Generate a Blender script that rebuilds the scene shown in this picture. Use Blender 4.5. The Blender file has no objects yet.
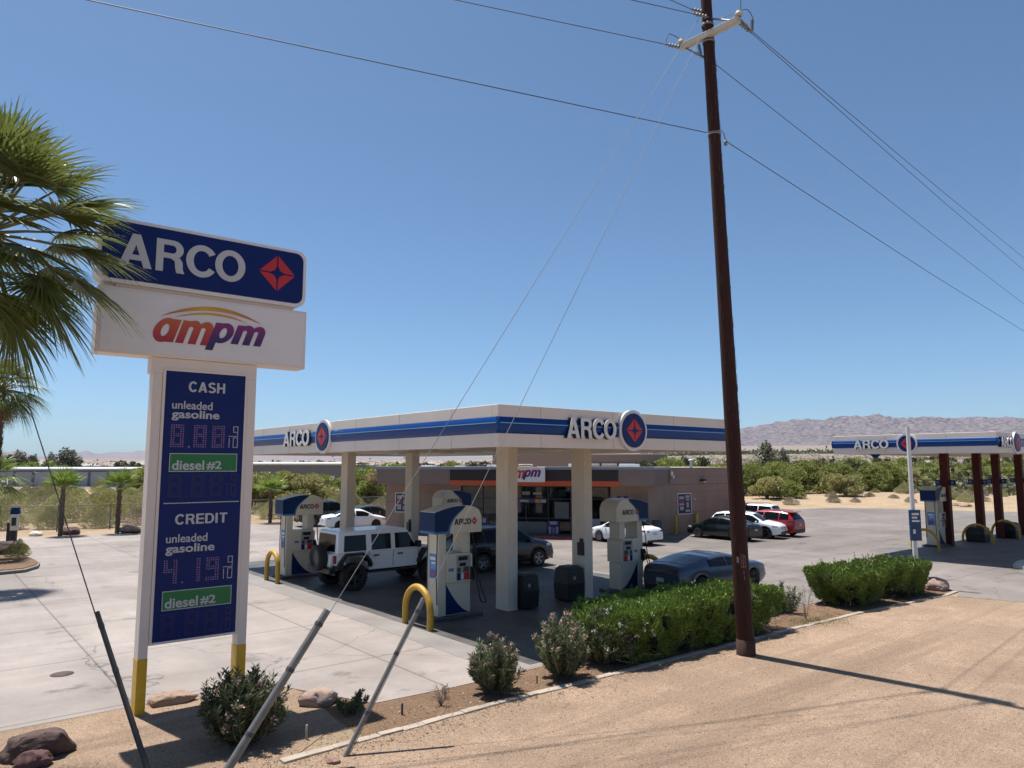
import bpy, bmesh, math, random
import numpy as np
from mathutils import Matrix, Vector, noise

random.seed(7)
RNG = np.random.default_rng(7)
SC = bpy.context.scene
COL = SC.collection
PI = math.pi
rad = math.radians

# ------------------------------------------------------------------ camera model used to survey the site
FPX, CX, CY, YH = 720.0, 512.0, 384.0, 465.0
CAM_H = 4.0
PITCH = math.atan((YH - CY) / FPX)
_c, _s = math.cos(PITCH), math.sin(PITCH)


def ray(x, y):
    u = (x - CX) / FPX
    v = -(y - CY) / FPX
    return (u, _c - v * _s, _s + v * _c)


def G(x, y, z=0.0):
    """ground point surveyed from the photograph"""
    d = ray(x, y)
    k = (z - CAM_H) / d[2]
    return Vector((d[0] * k, d[1] * k, z))


def AT(x, y, Y):
    """point at distance Y in front of the camera"""
    d = ray(x, y)
    k = Y / d[1]
    return Vector((d[0] * k, Y, CAM_H + d[2] * k))


def PROJ(p):
    """pixel of a world point (survey check)"""
    z = p[2] - CAM_H
    zc = p[1] * _c + z * _s
    return (CX + FPX * p[0] / zc, CY - FPX * (-p[1] * _s + z * _c) / zc)


def PLANE_AT(x, y, P0, d2):
    """point on the vertical plane through P0 along the horizontal direction d2"""
    r = ray(x, y)
    det = r[0] * -d2[1] + d2[0] * r[1]
    k = (P0[0] * -d2[1] + d2[0] * P0[1]) / det
    return Vector((r[0] * k, r[1] * k, CAM_H + r[2] * k))


# ------------------------------------------------------------------ materials
MATS = {}


def _nt(m):
    m.use_nodes = True
    nt = m.node_tree
    return nt, nt.nodes, nt.links


def mat(name, col, rough=0.6, metal=0.0, var=0.0, scale=4.0, bump=0.0, bscale=30.0, spec=0.5, coat=0.0,
        col2=None, detail=6.0, stretch=None, bdist=0.02):
    """Principled material, colour varied by object-space noise, optional bump"""
    if name in MATS:
        return MATS[name]
    m = bpy.data.materials.new(name)
    nt, N, L = _nt(m)
    b = N['Principled BSDF']
    b.inputs['Roughness'].default_value = rough
    b.inputs['Metallic'].default_value = metal
    b.inputs['Specular IOR Level'].default_value = spec
    b.inputs['Coat Weight'].default_value = coat
    b.inputs['Base Color'].default_value = (*col, 1)
    if var > 0 or col2 is not None or bump > 0:
        tc = N.new('ShaderNodeTexCoord')
        src = tc.outputs['Object']
        if stretch:
            mp = N.new('ShaderNodeMapping')
            mp.inputs['Scale'].default_value = stretch
            L.new(src, mp.inputs['Vector'])
            src = mp.outputs['Vector']
    if var > 0 or col2 is not None:
        nz = N.new('ShaderNodeTexNoise')
        nz.inputs['Scale'].default_value = scale
        nz.inputs['Detail'].default_value = detail
        nz.inputs['Roughness'].default_value = 0.65
        L.new(src, nz.inputs['Vector'])
        rp = N.new('ShaderNodeValToRGB')
        rp.color_ramp.elements[0].position = 0.3
        rp.color_ramp.elements[1].position = 0.7
        if col2 is None:
            c0 = tuple(max(0, c * (1 - var)) for c in col)
            c1 = tuple(min(1, c * (1 + var)) for c in col)
        else:
            c0, c1 = col2, col
        rp.color_ramp.elements[0].color = (*c0, 1)
        rp.color_ramp.elements[1].color = (*c1, 1)
        L.new(nz.outputs['Fac'], rp.inputs['Fac'])
        L.new(rp.outputs['Color'], b.inputs['Base Color'])
    if bump > 0:
        n2 = N.new('ShaderNodeTexNoise')
        n2.inputs['Scale'].default_value = bscale
        n2.inputs['Detail'].default_value = 5
        L.new(src, n2.inputs['Vector'])
        bp = N.new('ShaderNodeBump')
        bp.inputs['Strength'].default_value = bump
        bp.inputs['Distance'].default_value = bdist
        L.new(n2.outputs['Fac'], bp.inputs['Height'])
        L.new(bp.outputs['Normal'], b.inputs['Normal'])
    MATS[name] = m
    return m


def leaf_mat(name, c_dark, c_light, trans=0.3, rough=0.5, spec=0.35):
    if name in MATS:
        return MATS[name]
    m = bpy.data.materials.new(name)
    nt, N, L = _nt(m)
    b = N['Principled BSDF']
    out = N['Material Output']
    g = N.new('ShaderNodeNewGeometry')
    rp = N.new('ShaderNodeValToRGB')
    rp.color_ramp.elements[0].color = (*c_dark, 1)
    rp.color_ramp.elements[1].color = (*c_light, 1)
    tc = N.new('ShaderNodeTexCoord')
    nz = N.new('ShaderNodeTexNoise')
    nz.inputs['Scale'].default_value = 1.3
    nz.inputs['Detail'].default_value = 3
    L.new(tc.outputs['Object'], nz.inputs['Vector'])
    mx = N.new('ShaderNodeMath')
    mx.operation = 'MULTIPLY_ADD'
    L.new(g.outputs['Random Per Island'], mx.inputs[0])
    mx.inputs[1].default_value = 0.6
    sb = N.new('ShaderNodeMath')
    sb.operation = 'MULTIPLY_ADD'
    L.new(nz.outputs['Fac'], sb.inputs[0])
    sb.inputs[1].default_value = 1.2
    sb.inputs[2].default_value = -0.4
    L.new(sb.outputs[0], mx.inputs[2])
    L.new(mx.outputs[0], rp.inputs['Fac'])
    oi = N.new('ShaderNodeObjectInfo')
    hs = N.new('ShaderNodeHueSaturation')
    mv = N.new('ShaderNodeMapRange')
    mv.inputs['To Min'].default_value = 0.8
    mv.inputs['To Max'].default_value = 1.2
    L.new(oi.outputs['Random'], mv.inputs['Value'])
    L.new(mv.outputs['Result'], hs.inputs['Value'])
    L.new(rp.outputs['Color'], hs.inputs['Color'])
    b.inputs['Roughness'].default_value = rough
    b.inputs['Specular IOR Level'].default_value = spec
    L.new(hs.outputs['Color'], b.inputs['Base Color'])
    tr = N.new('ShaderNodeBsdfTranslucent')
    L.new(hs.outputs['Color'], tr.inputs['Color'])
    ms = N.new('ShaderNodeMixShader')
    ms.inputs['Fac'].default_value = trans
    L.new(b.outputs['BSDF'], ms.inputs[1])
    L.new(tr.outputs['BSDF'], ms.inputs[2])
    L.new(ms.outputs['Shader'], out.inputs['Surface'])
    MATS[name] = m
    return m


def ramp_mat(name, axis, stops, rough=0.4, axis2=None, stops2=None):
    """printed colour gradient across a logo: colour runs along an object-space axis (real ink)"""
    m = bpy.data.materials.new(name)
    nt, N, L = _nt(m)
    b = N['Principled BSDF']
    b.inputs['Roughness'].default_value = rough
    tc = N.new('ShaderNodeTexCoord')
    sp = N.new('ShaderNodeSeparateXYZ')
    L.new(tc.outputs['Generated'], sp.inputs[0])
    rp = N.new('ShaderNodeValToRGB')
    els = rp.color_ramp.elements
    els[0].position, els[0].color = stops[0][0], (*stops[0][1], 1)
    els[1].position, els[1].color = stops[-1][0], (*stops[-1][1], 1)
    for p, c in stops[1:-1]:
        e = els.new(p)
        e.color = (*c, 1)
    L.new(sp.outputs[axis], rp.inputs['Fac'])
    L.new(rp.outputs['Color'], b.inputs['Base Color'])
    MATS[name] = m
    return m


# ------------------------------------------------------------------ mesh builder
class MB:
    def __init__(self):
        self.v, self.f, self.mi, self.sm = [], [], [], []
        self.M = Matrix.Identity(4)

    def add(self, verts, faces, mi=0, smooth=False):
        o = len(self.v)
        M = self.M
        flip = M.to_3x3().determinant() < 0
        for p in verts:
            self.v.append(tuple(M @ Vector(p)))
        for f in faces:
            f = [o + i for i in f]
            if flip:
                f = f[::-1]
            self.f.append(f)
            self.mi.append(mi)
            self.sm.append(smooth)
        return self

    def box(self, x0, x1, y0, y1, z0, z1, mi=0, taper=0.0):
        t = taper
        v = [(x0, y0, z0), (x1, y0, z0), (x1, y1, z0), (x0, y1, z0),
             (x0 + t, y0 + t, z1), (x1 - t, y0 + t, z1), (x1 - t, y1 - t, z1), (x0 + t, y1 - t, z1)]
        f = [(3, 2, 1, 0), (4, 5, 6, 7), (0, 1, 5, 4), (1, 2, 6, 5), (2, 3, 7, 6), (3, 0, 4, 7)]
        return self.add(v, f, mi)

    def prism_xz(self, poly, y0, y1, mi=0, smooth=False):
        """polygon in x,z (counter-clockwise seen from -y) pushed from y0 (front) to y1 (back)"""
        n = len(poly)
        v = [(p[0], y0, p[1]) for p in poly] + [(p[0], y1, p[1]) for p in poly]
        f = [list(range(n)), list(range(2 * n - 1, n - 1, -1))]
        self.add(v, f, mi)
        self.add(v, [(i, n + i, n + (i + 1) % n, (i + 1) % n) for i in range(n)], mi, smooth)
        return self

    def prism_xy(self, poly, z0, z1, mi=0):
        n = len(poly)
        v = [(p[0], p[1], z0) for p in poly] + [(p[0], p[1], z1) for p in poly]
        f = [list(range(n - 1, -1, -1)), list(range(n, 2 * n))]
        f += [(i, (i + 1) % n, n + (i + 1) % n, n + i) for i in range(n)]
        return self.add(v, f, mi)

    def tube(self, pts, r, seg=8, mi=0, cap=True):
        pts = [Vector(p) for p in pts]
        n = len(pts)
        rr = r if isinstance(r, (list, tuple)) else [r] * n
        v, f = [], []
        up = None
        for i in range(n):
            t = (pts[min(i + 1, n - 1)] - pts[max(i - 1, 0)]).normalized()
            if up is None:
                up = Vector((0, 0, 1)) if abs(t.z) < 0.9 else Vector((1, 0, 0))
            a = t.cross(up).normalized()
            b = a.cross(t).normalized()
            up = b
            for k in range(seg):
                th = 2 * PI * k / seg
                v.append(tuple(pts[i] + (a * math.cos(th) + b * math.sin(th)) * rr[i]))
        for i in range(n - 1):
            for k in range(seg):
                k2 = (k + 1) % seg
                f.append((i * seg + k, i * seg + k2, (i + 1) * seg + k2, (i + 1) * seg + k))
        self.add(v, f, mi, True)
        if cap:
            self.add(v, [list(range(seg - 1, -1, -1)), [(n - 1) * seg + k for k in range(seg)]], mi)
        return self

    def lathe(self, prof, seg=20, mi=0, axis='z', smooth=True):
        v, f = [], []
        n = len(prof)
        for r, h in prof:
            for k in range(seg):
                th = 2 * PI * k / seg
                a, b = r * math.cos(th), r * math.sin(th)
                v.append((a, b, h) if axis == 'z' else ((a, h, b) if axis == 'y' else (h, a, b)))
        for i in range(n - 1):
            for k in range(seg):
                k2 = (k + 1) % seg
                q = (i * seg + k, i * seg + k2, (i + 1) * seg + k2, (i + 1) * seg + k)
                f.append(q if axis != 'y' else q[::-1])
        self.add(v, f, mi, smooth)
        return self

    def disc(self, cx, cz, r, y0, y1, seg=40, mi=0, rx=None):
        rx = rx or r
        poly = [(cx + rx * math.cos(2 * PI * k / seg), cz + r * math.sin(2 * PI * k / seg)) for k in range(seg)]
        return self.prism_xz(poly, y0, y1, mi)

    def build(self, name, mats, parent=None, bevel=0.0, loc=None, rotz=None, smooth=None, segs=2, weld=False):
        me = bpy.data.meshes.new(name)
        me.from_pydata(self.v, [], self.f)
        if not isinstance(mats, (list, tuple)):
            mats = [mats]
        for m in mats:
            me.materials.append(m)
        me.polygons.foreach_set('material_index', self.mi)
        me.polygons.foreach_set('use_smooth', self.sm if smooth is None else [smooth] * len(self.f))
        me.update()
        if weld:
            bm = bmesh.new()
            bm.from_mesh(me)
            bmesh.ops.remove_doubles(bm, verts=bm.verts, dist=1e-4)
            bmesh.ops.recalc_face_normals(bm, faces=bm.faces)
            bm.to_mesh(me)
            bm.free()
        o = bpy.data.objects.new(name, me)
        COL.objects.link(o)
        if parent:
            o.parent = parent
        if loc is not None:
            o.location = loc
        if rotz is not None:
            o.rotation_euler = (0, 0, rotz)
        if bevel > 0:
            md = o.modifiers.new('bevel', 'BEVEL')
            md.width = bevel
            md.segments = segs
            md.limit_method = 'ANGLE'
            md.angle_limit = rad(35)
        return o


def tag(o, label, cat, group=None):
    o['label'] = label
    o['category'] = cat
    if group:
        o['group'] = group
    return o


def structure(o, kind='structure'):
    o['kind'] = kind
    return o


def thing(name, label, cat, loc=(0, 0, 0), rotz=0.0, group=None, scale=1.0):
    o = bpy.data.objects.new(name, None)
    o.empty_display_size = 0.3
    COL.objects.link(o)
    o.location = loc
    o.rotation_euler = (0, 0, rotz)
    o.scale = (scale, scale, scale)
    return tag(o, label, cat, group)


def dup(root, loc, rotz, label, group=None, scale=None):
    r = root.copy()
    COL.objects.link(r)
    r.location = loc
    r.rotation_euler = (0, 0, rotz)
    if scale is not None:
        r.scale = scale if isinstance(scale, tuple) else (scale,) * 3
    r['label'] = label
    if group:
        r['group'] = group
    for ch in list(root.children):
        c = ch.copy()
        COL.objects.link(c)
        c.parent = r
        for g in list(ch.children):
            d = g.copy()
            COL.objects.link(d)
            d.parent = c
    return r


def arr_mesh(name, verts, faces, m, parent=None, loc=None, smooth=False):
    """numpy quads/tris -> object"""
    me = bpy.data.meshes.new(name)
    nv, nf, k = len(verts), len(faces), faces.shape[1]
    me.vertices.add(nv)
    me.vertices.foreach_set('co', np.asarray(verts, dtype=np.float32).ravel())
    me.loops.add(nf * k)
    me.loops.foreach_set('vertex_index', np.asarray(faces, dtype=np.int32).ravel())
    me.polygons.add(nf)
    me.polygons.foreach_set('loop_start', np.arange(0, nf * k, k, dtype=np.int32))
    me.polygons.foreach_set('loop_total', np.full(nf, k, dtype=np.int32))
    if smooth:
        me.polygons.foreach_set('use_smooth', np.ones(nf, dtype=bool))
    for mm in (m if isinstance(m, (list, tuple)) else [m]):
        me.materials.append(mm)
    me.update(calc_edges=True)
    me.validate()
    o = bpy.data.objects.new(name, me)
    COL.objects.link(o)
    if parent:
        o.parent = parent
    if loc is not None:
        o.location = loc
    return o


def text_geo(body, w=None, h=None, bold=0.0, shear=0.0, depth=0.01):
    """lettering: verts in x (right), z (up), front at y=0, back at y=depth; scaled to fit w x h"""
    cu = bpy.data.curves.new('lettering', 'FONT')
    cu.body = body
    cu.size = 1.0
    cu.offset = bold
    cu.shear = shear
    cu.resolution_u = 4
    cu.extrude = 0.5
    cu.fill_mode = 'BOTH'
    ob = bpy.data.objects.new('lettering', cu)
    COL.objects.link(ob)
    dg = bpy.context.evaluated_depsgraph_get()
    me = bpy.data.meshes.new_from_object(ob.evaluated_get(dg))
    V = np.array([v.co[:] for v in me.vertices])
    F = [tuple(p.vertices) for p in me.polygons]
    bpy.data.objects.remove(ob)
    bpy.data.curves.remove(cu)
    bpy.data.meshes.remove(me)
    x0, x1 = V[:, 0].min(), V[:, 0].max()
    y0, y1 = V[:, 1].min(), V[:, 1].max()
    sx = w / (x1 - x0) if w else None
    sy = h / (y1 - y0) if h else None
    sx = sx or sy
    sy = sy or sx
    out = np.zeros_like(V)
    out[:, 0] = (V[:, 0] - x0) * sx
    out[:, 2] = (V[:, 1] - y0) * sy
    out[:, 1] = np.where(V[:, 2] > 0, 0.0, depth)
    return [tuple(p) for p in out], F


def put_text(mb, body, x, z, w, h, y, depth=0.012, bold=0.03, shear=0.0, mi=0):
    v, f = text_geo(body, w, h, bold, shear, depth)
    mb.add([(p[0] + x, p[1] + y - depth, p[2] + z) for p in v], f, mi)
    return mb


def arco(mb, x, z, w, h, y, depth=.012, mi=0):
    """bold grotesque capitals A R C O drawn as outlines, fitted into w x h; front face at y - depth"""
    sx, sz = w / 3.53, h / 1.0
    k = [0]

    def poly(pts):
        k[0] += 1
        e = .0003 * k[0]
        area = sum(a[0] * b[1] - b[0] * a[1] for a, b in zip(pts, pts[1:] + pts[:1]))
        if area < 0:
            pts = pts[::-1]
        mb.prism_xz([(x + p[0] * sx, z + p[1] * sz) for p in pts], y - depth - e, y + e * .1, mi)

    def band(outer, inner):
        k[0] += 1
        e = .0003 * k[0]
        n = len(outer)
        f0, b0 = y - depth - e, y
        T = lambda p, yy: (x + p[0] * sx, yy, z + p[1] * sz)
        v = [T(p, f0) for p in outer] + [T(p, f0) for p in inner] + [T(p, b0) for p in outer] + [T(p, b0) for p in inner]
        f = []
        for i in range(n - 1):
            f.append((n + i, n + i + 1, i + 1, i))
            f.append((i, i + 1, 2 * n + i + 1, 2 * n + i))
            f.append((3 * n + i, 3 * n + i + 1, n + i + 1, n + i))
        f += [(0, 2 * n, 3 * n, n), (n - 1, 2 * n - 1, 4 * n - 1, 3 * n - 1)]
        mb.add(v, f, mi)

    def ring(cx, a0, a1, n=40):
        A = [rad(a0 + (a1 - a0) * i / n) for i in range(n + 1)]
        band([(cx + .455 * math.cos(t), .5 + .515 * math.sin(t)) for t in A], [(cx + .245 * math.cos(t), .5 + .335 * math.sin(t)) for t in A])
    # A
    poly([(0, 0), (.215, 0), (.535, 1), (.325, 1)])
    poly([(.86, 0), (.645, 0), (.325, 1), (.535, 1)])
    poly([(.19, .205), (.67, .205), (.62, .365), (.24, .365)])
    # R
    o = .96
    poly([(o, 0), (o + .20, 0), (o + .20, 1), (o, 1)])
    A = [rad(90 - 180 * i / 14) for i in range(15)]
    band([(o + .2, 1)] + [(o + .46 + .285 * math.cos(t), .715 + .285 * math.sin(t)) for t in A] + [(o + .2, .43)],
         [(o + .2, .84)] + [(o + .45 + .095 * math.cos(t), .715 + .125 * math.sin(t)) for t in A] + [(o + .2, .59)])
    poly([(o + .40, .50), (o + .66, .46), (o + .73, .34), (o + .745, .12), (o + .79, 0), (o + .565, 0), (o + .535, .14), (o + .51, .36), (o + .40, .43)])
    # C, O
    ring(2.24, 34, 326)
    ring(3.075, 0, 360)
    return mb


def caps(mb, word, x, z, w, h, y, depth=.01, mi=0):
    """bold grotesque capitals from bars and bands, fitted into w x h"""
    adv = {'C': .90, 'A': .90, 'S': .86, 'H': .90, 'R': .88, 'E': .78, 'D': .90, 'I': .36, 'T': .76}
    tot = sum(adv[c] for c in word) - .10
    sx = w / tot
    k = [0]

    def T(px, pz, yy):
        return (x + px * sx, yy, z + pz * h)

    def band(outer, inner):
        k[0] += 1
        f0 = y - depth - .0003 * k[0]
        n = len(outer)
        v = [T(a, b, f0) for a, b in outer] + [T(a, b, f0) for a, b in inner] + [T(a, b, y) for a, b in outer] + [T(a, b, y) for a, b in inner]
        f = []
        for i in range(n - 1):
            f += [(n + i, n + i + 1, i + 1, i), (i, i + 1, 2 * n + i + 1, 2 * n + i), (3 * n + i, 3 * n + i + 1, n + i + 1, n + i)]
        mb.add(v, f, mi)

    def bar(x0, x1, z0, z1):
        band([(x1, z0), (x1, z1)], [(x0, z0), (x0, z1)])

    def arc(cx, cz, rx, rz, t, a0, a1, n=20):
        A = [rad(a0 + (a1 - a0) * i / n) for i in range(n + 1)]
        band([(cx + rx * math.cos(q), cz + rz * math.sin(q)) for q in A], [(cx + (rx - t) * math.cos(q), cz + (rz - t * .85) * math.sin(q)) for q in A])
    o = 0.0
    t = .20
    for c in word:
        if c == 'C':
            arc(o + .42, .5, .42, .52, .21, 38, 322, 30)
        elif c == 'A':
            band([(o + .215, 0), (o + .515, 1)], [(o, 0), (o + .31, 1)])
            band([(o + .83, 0), (o + .52, 1)], [(o + .615, 0), (o + .315, 1)])
            bar(o + .2, o + .63, .2, .36)
        elif c == 'S':
            arc(o + .38, .735, .345, .285, .20, 25, 270)
            arc(o + .38, .28, .37, .30, .20, 90, -155)
        elif c == 'H':
            bar(o, o + t, 0, 1); bar(o + .57, o + .57 + t, 0, 1); bar(o + t - .01, o + .58, .41, .59)
        elif c == 'R':
            bar(o, o + t, 0, 1); bar(o + t - .01, o + .46, .84, 1); bar(o + t - .01, o + .46, .42, .58)
            arc(o + .44, .71, .30, .29, .20, 90, -90)
            band([(o + .78, 0), (o + .62, .46)], [(o + .55, 0), (o + .38, .46)])
        elif c == 'E':
            bar(o, o + t, 0, 1)
            for a, b in ((0, .17), (.42, .58), (.83, 1)):
                bar(o + t - .01, o + .66, a, b)
        elif c == 'D':
            bar(o, o + t, 0, 1)
            arc(o + .36, .5, .44, .5, .20, 90, -90, 24)
            bar(o + t - .01, o + .37, .83, 1); bar(o + t - .01, o + .37, 0, .17)
        elif c == 'I':
            bar(o, o + t, 0, 1)
        elif c == 'T':
            bar(o, o + .68, .83, 1); bar(o + .24, o + .24 + t, 0, .84)
        o += adv[c]
    return mb


def ampm(mb, word, x, z, w, xh, y, depth=.01, shear=.26, mi=0):
    """heavy slanted lower case a, m, p; x-height xh, width w"""
    adv = {'a': .84, 'm': 1.20, 'p': .82}
    tot = sum(adv[c] for c in word) - .06
    sx = w / (tot + shear * .6)
    k = [0]

    def T(px, pz, yy):
        return (x + (px + shear * pz) * sx, yy, z + pz * xh)

    def band(outer, inner):
        k[0] += 1
        f0 = y - depth - .0003 * k[0]
        n = len(outer)
        v = [T(a, b, f0) for a, b in outer] + [T(a, b, f0) for a, b in inner] + [T(a, b, y) for a, b in outer] + [T(a, b, y) for a, b in inner]
        f = []
        for i in range(n - 1):
            f.append((n + i, n + i + 1, i + 1, i))
            f.append((i, i + 1, 2 * n + i + 1, 2 * n + i))
            f.append((3 * n + i, 3 * n + i + 1, n + i + 1, n + i))
        mb.add(v, f, mi)

    def bar(x0, x1, z0, z1):
        band([(x1, z0), (x1, z1)], [(x0, z0), (x0, z1)])

    def ell(cx, rx, rz, ix, iz, a0=0, a1=360, n=30):
        A = [rad(a0 + (a1 - a0) * i / n) for i in range(n + 1)]
        band([(cx + rx * math.cos(t), .5 + rz * math.sin(t)) for t in A], [(cx + ix * math.cos(t), .5 + iz * math.sin(t)) for t in A])
    o = 0.0
    for c in word:
        if c == 'a':
            ell(o + .36, .37, .53, .125, .27)
            bar(o + .50, o + .77, 0, 1.0)
        elif c == 'p':
            bar(o, o + .27, -.42, 1.0)
            ell(o + .40, .37, .53, .125, .27)
        else:
            bar(o, o + .27, 0, 1.0)
            for q in (.0, .43):
                A = [rad(180 - 180 * i / 16) for i in range(17)]
                band([(o + q + .41 + .29 * math.cos(t), .62 + .42 * math.sin(t)) for t in A], [(o + q + .35 + .09 * math.cos(t), .62 + .14 * math.sin(t)) for t in A])
                bar(o + q + .43, o + q + .70, 0, .63)
        o += adv[c]
    return mb


def emblem(mb, cx, cz, rx, rz, y0, y1, mi=0):
    """four red segments of the diamond emblem with a star shaped gap"""
    g = 0.035
    q = [(g, 1 - g), (g * 1.2, .38), (.15, .15), (.38, g * 1.2), (1 - g, g)]
    for sx, sz in ((1, 1), (-1, 1), (-1, -1), (1, -1)):
        p = [(cx + sx * a * rx, cz + sz * b * rz) for a, b in q]
        if sx * sz < 0:
            p = p[::-1]
        mb.prism_xz(p, y0, y1, mi)
    return mb


def rot_at(x, y, ang, z=0):
    return Matrix.Translation((x, y, z)) @ Matrix.Rotation(ang, 4, 'Z')


# ------------------------------------------------------------------ site axes
A0 = Vector((-0.12, 20.29, 0))
UR = Vector((0.7723, 0.6353, 0))
UL = Vector((-0.6353, 0.7723, 0))
TH = math.atan2(UR.y, UR.x)


def W(u, v, z=0.0):
    return A0 + UR * u + UL * v + Vector((0, 0, z))


# ------------------------------------------------------------------ colours
M_white = mat('white_paint', (.58, .57, .55), .45, var=.05, scale=1.5)
M_sign_white = mat('sign_white', (.66, .645, .63), .4, var=.04, scale=2)
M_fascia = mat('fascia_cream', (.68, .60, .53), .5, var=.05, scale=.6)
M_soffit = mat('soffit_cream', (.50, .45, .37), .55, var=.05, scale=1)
M_column = mat('column_cream', (.60, .53, .43), .55, var=.08, scale=1.2)
M_navy = mat('navy_panel', (.003, .015, .11), .45, var=.12, scale=3, spec=.2)
M_blue = mat('band_blue', (.002, .042, .19), .3, var=.1, scale=2, spec=.25)
M_blue_lt = mat('band_light_blue', (.22, .34, .52), .2)
M_disc_blue = mat('disc_blue', (.003, .022, .12), .35, spec=.2)
M_red = mat('emblem_red', (.45, .014, .014), .4)
M_letter = mat('letter_white', (.66, .65, .63), .4)
M_letter_gray = mat('letter_gray_white', (.45, .46, .47), .45)
M_green = mat('panel_green', (.003, .15, .035), .45)
M_yellow = mat('safety_yellow', (.43, .25, .022), .5, var=.15, scale=9, bump=.15, bscale=20)
M_yellow_old = mat('safety_yellow_worn', (.42, .25, .02), .5, var=.25, scale=12)
M_black = mat('black_plastic', (.007, .007, .008), .5, var=.2)
M_rubber = mat('rubber', (.014, .014, .015), .8, var=.2)
M_dark = mat('dark_gray', (.05, .05, .052), .6, var=.2)
M_steel = mat('galvanised_steel', (.20, .205, .21), .5, metal=.5, var=.12, scale=8)
M_pump = mat('pump_beige', (.55, .505, .40), .42, var=.05, scale=2)
M_pump_gray = mat('pump_gray', (.29, .28, .26), .5, var=.06, scale=4)
M_cyan = mat('pump_cyan', (.008, .12, .28), .35)
M_pump_blue = mat('pump_blue', (.003, .022, .085), .45, var=.08, spec=.15)
M_screen = mat('screen', (.015, .018, .022), .25, spec=.3)
M_glass = mat('dark_glass', (.004, .005, .006), .06, spec=.25)
M_glass_tint = mat('tinted_glass', (.02, .028, .034), .06, spec=.7)
M_chrome = mat('alloy', (.26, .26, .27), .38, metal=.8)
M_lamp_red = mat('lamp_red', (.13, .005, .006), .2, coat=.5)
M_lamp_clear = mat('lamp_clear', (.40, .41, .43), .12, coat=.6)
# ================================================================== camera, light, sky
cam_d = bpy.data.cameras.new('camera')
cam_d.sensor_width = 36.0
cam_d.lens = FPX / 1024.0 * 36.0
cam_d.clip_start = 0.1
cam_d.clip_end = 60000
cam = bpy.data.objects.new('camera', cam_d)
COL.objects.link(cam)
cam.location = (0, 0, CAM_H)
cam.rotation_euler = (PI / 2 + PITCH, 0, 0)
SC.camera = cam

SUN_EL = rad(72.0)
sdir = Vector((-0.77, 0.636, 0)).normalized()
to_sun = Vector((sdir.x * math.cos(SUN_EL), sdir.y * math.cos(SUN_EL), math.sin(SUN_EL)))
sun_d = bpy.data.lights.new('sun', 'SUN')
sun_d.energy = 5.0
sun_d.angle = rad(0.53)
sun_d.color = (1.0, 0.95, 0.88)
sun = bpy.data.objects.new('sun', sun_d)
COL.objects.link(sun)
sun.location = (0, 0, 60)
sun.rotation_euler = (-to_sun).to_track_quat('-Z', 'Y').to_euler()

wd = bpy.data.worlds.new('World')
SC.world = wd
wd.use_nodes = True
wn, wl = wd.node_tree.nodes, wd.node_tree.links
sky = wn.new('ShaderNodeTexSky')
sky.sky_type = 'NISHITA'
sky.sun_disc = False
sky.sun_elevation = SUN_EL
sky.sun_rotation = math.atan2(sdir.x, sdir.y)
sky.altitude = 300
sky.air_density = 0.7
sky.dust_density = 1.0
sky.ozone_density = 3.0
wb = wn.new('ShaderNodeMix')          # white balance of the sky light
wb.data_type = 'RGBA'
wb.blend_type = 'MULTIPLY'
wb.inputs['Factor'].default_value = 1.0
wb.inputs['B'].default_value = (.86, 1.075, 1.12, 1)
wl.new(sky.outputs[0], wb.inputs['A'])
wl.new(wb.outputs['Result'], wn['Background'].inputs['Color'])
wn['Background'].inputs['Strength'].default_value = 0.082
SC.view_settings.view_transform = 'Standard'
SC.view_settings.look = 'None'
SC.view_settings.exposure = 0.64
SC.view_settings.gamma = 1.0
SC.view_settings.use_curve_mapping = False
SC.render.engine = 'CYCLES'
SC.cycles.max_bounces = 6
SC.cycles.transparent_max_bounces = 12
SC.cycles.use_adaptive_sampling = True
SC.cycles.adaptive_threshold = 0.02
SC.cycles.use_denoising = True
SC.cycles.sample_clamp_indirect = 6.0


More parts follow.
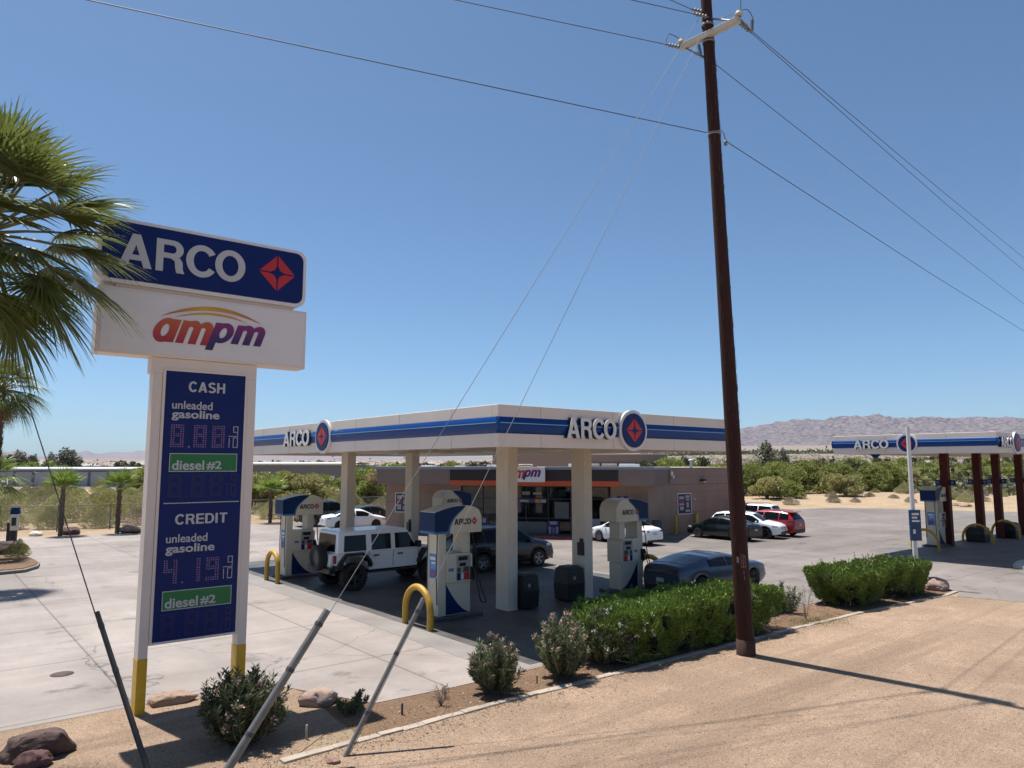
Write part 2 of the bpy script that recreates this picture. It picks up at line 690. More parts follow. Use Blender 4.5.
# ================================================================== ground materials
def concrete_material():
    m = bpy.data.materials.new('lot_concrete')
    nt, N, L = _nt(m)
    b = N['Principled BSDF']
    b.inputs['Roughness'].default_value = 0.75
    b.inputs['Specular IOR Level'].default_value = 0.3
    tc = N.new('ShaderNodeTexCoord')
    src = tc.outputs['Object']

    def noise_ramp(scale, stops, stretch=None, detail=6, rough=.6):
        v = src
        if stretch:
            mp = N.new('ShaderNodeMapping')
            mp.inputs['Scale'].default_value = stretch[:3]
            if len(stretch) > 3:
                mp.inputs['Rotation'].default_value = (0, 0, stretch[3])
            L.new(v, mp.inputs['Vector'])
            v = mp.outputs['Vector']
        n = N.new('ShaderNodeTexNoise')
        n.inputs['Scale'].default_value = scale
        n.inputs['Detail'].default_value = detail
        n.inputs['Roughness'].default_value = rough
        L.new(v, n.inputs['Vector'])
        r = N.new('ShaderNodeValToRGB')
        e = r.color_ramp.elements
        e[0].position, e[1].position = stops[0], stops[1]
        e[0].color, e[1].color = (stops[2],) * 3 + (1,), (stops[3],) * 3 + (1,)
        L.new(n.outputs['Fac'], r.inputs['Fac'])
        return r.outputs['Color']

    def mul(a, bb, fac=1.0):
        x = N.new('ShaderNodeMix')
        x.data_type = 'RGBA'
        x.blend_type = 'MULTIPLY'
        x.inputs['Factor'].default_value = fac
        L.new(a, x.inputs['A'])
        L.new(bb, x.inputs['B'])
        return x.outputs['Result']

    rgb = N.new('ShaderNodeRGB')
    rgb.outputs[0].default_value = (.325, .283, .258, 1)
    c = rgb.outputs[0]
    c = mul(c, noise_ramp(.09, (.35, .65, .74, 1.06)))            # slab to slab tone
    c = mul(c, noise_ramp(.55, (.38, .62, .86, 1.04), detail=10, rough=.7))  # worn patches
    c = mul(c, noise_ramp(.5, (.36, .6, .86, 1.03), (.12, 1.4, 1, -.3), 9))   # tyre streaks along the drive
    c = mul(c, noise_ramp(.42, (.35, .56, .87, 1.03), (1.3, .16, 1, .2), 9))
    c = mul(c, noise_ramp(1.1, (.30, .40, .55, 1.0), (.7, .9, 1), 5))    # oil drips
    c = mul(c, noise_ramp(40, (.3, .7, .90, 1.06), detail=3))
    # saw-cut joints on a 4.6 m grid, wandering slightly
    sx = N.new('ShaderNodeSeparateXYZ')
    L.new(src, sx.inputs[0])

    def joint(sock, pitch, off):
        a = N.new('ShaderNodeMath'); a.operation = 'ADD'; a.inputs[1].default_value = off
        L.new(sock, a.inputs[0])
        d = N.new('ShaderNodeMath'); d.operation = 'PINGPONG'; d.inputs[1].default_value = pitch / 2
        L.new(a.outputs[0], d.inputs[0])
        r = N.new('ShaderNodeMapRange')
        r.inputs['From Min'].default_value = 0.010
        r.inputs['From Max'].default_value = 0.030
        r.inputs['To Min'].default_value = 0.42
        r.inputs['To Max'].default_value = 1.0
        L.new(d.outputs[0], r.inputs['Value'])
        return r.outputs['Result']
    j1, j2 = joint(sx.outputs[0], 4.6, 60.3), joint(sx.outputs[1], 3.7, 61.1)
    mn = N.new('ShaderNodeMath'); mn.operation = 'MINIMUM'
    L.new(j1, mn.inputs[0]); L.new(j2, mn.inputs[1])
    cj = N.new('ShaderNodeCombineColor')
    for i in range(3):
        L.new(mn.outputs[0], cj.inputs[i])
    c = mul(c, cj.outputs[0], .8)
    # hairline cracks that wander across the slabs
    wn_ = N.new('ShaderNodeTexNoise'); wn_.inputs['Scale'].default_value = .8; wn_.inputs['Detail'].default_value = 6
    L.new(src, wn_.inputs['Vector'])
    va = N.new('ShaderNodeMix'); va.data_type = 'RGBA'; va.blend_type = 'ADD'; va.inputs['Factor'].default_value = 1.6
    L.new(src, va.inputs['A']); L.new(wn_.outputs['Color'], va.inputs['B'])
    vc = N.new('ShaderNodeTexVoronoi'); vc.feature = 'DISTANCE_TO_EDGE'; vc.inputs['Scale'].default_value = .16
    L.new(va.outputs['Result'], vc.inputs['Vector'])
    rc = N.new('ShaderNodeMapRange'); rc.inputs['From Min'].default_value = .0006; rc.inputs['From Max'].default_value = .0022
    rc.inputs['To Min'].default_value = .55; rc.inputs['To Max'].default_value = 1.0
    L.new(vc.outputs['Distance'], rc.inputs['Value'])
    ck = N.new('ShaderNodeCombineColor')
    for i in range(3):
        L.new(rc.outputs['Result'], ck.inputs[i])
    c = mul(c, ck.outputs[0])
    # scattered drips
    vd = N.new('ShaderNodeTexVoronoi'); vd.inputs['Scale'].default_value = .9
    L.new(va.outputs['Result'], vd.inputs['Vector'])
    sd_ = N.new('ShaderNodeSeparateColor'); L.new(vd.outputs['Color'], sd_.inputs[0])
    rs = N.new('ShaderNodeMath'); rs.operation = 'MULTIPLY_ADD'; rs.inputs[1].default_value = .34; rs.inputs[2].default_value = -.12
    L.new(sd_.outputs[0], rs.inputs[0])
    df = N.new('ShaderNodeMath'); df.operation = 'SUBTRACT'
    L.new(rs.outputs[0], df.inputs[0]); L.new(vd.outputs['Distance'], df.inputs[1])
    rd_ = N.new('ShaderNodeMapRange'); rd_.inputs['From Min'].default_value = 0; rd_.inputs['From Max'].default_value = .12
    rd_.inputs['To Min'].default_value = 1.0; rd_.inputs['To Max'].default_value = .72
    L.new(df.outputs[0], rd_.inputs['Value'])
    cd_ = N.new('ShaderNodeCombineColor')
    for i in range(3):
        L.new(rd_.outputs['Result'], cd_.inputs[i])
    c = mul(c, cd_.outputs[0])
    # the lane beyond the pumps is an older, darker pour
    old = N.new('ShaderNodeMapRange')
    old.inputs['From Min'].default_value = 6.4
    old.inputs['From Max'].default_value = 8.0
    old.inputs['To Min'].default_value = 1.0
    old.inputs['To Max'].default_value = .68
    wob = N.new('ShaderNodeTexNoise'); wob.inputs['Scale'].default_value = .35; wob.inputs['Detail'].default_value = 5
    L.new(src, wob.inputs['Vector'])
    wa = N.new('ShaderNodeMath'); wa.operation = 'MULTIPLY_ADD'; wa.inputs[1].default_value = 3.0
    L.new(wob.outputs['Fac'], wa.inputs[0]); L.new(sx.outputs[0], wa.inputs[2])
    L.new(wa.outputs[0], old.inputs['Value'])
    co = N.new('ShaderNodeCombineColor')
    for i in range(3):
        L.new(old.outputs['Result'], co.inputs[i])
    c = mul(c, co.outputs[0])
    L.new(c, b.inputs['Base Color'])
    n2 = N.new('ShaderNodeTexNoise'); n2.inputs['Scale'].default_value = 55; n2.inputs['Detail'].default_value = 4
    L.new(src, n2.inputs['Vector'])
    bp = N.new('ShaderNodeBump'); bp.inputs['Strength'].default_value = .25; bp.inputs['Distance'].default_value = .01
    L.new(n2.outputs['Fac'], bp.inputs['Height'])
    L.new(bp.outputs['Normal'], b.inputs['Normal'])
    return m


def dirt_material(name, base, dark, stones, track=False):
    m = bpy.data.materials.new(name)
    nt, N, L = _nt(m)
    b = N['Principled BSDF']
    b.inputs['Roughness'].default_value = 0.95
    b.inputs['Specular IOR Level'].default_value = 0.1
    tc = N.new('ShaderNodeTexCoord')
    src = tc.outputs['Object']

    def mixn(a_col, b_col, scale, p0, p1, detail=7, stretch=None, rot=0, rough=.62):
        v = src
        if stretch:
            mp = N.new('ShaderNodeMapping')
            mp.inputs['Scale'].default_value = stretch
            mp.inputs['Rotation'].default_value = (0, 0, rot)
            L.new(v, mp.inputs['Vector']); v = mp.outputs['Vector']
        n = N.new('ShaderNodeTexNoise'); n.inputs['Scale'].default_value = scale; n.inputs['Detail'].default_value = detail
        n.inputs['Roughness'].default_value = rough
        L.new(v, n.inputs['Vector'])
        r = N.new('ShaderNodeMapRange'); r.inputs['From Min'].default_value = p0; r.inputs['From Max'].default_value = p1
        L.new(n.outputs['Fac'], r.inputs['Value'])
        x = N.new('ShaderNodeMix'); x.data_type = 'RGBA'
        L.new(r.outputs['Result'], x.inputs['Factor'])
        for sock, col in ((x.inputs['A'], a_col), (x.inputs['B'], b_col)):
            if isinstance(col, tuple):
                sock.default_value = (*col, 1)
            else:
                L.new(col, sock)
        return x.outputs['Result']
    c = mixn(dark, base, .35, .35, .6)
    c = mixn(tuple(x * .8 for x in base), c, 2.3, .28, .5)
    c = mixn(c, tuple(min(1, x * 1.12) for x in base), .9, .52, .75)
    if track:
        c = mixn(tuple(x * .66 for x in base), c, .55, .34, .48, 8, (.08, 1.5, 1), -.42)
        c = mixn(tuple(x * .74 for x in base), c, 1.6, .34, .47, 9, (.05, 1.2, 1), -.30)
    c = mixn(tuple(x * .58 for x in base), c, 9, .27, .43, 6)
    c = mixn(tuple(x * .70 for x in base), c, 30, .30, .46, 4)
    # gravel: voronoi grains of different tone
    vo = N.new('ShaderNodeTexVoronoi'); vo.inputs['Scale'].default_value = 95
    L.new(src, vo.inputs['Vector'])
    hs = N.new('ShaderNodeSeparateColor'); L.new(vo.outputs['Color'], hs.inputs[0])
    r = N.new('ShaderNodeMapRange'); r.inputs['From Min'].default_value = 0; r.inputs['From Max'].default_value = 1
    r.inputs['To Min'].default_value = .60; r.inputs['To Max'].default_value = 1.28
    L.new(hs.outputs[0], r.inputs['Value'])
    mm = N.new('ShaderNodeMix'); mm.data_type = 'RGBA'; mm.blend_type = 'MULTIPLY'; mm.inputs['Factor'].default_value = stones
    cc = N.new('ShaderNodeCombineColor')
    for i in range(3):
        L.new(r.outputs['Result'], cc.inputs[i])
    L.new(c, mm.inputs['A']); L.new(cc.outputs[0], mm.inputs['B'])
    # sparse dark pebbles and bits of litter
    v2 = N.new('ShaderNodeTexVoronoi'); v2.inputs['Scale'].default_value = 9
    L.new(src, v2.inputs['Vector'])
    s2 = N.new('ShaderNodeSeparateColor'); L.new(v2.outputs['Color'], s2.inputs[0])
    sz = N.new('ShaderNodeMath'); sz.operation = 'MULTIPLY_ADD'; sz.inputs[1].default_value = .30; sz.inputs[2].default_value = -.08
    L.new(s2.outputs[1], sz.inputs[0])
    lt = N.new('ShaderNodeMath'); lt.operation = 'LESS_THAN'
    L.new(v2.outputs['Distance'], lt.inputs[0]); L.new(sz.outputs[0], lt.inputs[1])
    m2 = N.new('ShaderNodeMix'); m2.data_type = 'RGBA'
    lf = N.new('ShaderNodeMath'); lf.operation = 'MULTIPLY'; lf.inputs[1].default_value = .75
    L.new(lt.outputs[0], lf.inputs[0]); L.new(lf.outputs[0], m2.inputs['Factor'])
    L.new(mm.outputs['Result'], m2.inputs['A']); m2.inputs['B'].default_value = (*(x * .45 for x in dark), 1)
    L.new(m2.outputs['Result'], b.inputs['Base Color'])
    n2 = N.new('ShaderNodeTexNoise'); n2.inputs['Scale'].default_value = 22; n2.inputs['Detail'].default_value = 8; n2.inputs['Roughness'].default_value = .7
    L.new(src, n2.inputs['Vector'])
    bp = N.new('ShaderNodeBump'); bp.inputs['Strength'].default_value = 1.0; bp.inputs['Distance'].default_value = .07
    L.new(n2.outputs['Fac'], bp.inputs['Height'])
    L.new(bp.outputs['Normal'], b.inputs['Normal'])
    return m


M_lot = concrete_material()
M_dirt = dirt_material('dirt_shoulder', (.46, .328, .235), (.335, .235, .168), 1.0, True)
M_bed = dirt_material('bed_soil', (.27, .175, .115), (.19, .122, .08), .9)
M_desert = dirt_material('desert_sand', (.42, .315, .212), (.33, .245, .165), .3)
M_sand = dirt_material('tan_sand', (.52, .37, .22), (.42, .29, .17), .3)
M_kerb = mat('kerb_concrete', (.33, .275, .225), .85, var=.25, scale=3, bump=.4, bscale=40, bdist=.01)

# ================================================================== terrain


def sstep(a, b, x):
    t = np.clip((x - a) / (b - a), 0, 1)
    return t * t * (3 - 2 * t)


def terrain_z(x, y):
    d = np.hypot(x, y)
    az = np.degrees(np.arctan2(x, np.maximum(y, 1e-6)))          # + to the right
    amax = 0.008 + 0.018 * sstep(-6, 18, az)
    z = d * amax * sstep(math.log(180), math.log(7000), np.log(np.maximum(d, 1)))
    berm = sstep(74, 84, d) * (1 - sstep(84, 130, d)) * sstep(4, 14, az)
    z = z + berm * (0.55 + 0.5 * np.sin(x * .11) * np.cos(y * .09 + 1))
    return z


radii = np.concatenate([np.array([0.0, 6, 12, 20, 30, 45, 60]), np.arange(66, 150, 3.0), np.geomspace(152, 15000, 60)])
NA = 360
ang = np.linspace(-PI, PI, NA, endpoint=False)
RR, AA = np.meshgrid(radii, ang, indexing='ij')
X, Y = RR * np.sin(AA), RR * np.cos(AA)
Z = terrain_z(X, np.where(Y < 0, 1e-6, Y)) * (Y > -1)
Vg = np.stack([X, Y, Z], -1).reshape(-1, 3)
nr = len(radii)
ii, jj = np.meshgrid(np.arange(nr - 1), np.arange(NA), indexing='ij')
j2 = (jj + 1) % NA
Fg = np.stack([ii * NA + jj, (ii + 1) * NA + jj, (ii + 1) * NA + j2, ii * NA + j2], -1).reshape(-1, 4)[:, ::-1]
M_plain = dirt_material('far_plain_soil', (.265, .215, .175), (.19, .155, .128), .2)
gr = arr_mesh('ground', Vg, Fg, [M_desert, M_plain], smooth=True)
far_ = (radii[:-1] > 135)[:, None] * np.ones((1, NA), dtype=bool)
gr.data.polygons.foreach_set('material_index', far_.ravel().astype(np.int32))
structure(gr)

# forecourt slab, in site coordinates so that its joints follow the pumps


def uv_of(p):
    d = p - A0
    return (d.dot(UR), d.dot(UL))


lot_uv = [(-60, -1.95), (-7.62, -2.1), (-6.55, -4.5), (-5.0, -4.62), (1, -4.65), (7.5, -4.72), (12.2, -4.95), (13.3, -5.6), (13.2, -6.6), (12.05, -6.95), (12.4, -8.6), (14.5, -14), (22, -40), (70, -60)]
for p in [(1300, 497), (1024, 502.5), (930, 505), (850, 507.5), (740, 511)]:
    lot_uv.append(uv_of(G(*p)))
lot_uv += [uv_of(Vector(q)) for q in ((20, 66, 0), (2, 66, 0))]
for p in [(400, 520.5), (330, 521.5), (250, 524), (180, 529), (130, 533), (60, 536.5), (0, 538.5)]:
    lot_uv.append(uv_of(G(*p)))
lot_uv += [uv_of(Vector((-70, 39, 0)))]
mb = MB()
mb.prism_xy(lot_uv, -0.12, 0.014)
structure(mb.build('parking_lot', M_lot, loc=A0, rotz=TH))
mb = MB()
bed = [(-7.4, -5.84), (-5.3, -5.82), (-2.2, -5.9), (4.2, -6.08), (7, -6.2), (12, -6.65), (13.2, -6.55), (13.2, -5.5), (12.2, -4.9), (-5, -4.5), (-6.5, -4.4), (-7.3, -2.6)]
mb.add([(p[0], p[1], .006) for p in bed], [list(range(len(bed)))])
structure(mb.build('planting_bed', M_bed, loc=A0, rotz=TH))
sh = [(-60, -60), (22, -60), (22, -40), (14.5, -14), (12.4, -8.5), (12, -6.9), (12, -6.6), (7, -6.15), (4.2, -6.03), (-2.2, -5.85), (-5.3, -5.77), (-8.5, -5.8), (-7.45, -5.0), (-7.2, -3.6), (-7.35, -2.1), (-60, -1.8)]
mb = MB()
mb.add([(p[0], p[1], .010) for p in sh], [list(range(len(sh)))])
structure(mb.build('dirt_shoulder', M_dirt, loc=A0, rotz=TH))


def strip(pts, w, z0, z1):
    """kerb: a polyline in site coordinates thickened to a block"""
    mb = MB()
    n = len(pts)
    L_, R_ = [], []
    for i in range(n):
        a, b_ = Vector(pts[max(i - 1, 0)]), Vector(pts[min(i + 1, n - 1)])
        t = (b_ - a).normalized()
        nn = Vector((-t.y, t.x))
        L_.append(Vector(pts[i]) + nn * w / 2)
        R_.append(Vector(pts[i]) - nn * w / 2)
    for i in range(n - 1):
        q = [R_[i], R_[i + 1], L_[i + 1], L_[i]]
        mb.prism_xy([(p.x, p.y) for p in q], z0, z1)
    return mb


# the pump slab: stained gray concrete, its colour darkened to deepen the canopy's shade
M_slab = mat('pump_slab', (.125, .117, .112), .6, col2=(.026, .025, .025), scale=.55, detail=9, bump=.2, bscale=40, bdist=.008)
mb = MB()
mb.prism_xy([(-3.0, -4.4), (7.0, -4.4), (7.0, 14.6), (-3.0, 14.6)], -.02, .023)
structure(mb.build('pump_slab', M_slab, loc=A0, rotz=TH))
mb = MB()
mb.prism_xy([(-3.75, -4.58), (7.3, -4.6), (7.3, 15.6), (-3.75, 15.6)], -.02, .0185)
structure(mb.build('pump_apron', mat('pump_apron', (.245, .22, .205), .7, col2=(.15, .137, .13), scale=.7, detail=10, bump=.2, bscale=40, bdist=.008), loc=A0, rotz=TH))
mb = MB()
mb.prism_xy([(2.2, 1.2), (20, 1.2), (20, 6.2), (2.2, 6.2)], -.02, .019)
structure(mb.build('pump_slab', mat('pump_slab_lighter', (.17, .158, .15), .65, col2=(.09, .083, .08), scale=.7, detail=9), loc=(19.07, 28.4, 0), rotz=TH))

rk_ = random.Random(3)
KP = [(-8.7, -5.86), (-7.2, -5.84), (-5.3, -5.82), (-3.7, -5.86), (-2.2, -5.9), (-.6, -5.94), (1, -5.99), (2.6, -6.04), (4.2, -6.08), (5.6, -6.14), (7, -6.2), (8.6, -6.36), (10.3, -6.5), (12, -6.66), (13.0, -6.6), (13.25, -6.2), (13.2, -5.6)]
kp2 = []
for a, b_ in zip(KP, KP[1:]):
    n = max(1, int(math.hypot(b_[0] - a[0], b_[1] - a[1]) / .35))
    for i in range(n):
        t = i / n
        kp2.append((a[0] + (b_[0] - a[0]) * t, a[1] + (b_[1] - a[1]) * t + rk_.uniform(-.012, .012)))
kp2.append(KP[-1])
k = MB()
for i in range(len(kp2) - 1):
    s_ = strip([kp2[i], kp2[i + 1]], .15 + rk_.uniform(-.02, .015), 0.0, .036 + rk_.uniform(-.012, .006))
    k.v, k.f, k.mi, k.sm = k.v + s_.v, k.f + [[q + len(k.v) for q in f] for f in s_.f], k.mi + s_.mi, k.sm + s_.sm
structure(k.build('kerb', M_kerb, loc=A0, rotz=TH, bevel=.012, weld=False))

# dry desert air, thin enough to leave the near things clear
HAZE = True
if HAZE:
    hm = bpy.data.materials.new('haze_air')
    hm.use_nodes = True
    hn = hm.node_tree.nodes
    hn.remove(hn['Principled BSDF'])
    pv = hn.new('ShaderNodeVolumePrincipled')
    pv.inputs['Color'].default_value = (.66, .74, .92, 1)
    pv.inputs['Density'].default_value = 2.6e-5
    pv.inputs['Anisotropy'].default_value = 0.0
    hm.node_tree.links.new(pv.outputs[0], hn['Material Output'].inputs['Volume'])
    mb = MB()
    mb.box(-15300, 15300, -15300, 15300, -8, 900)
    hz = mb.build('haze', hm)
    structure(hz, 'stuff')
    SC.cycles.volume_bounces = 0

# scattered stones on the shoulder, far too many to count
n = 7000
u = RNG.uniform(-12, 14, n)
v = RNG.uniform(-13, -4.8, n)
s = np.abs(RNG.normal(0, .008, n)) + .004
base = np.array([(1, 0, -.3), (-.5, .86, -.3), (-.5, -.86, -.3), (0, 0, .8)])
P = np.stack([u * UR.x + v * UL.x + A0.x, u * UR.y + v * UL.y + A0.y, .010 + s * .2], -1)
a = RNG.uniform(0, 2 * PI, n)
bx = base[None, :, 0] * np.cos(a)[:, None] - base[None, :, 1] * np.sin(a)[:, None]
by = base[None, :, 0] * np.sin(a)[:, None] + base[None, :, 1] * np.cos(a)[:, None]
bz = np.repeat(base[None, :, 2], n, 0)
V = P[:, None, :] + np.stack([bx, by, bz], -1) * s[:, None, None]
F = np.array([(0, 1, 3), (1, 2, 3), (2, 0, 3)])[None] + (np.arange(n) * 4)[:, None, None]
structure(arr_mesh('gravel', V.reshape(-1, 3), F.reshape(-1, 3), mat('gravel_stone', (.33, .26, .20), .9, col2=(.12, .08, .06), scale=3.7)), 'stuff')

# ================================================================== mountains


def mountain(name, prof, Yd, near, far, m, seed, gully=1.0, nu=420, nj=70):
    """prof: (azimuth pixel, row) of the skyline; a ridge at distance Yd with slopes down to near and far"""
    px = np.array([p[0] for p in prof], float)
    py = np.array([p[1] for p in prof], float)
    xs = np.linspace(px[0], px[-1], nu)
    ys = np.interp(xs, px, py)
    V = np.zeros((nu, nj, 3))
    for i in range(nu):
        r = ray(xs[i], ys[i])
        hor = math.hypot(r[0], r[1])
        ux, uy = r[0] / hor, r[1] / hor
        tanr = r[2] / hor
        for j in range(nj):
            t = j / (nj - 1)
            d = near + (far - near) * t
            tr = (Yd - near) / (far - near)
            prof_t = t / tr if t < tr else (1 - t) / (1 - tr)
            x, y = ux * d, uy * d
            q = Vector((x / 620.0, y / 620.0, seed))
            rg = noise.hetero_terrain(q, 0.9, 2.1, 5, 0.7)
            rd = 1 - abs(noise.noise(q * 1.3)) * 2
            rd2 = 1 - abs(noise.noise(q * 3.1 + Vector((3, 1, 0)))) * 2
            rd3 = 1 - abs(noise.noise(q * 8.0)) * 2
            k = .80 + gully * (.16 * rd + .13 * rd2 + .06 * rd3 + .03 * rg)
            if t >= tr - .02:
                k = max(k, .93)
            elif t > tr - .15:
                w = (t - tr + .15) / .13
                k = k * (1 - w) + max(k, .93) * w
            zt = d * tanr + CAM_H
            z0 = float(terrain_z(np.array(x), np.array(y))) - 6
            V[i, j] = (x, y, z0 + max(0.0, zt - z0) * (prof_t ** .85) * k * 1.03)
    ii, jj = np.meshgrid(np.arange(nu - 1), np.arange(nj - 1), indexing='ij')
    F = np.stack([ii * nj + jj, (ii + 1) * nj + jj, (ii + 1) * nj + jj + 1, ii * nj + jj + 1], -1).reshape(-1, 4)
    o = arr_mesh(name, V.reshape(-1, 3), F, m, smooth=True)
    return structure(o)


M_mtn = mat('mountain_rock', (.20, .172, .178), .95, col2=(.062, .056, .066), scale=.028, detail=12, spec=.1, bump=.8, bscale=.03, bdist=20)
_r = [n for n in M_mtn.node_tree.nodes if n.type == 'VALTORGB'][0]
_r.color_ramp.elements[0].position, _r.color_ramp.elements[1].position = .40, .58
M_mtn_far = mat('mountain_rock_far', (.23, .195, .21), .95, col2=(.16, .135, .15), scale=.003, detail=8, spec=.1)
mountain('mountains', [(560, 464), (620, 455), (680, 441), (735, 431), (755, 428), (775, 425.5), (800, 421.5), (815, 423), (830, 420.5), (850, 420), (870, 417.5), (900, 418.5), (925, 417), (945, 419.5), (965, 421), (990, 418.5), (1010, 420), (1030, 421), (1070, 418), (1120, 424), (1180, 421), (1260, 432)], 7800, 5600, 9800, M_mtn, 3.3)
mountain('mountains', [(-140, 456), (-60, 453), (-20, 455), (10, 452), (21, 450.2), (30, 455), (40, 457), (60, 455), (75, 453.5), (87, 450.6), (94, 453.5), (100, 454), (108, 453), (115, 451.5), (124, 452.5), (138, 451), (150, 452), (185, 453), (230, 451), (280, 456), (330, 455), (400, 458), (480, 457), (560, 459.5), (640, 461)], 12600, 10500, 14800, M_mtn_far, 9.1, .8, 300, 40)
# ================================================================== roadside price sign
M_ampm = ramp_mat('logo_orange_ink', 'Z', [(0, (.32, .010, .03)), (.45, (.42, .04, .02)), (1, (.46, .10, .012))])
M_ampm2 = ramp_mat('logo_purple_ink', 'Z', [(0, (.015, .010, .075)), (.45, (.045, .010, .11)), (1, (.22, .010, .12))])
M_arc = ramp_mat('logo_arc_ink', 'X', [(0, (.42, .05, .02)), (.4, (.55, .33, .02)), (.65, (.54, .24, .02)), (1, (.36, .04, .02))])
M_led = mat('led_dots', (.24, .13, .28), .5, var=.7, scale=30)
M_led_off = mat('led_dots_off', (.020, .020, .085), .5)
M_led_line = mat('led_fraction', (.42, .38, .42), .5)


def arc_poly(x0, x1, z0, z1, zt, thick, n=22, inner=0.0):
    """thin crescent from (x0,z0) over zt to (x1,z1)"""
    up, lo = [], []
    for i in range(n + 1):
        t = i / n
        x = x0 + (x1 - x0) * t
        base = z0 + (z1 - z0) * t
        hgt = (zt - (z0 + z1) / 2)
        b_ = 1 - (2 * t - 1) ** 2
        up.append((x, base + hgt * b_))
        lo.append((x, base + (hgt - thick) * b_))
    return lo, up


def store_logo(parent, x, z, sx, y, depth=.02, am_mat=None):
    """the convenience store's lettering: am (orange), pm (purple, lower) and the arc above; sx scales a 1.9 m wide logo"""
    k = sx / 1.91
    mb = MB()
    ampm(mb, 'am', x, z + .115 * k, 1.0 * k, .40 * k, y, depth)
    mb.build('orange_letters', M_ampm, parent)
    mb = MB()
    ampm(mb, 'pm', x + .93 * k, z + .19 * k, .98 * k, .35 * k, y - .003, depth)
    mb.build('purple_letters', M_ampm2, parent)
    mb = MB()
    for zt, th, a, b_ in ((.81, .075, .15, 1.84), (.70, .04, .36, 1.6)):
        lo, up = arc_poly(x + a * k, x + b_ * k, z + (.54 if th > .05 else .545) * k, z + (.60 if th > .05 else .585) * k, z + zt * k, th * k)
        n = len(lo)
        mb.add([(p[0], y - depth, p[1]) for p in lo] + [(p[0], y - depth, p[1]) for p in up], [(i, i + 1, n + i + 1, n + i) for i in range(n - 1)])
    mb.build('logo_arc', M_arc, parent)


SD = Vector((.785, .62, 0)).normalized()
sign = thing('price_sign', 'tall roadside price sign on two cream posts with yellow feet', 'sign', (-5.99, 12.07, 0), math.atan2(SD.y, SD.x))
for s0, s1 in ((-.06, .085), (1.515, 1.668)):
    mb = MB()
    mb.box(s0, s1, 0, .30, .87, 5.55)
    p = mb.build('post', M_fascia, sign, bevel=.008)
    mb = MB()
    mb.box(s0 - .004, s1 + .004, -.004, .304, -.05, .87)
    mb.build('yellow_foot', mat('foot_yellow', (.60, .36, .018), .45, var=.1, scale=6), p, bevel=.008)
mb = MB()
mb.box(-.10, 1.668, 0.001, .299, 5.55, 5.815)
mb.build('header_beam', M_fascia, sign, bevel=.008)
mb = MB()
mb.box(.085, 1.515, .04, .26, 1.08, 5.55)
pan = mb.build('price_panel', M_navy, sign)
mb = MB()
for b in ((.088, .135, -.012, .06, 1.07, 5.645), (1.468, 1.513, -.012, .06, 1.07, 5.645), (.135, 1.468, -.012, .06, 5.60, 5.645), (.135, 1.468, -.012, .06, 1.07, 1.11)):
    mb.box(*b)
mb.build('panel_frame', M_fascia, sign, bevel=.006)
mb = MB()
mb.box(.135, 1.468, .0, .039, 1.11, 5.60)
mb.build('panel_face', M_navy, pan)
for wd_, x_, z_, w_, h_ in (('CASH', .505, 5.26, .615, .18), ('CREDIT', .395, 3.0, .845, .172)):
    mb = MB()
    caps(mb, wd_, x_, z_, w_, h_, 0)
    mb.build('panel_lettering', M_letter_gray, pan)
for wd_, x_, z_, w_, h_, b_ in (('unleaded', .255, 4.955, .66, .14, .012), ('gasoline', .255, 4.755, .785, .185, .022), ('unleaded', .27, 2.70, .66, .14, .012), ('gasoline', .27, 2.49, .785, .185, .022)):
    mb = MB()
    put_text(mb, wd_, x_, z_, w_, h_, 0, .010, b_)
    mb.build('panel_lettering', M_letter_gray, pan)
mb = MB()
mb.box(.20, 1.44, -.006, 0, 3.352, 3.366)
mb.build('panel_rule', M_letter_gray, pan)
for zb in (3.885, 1.60):
    mb = MB()
    mb.box(.255, 1.375, -.006, .0, zb, zb + .315)
    gp_ = mb.build('green_panel', M_green, pan)
    mb = MB()
    put_text(mb, 'diesel', .30, zb + .03, .52, .165, -.006, .008, .02)
    put_text(mb, '#2', .86, zb + .03, .25, .155, -.006, .008, .02)
    for b in ((.255, 1.375, -.010, -.006, zb, zb + .012), (.255, 1.375, -.010, -.006, zb + .303, zb + .315), (.255, .265, -.010, -.006, zb + .012, zb + .303), (1.365, 1.375, -.010, -.006, zb + .012, zb + .303)):
        mb.box(*b)
    mb.build('green_panel_lettering', M_letter_gray, gp_)
SEG = {'0': 'abcdef', '1': 'bc', '4': 'fgbc', '8': 'abcdefg', '9': 'abcdfg'}


def led_digit(mb, ch, x, z, w, h, cell=.030):
    nx, nz = 6, 11
    for ix in range(nx):
        for iz in range(nz):
            on = False
            segs = SEG[ch]
            if ix <= 1 and iz <= 5 and 'e' in segs: on = True
            if ix <= 1 and iz >= 5 and 'f' in segs: on = True
            if ix >= nx - 2 and iz <= 5 and 'c' in segs: on = True
            if ix >= nx - 2 and iz >= 5 and 'b' in segs: on = True
            if iz <= 1 and 'd' in segs: on = True
            if iz >= nz - 2 and 'a' in segs: on = True
            if 5 <= iz <= 6 and 'g' in segs: on = True
            if on:
                px_, pz_ = x + w * (ix + .5) / nx, z + h * (iz + .5) / nz
                a = .0098
                mb.box(px_ - a, px_ + a, -.006, 0, pz_ - a, pz_ + a)


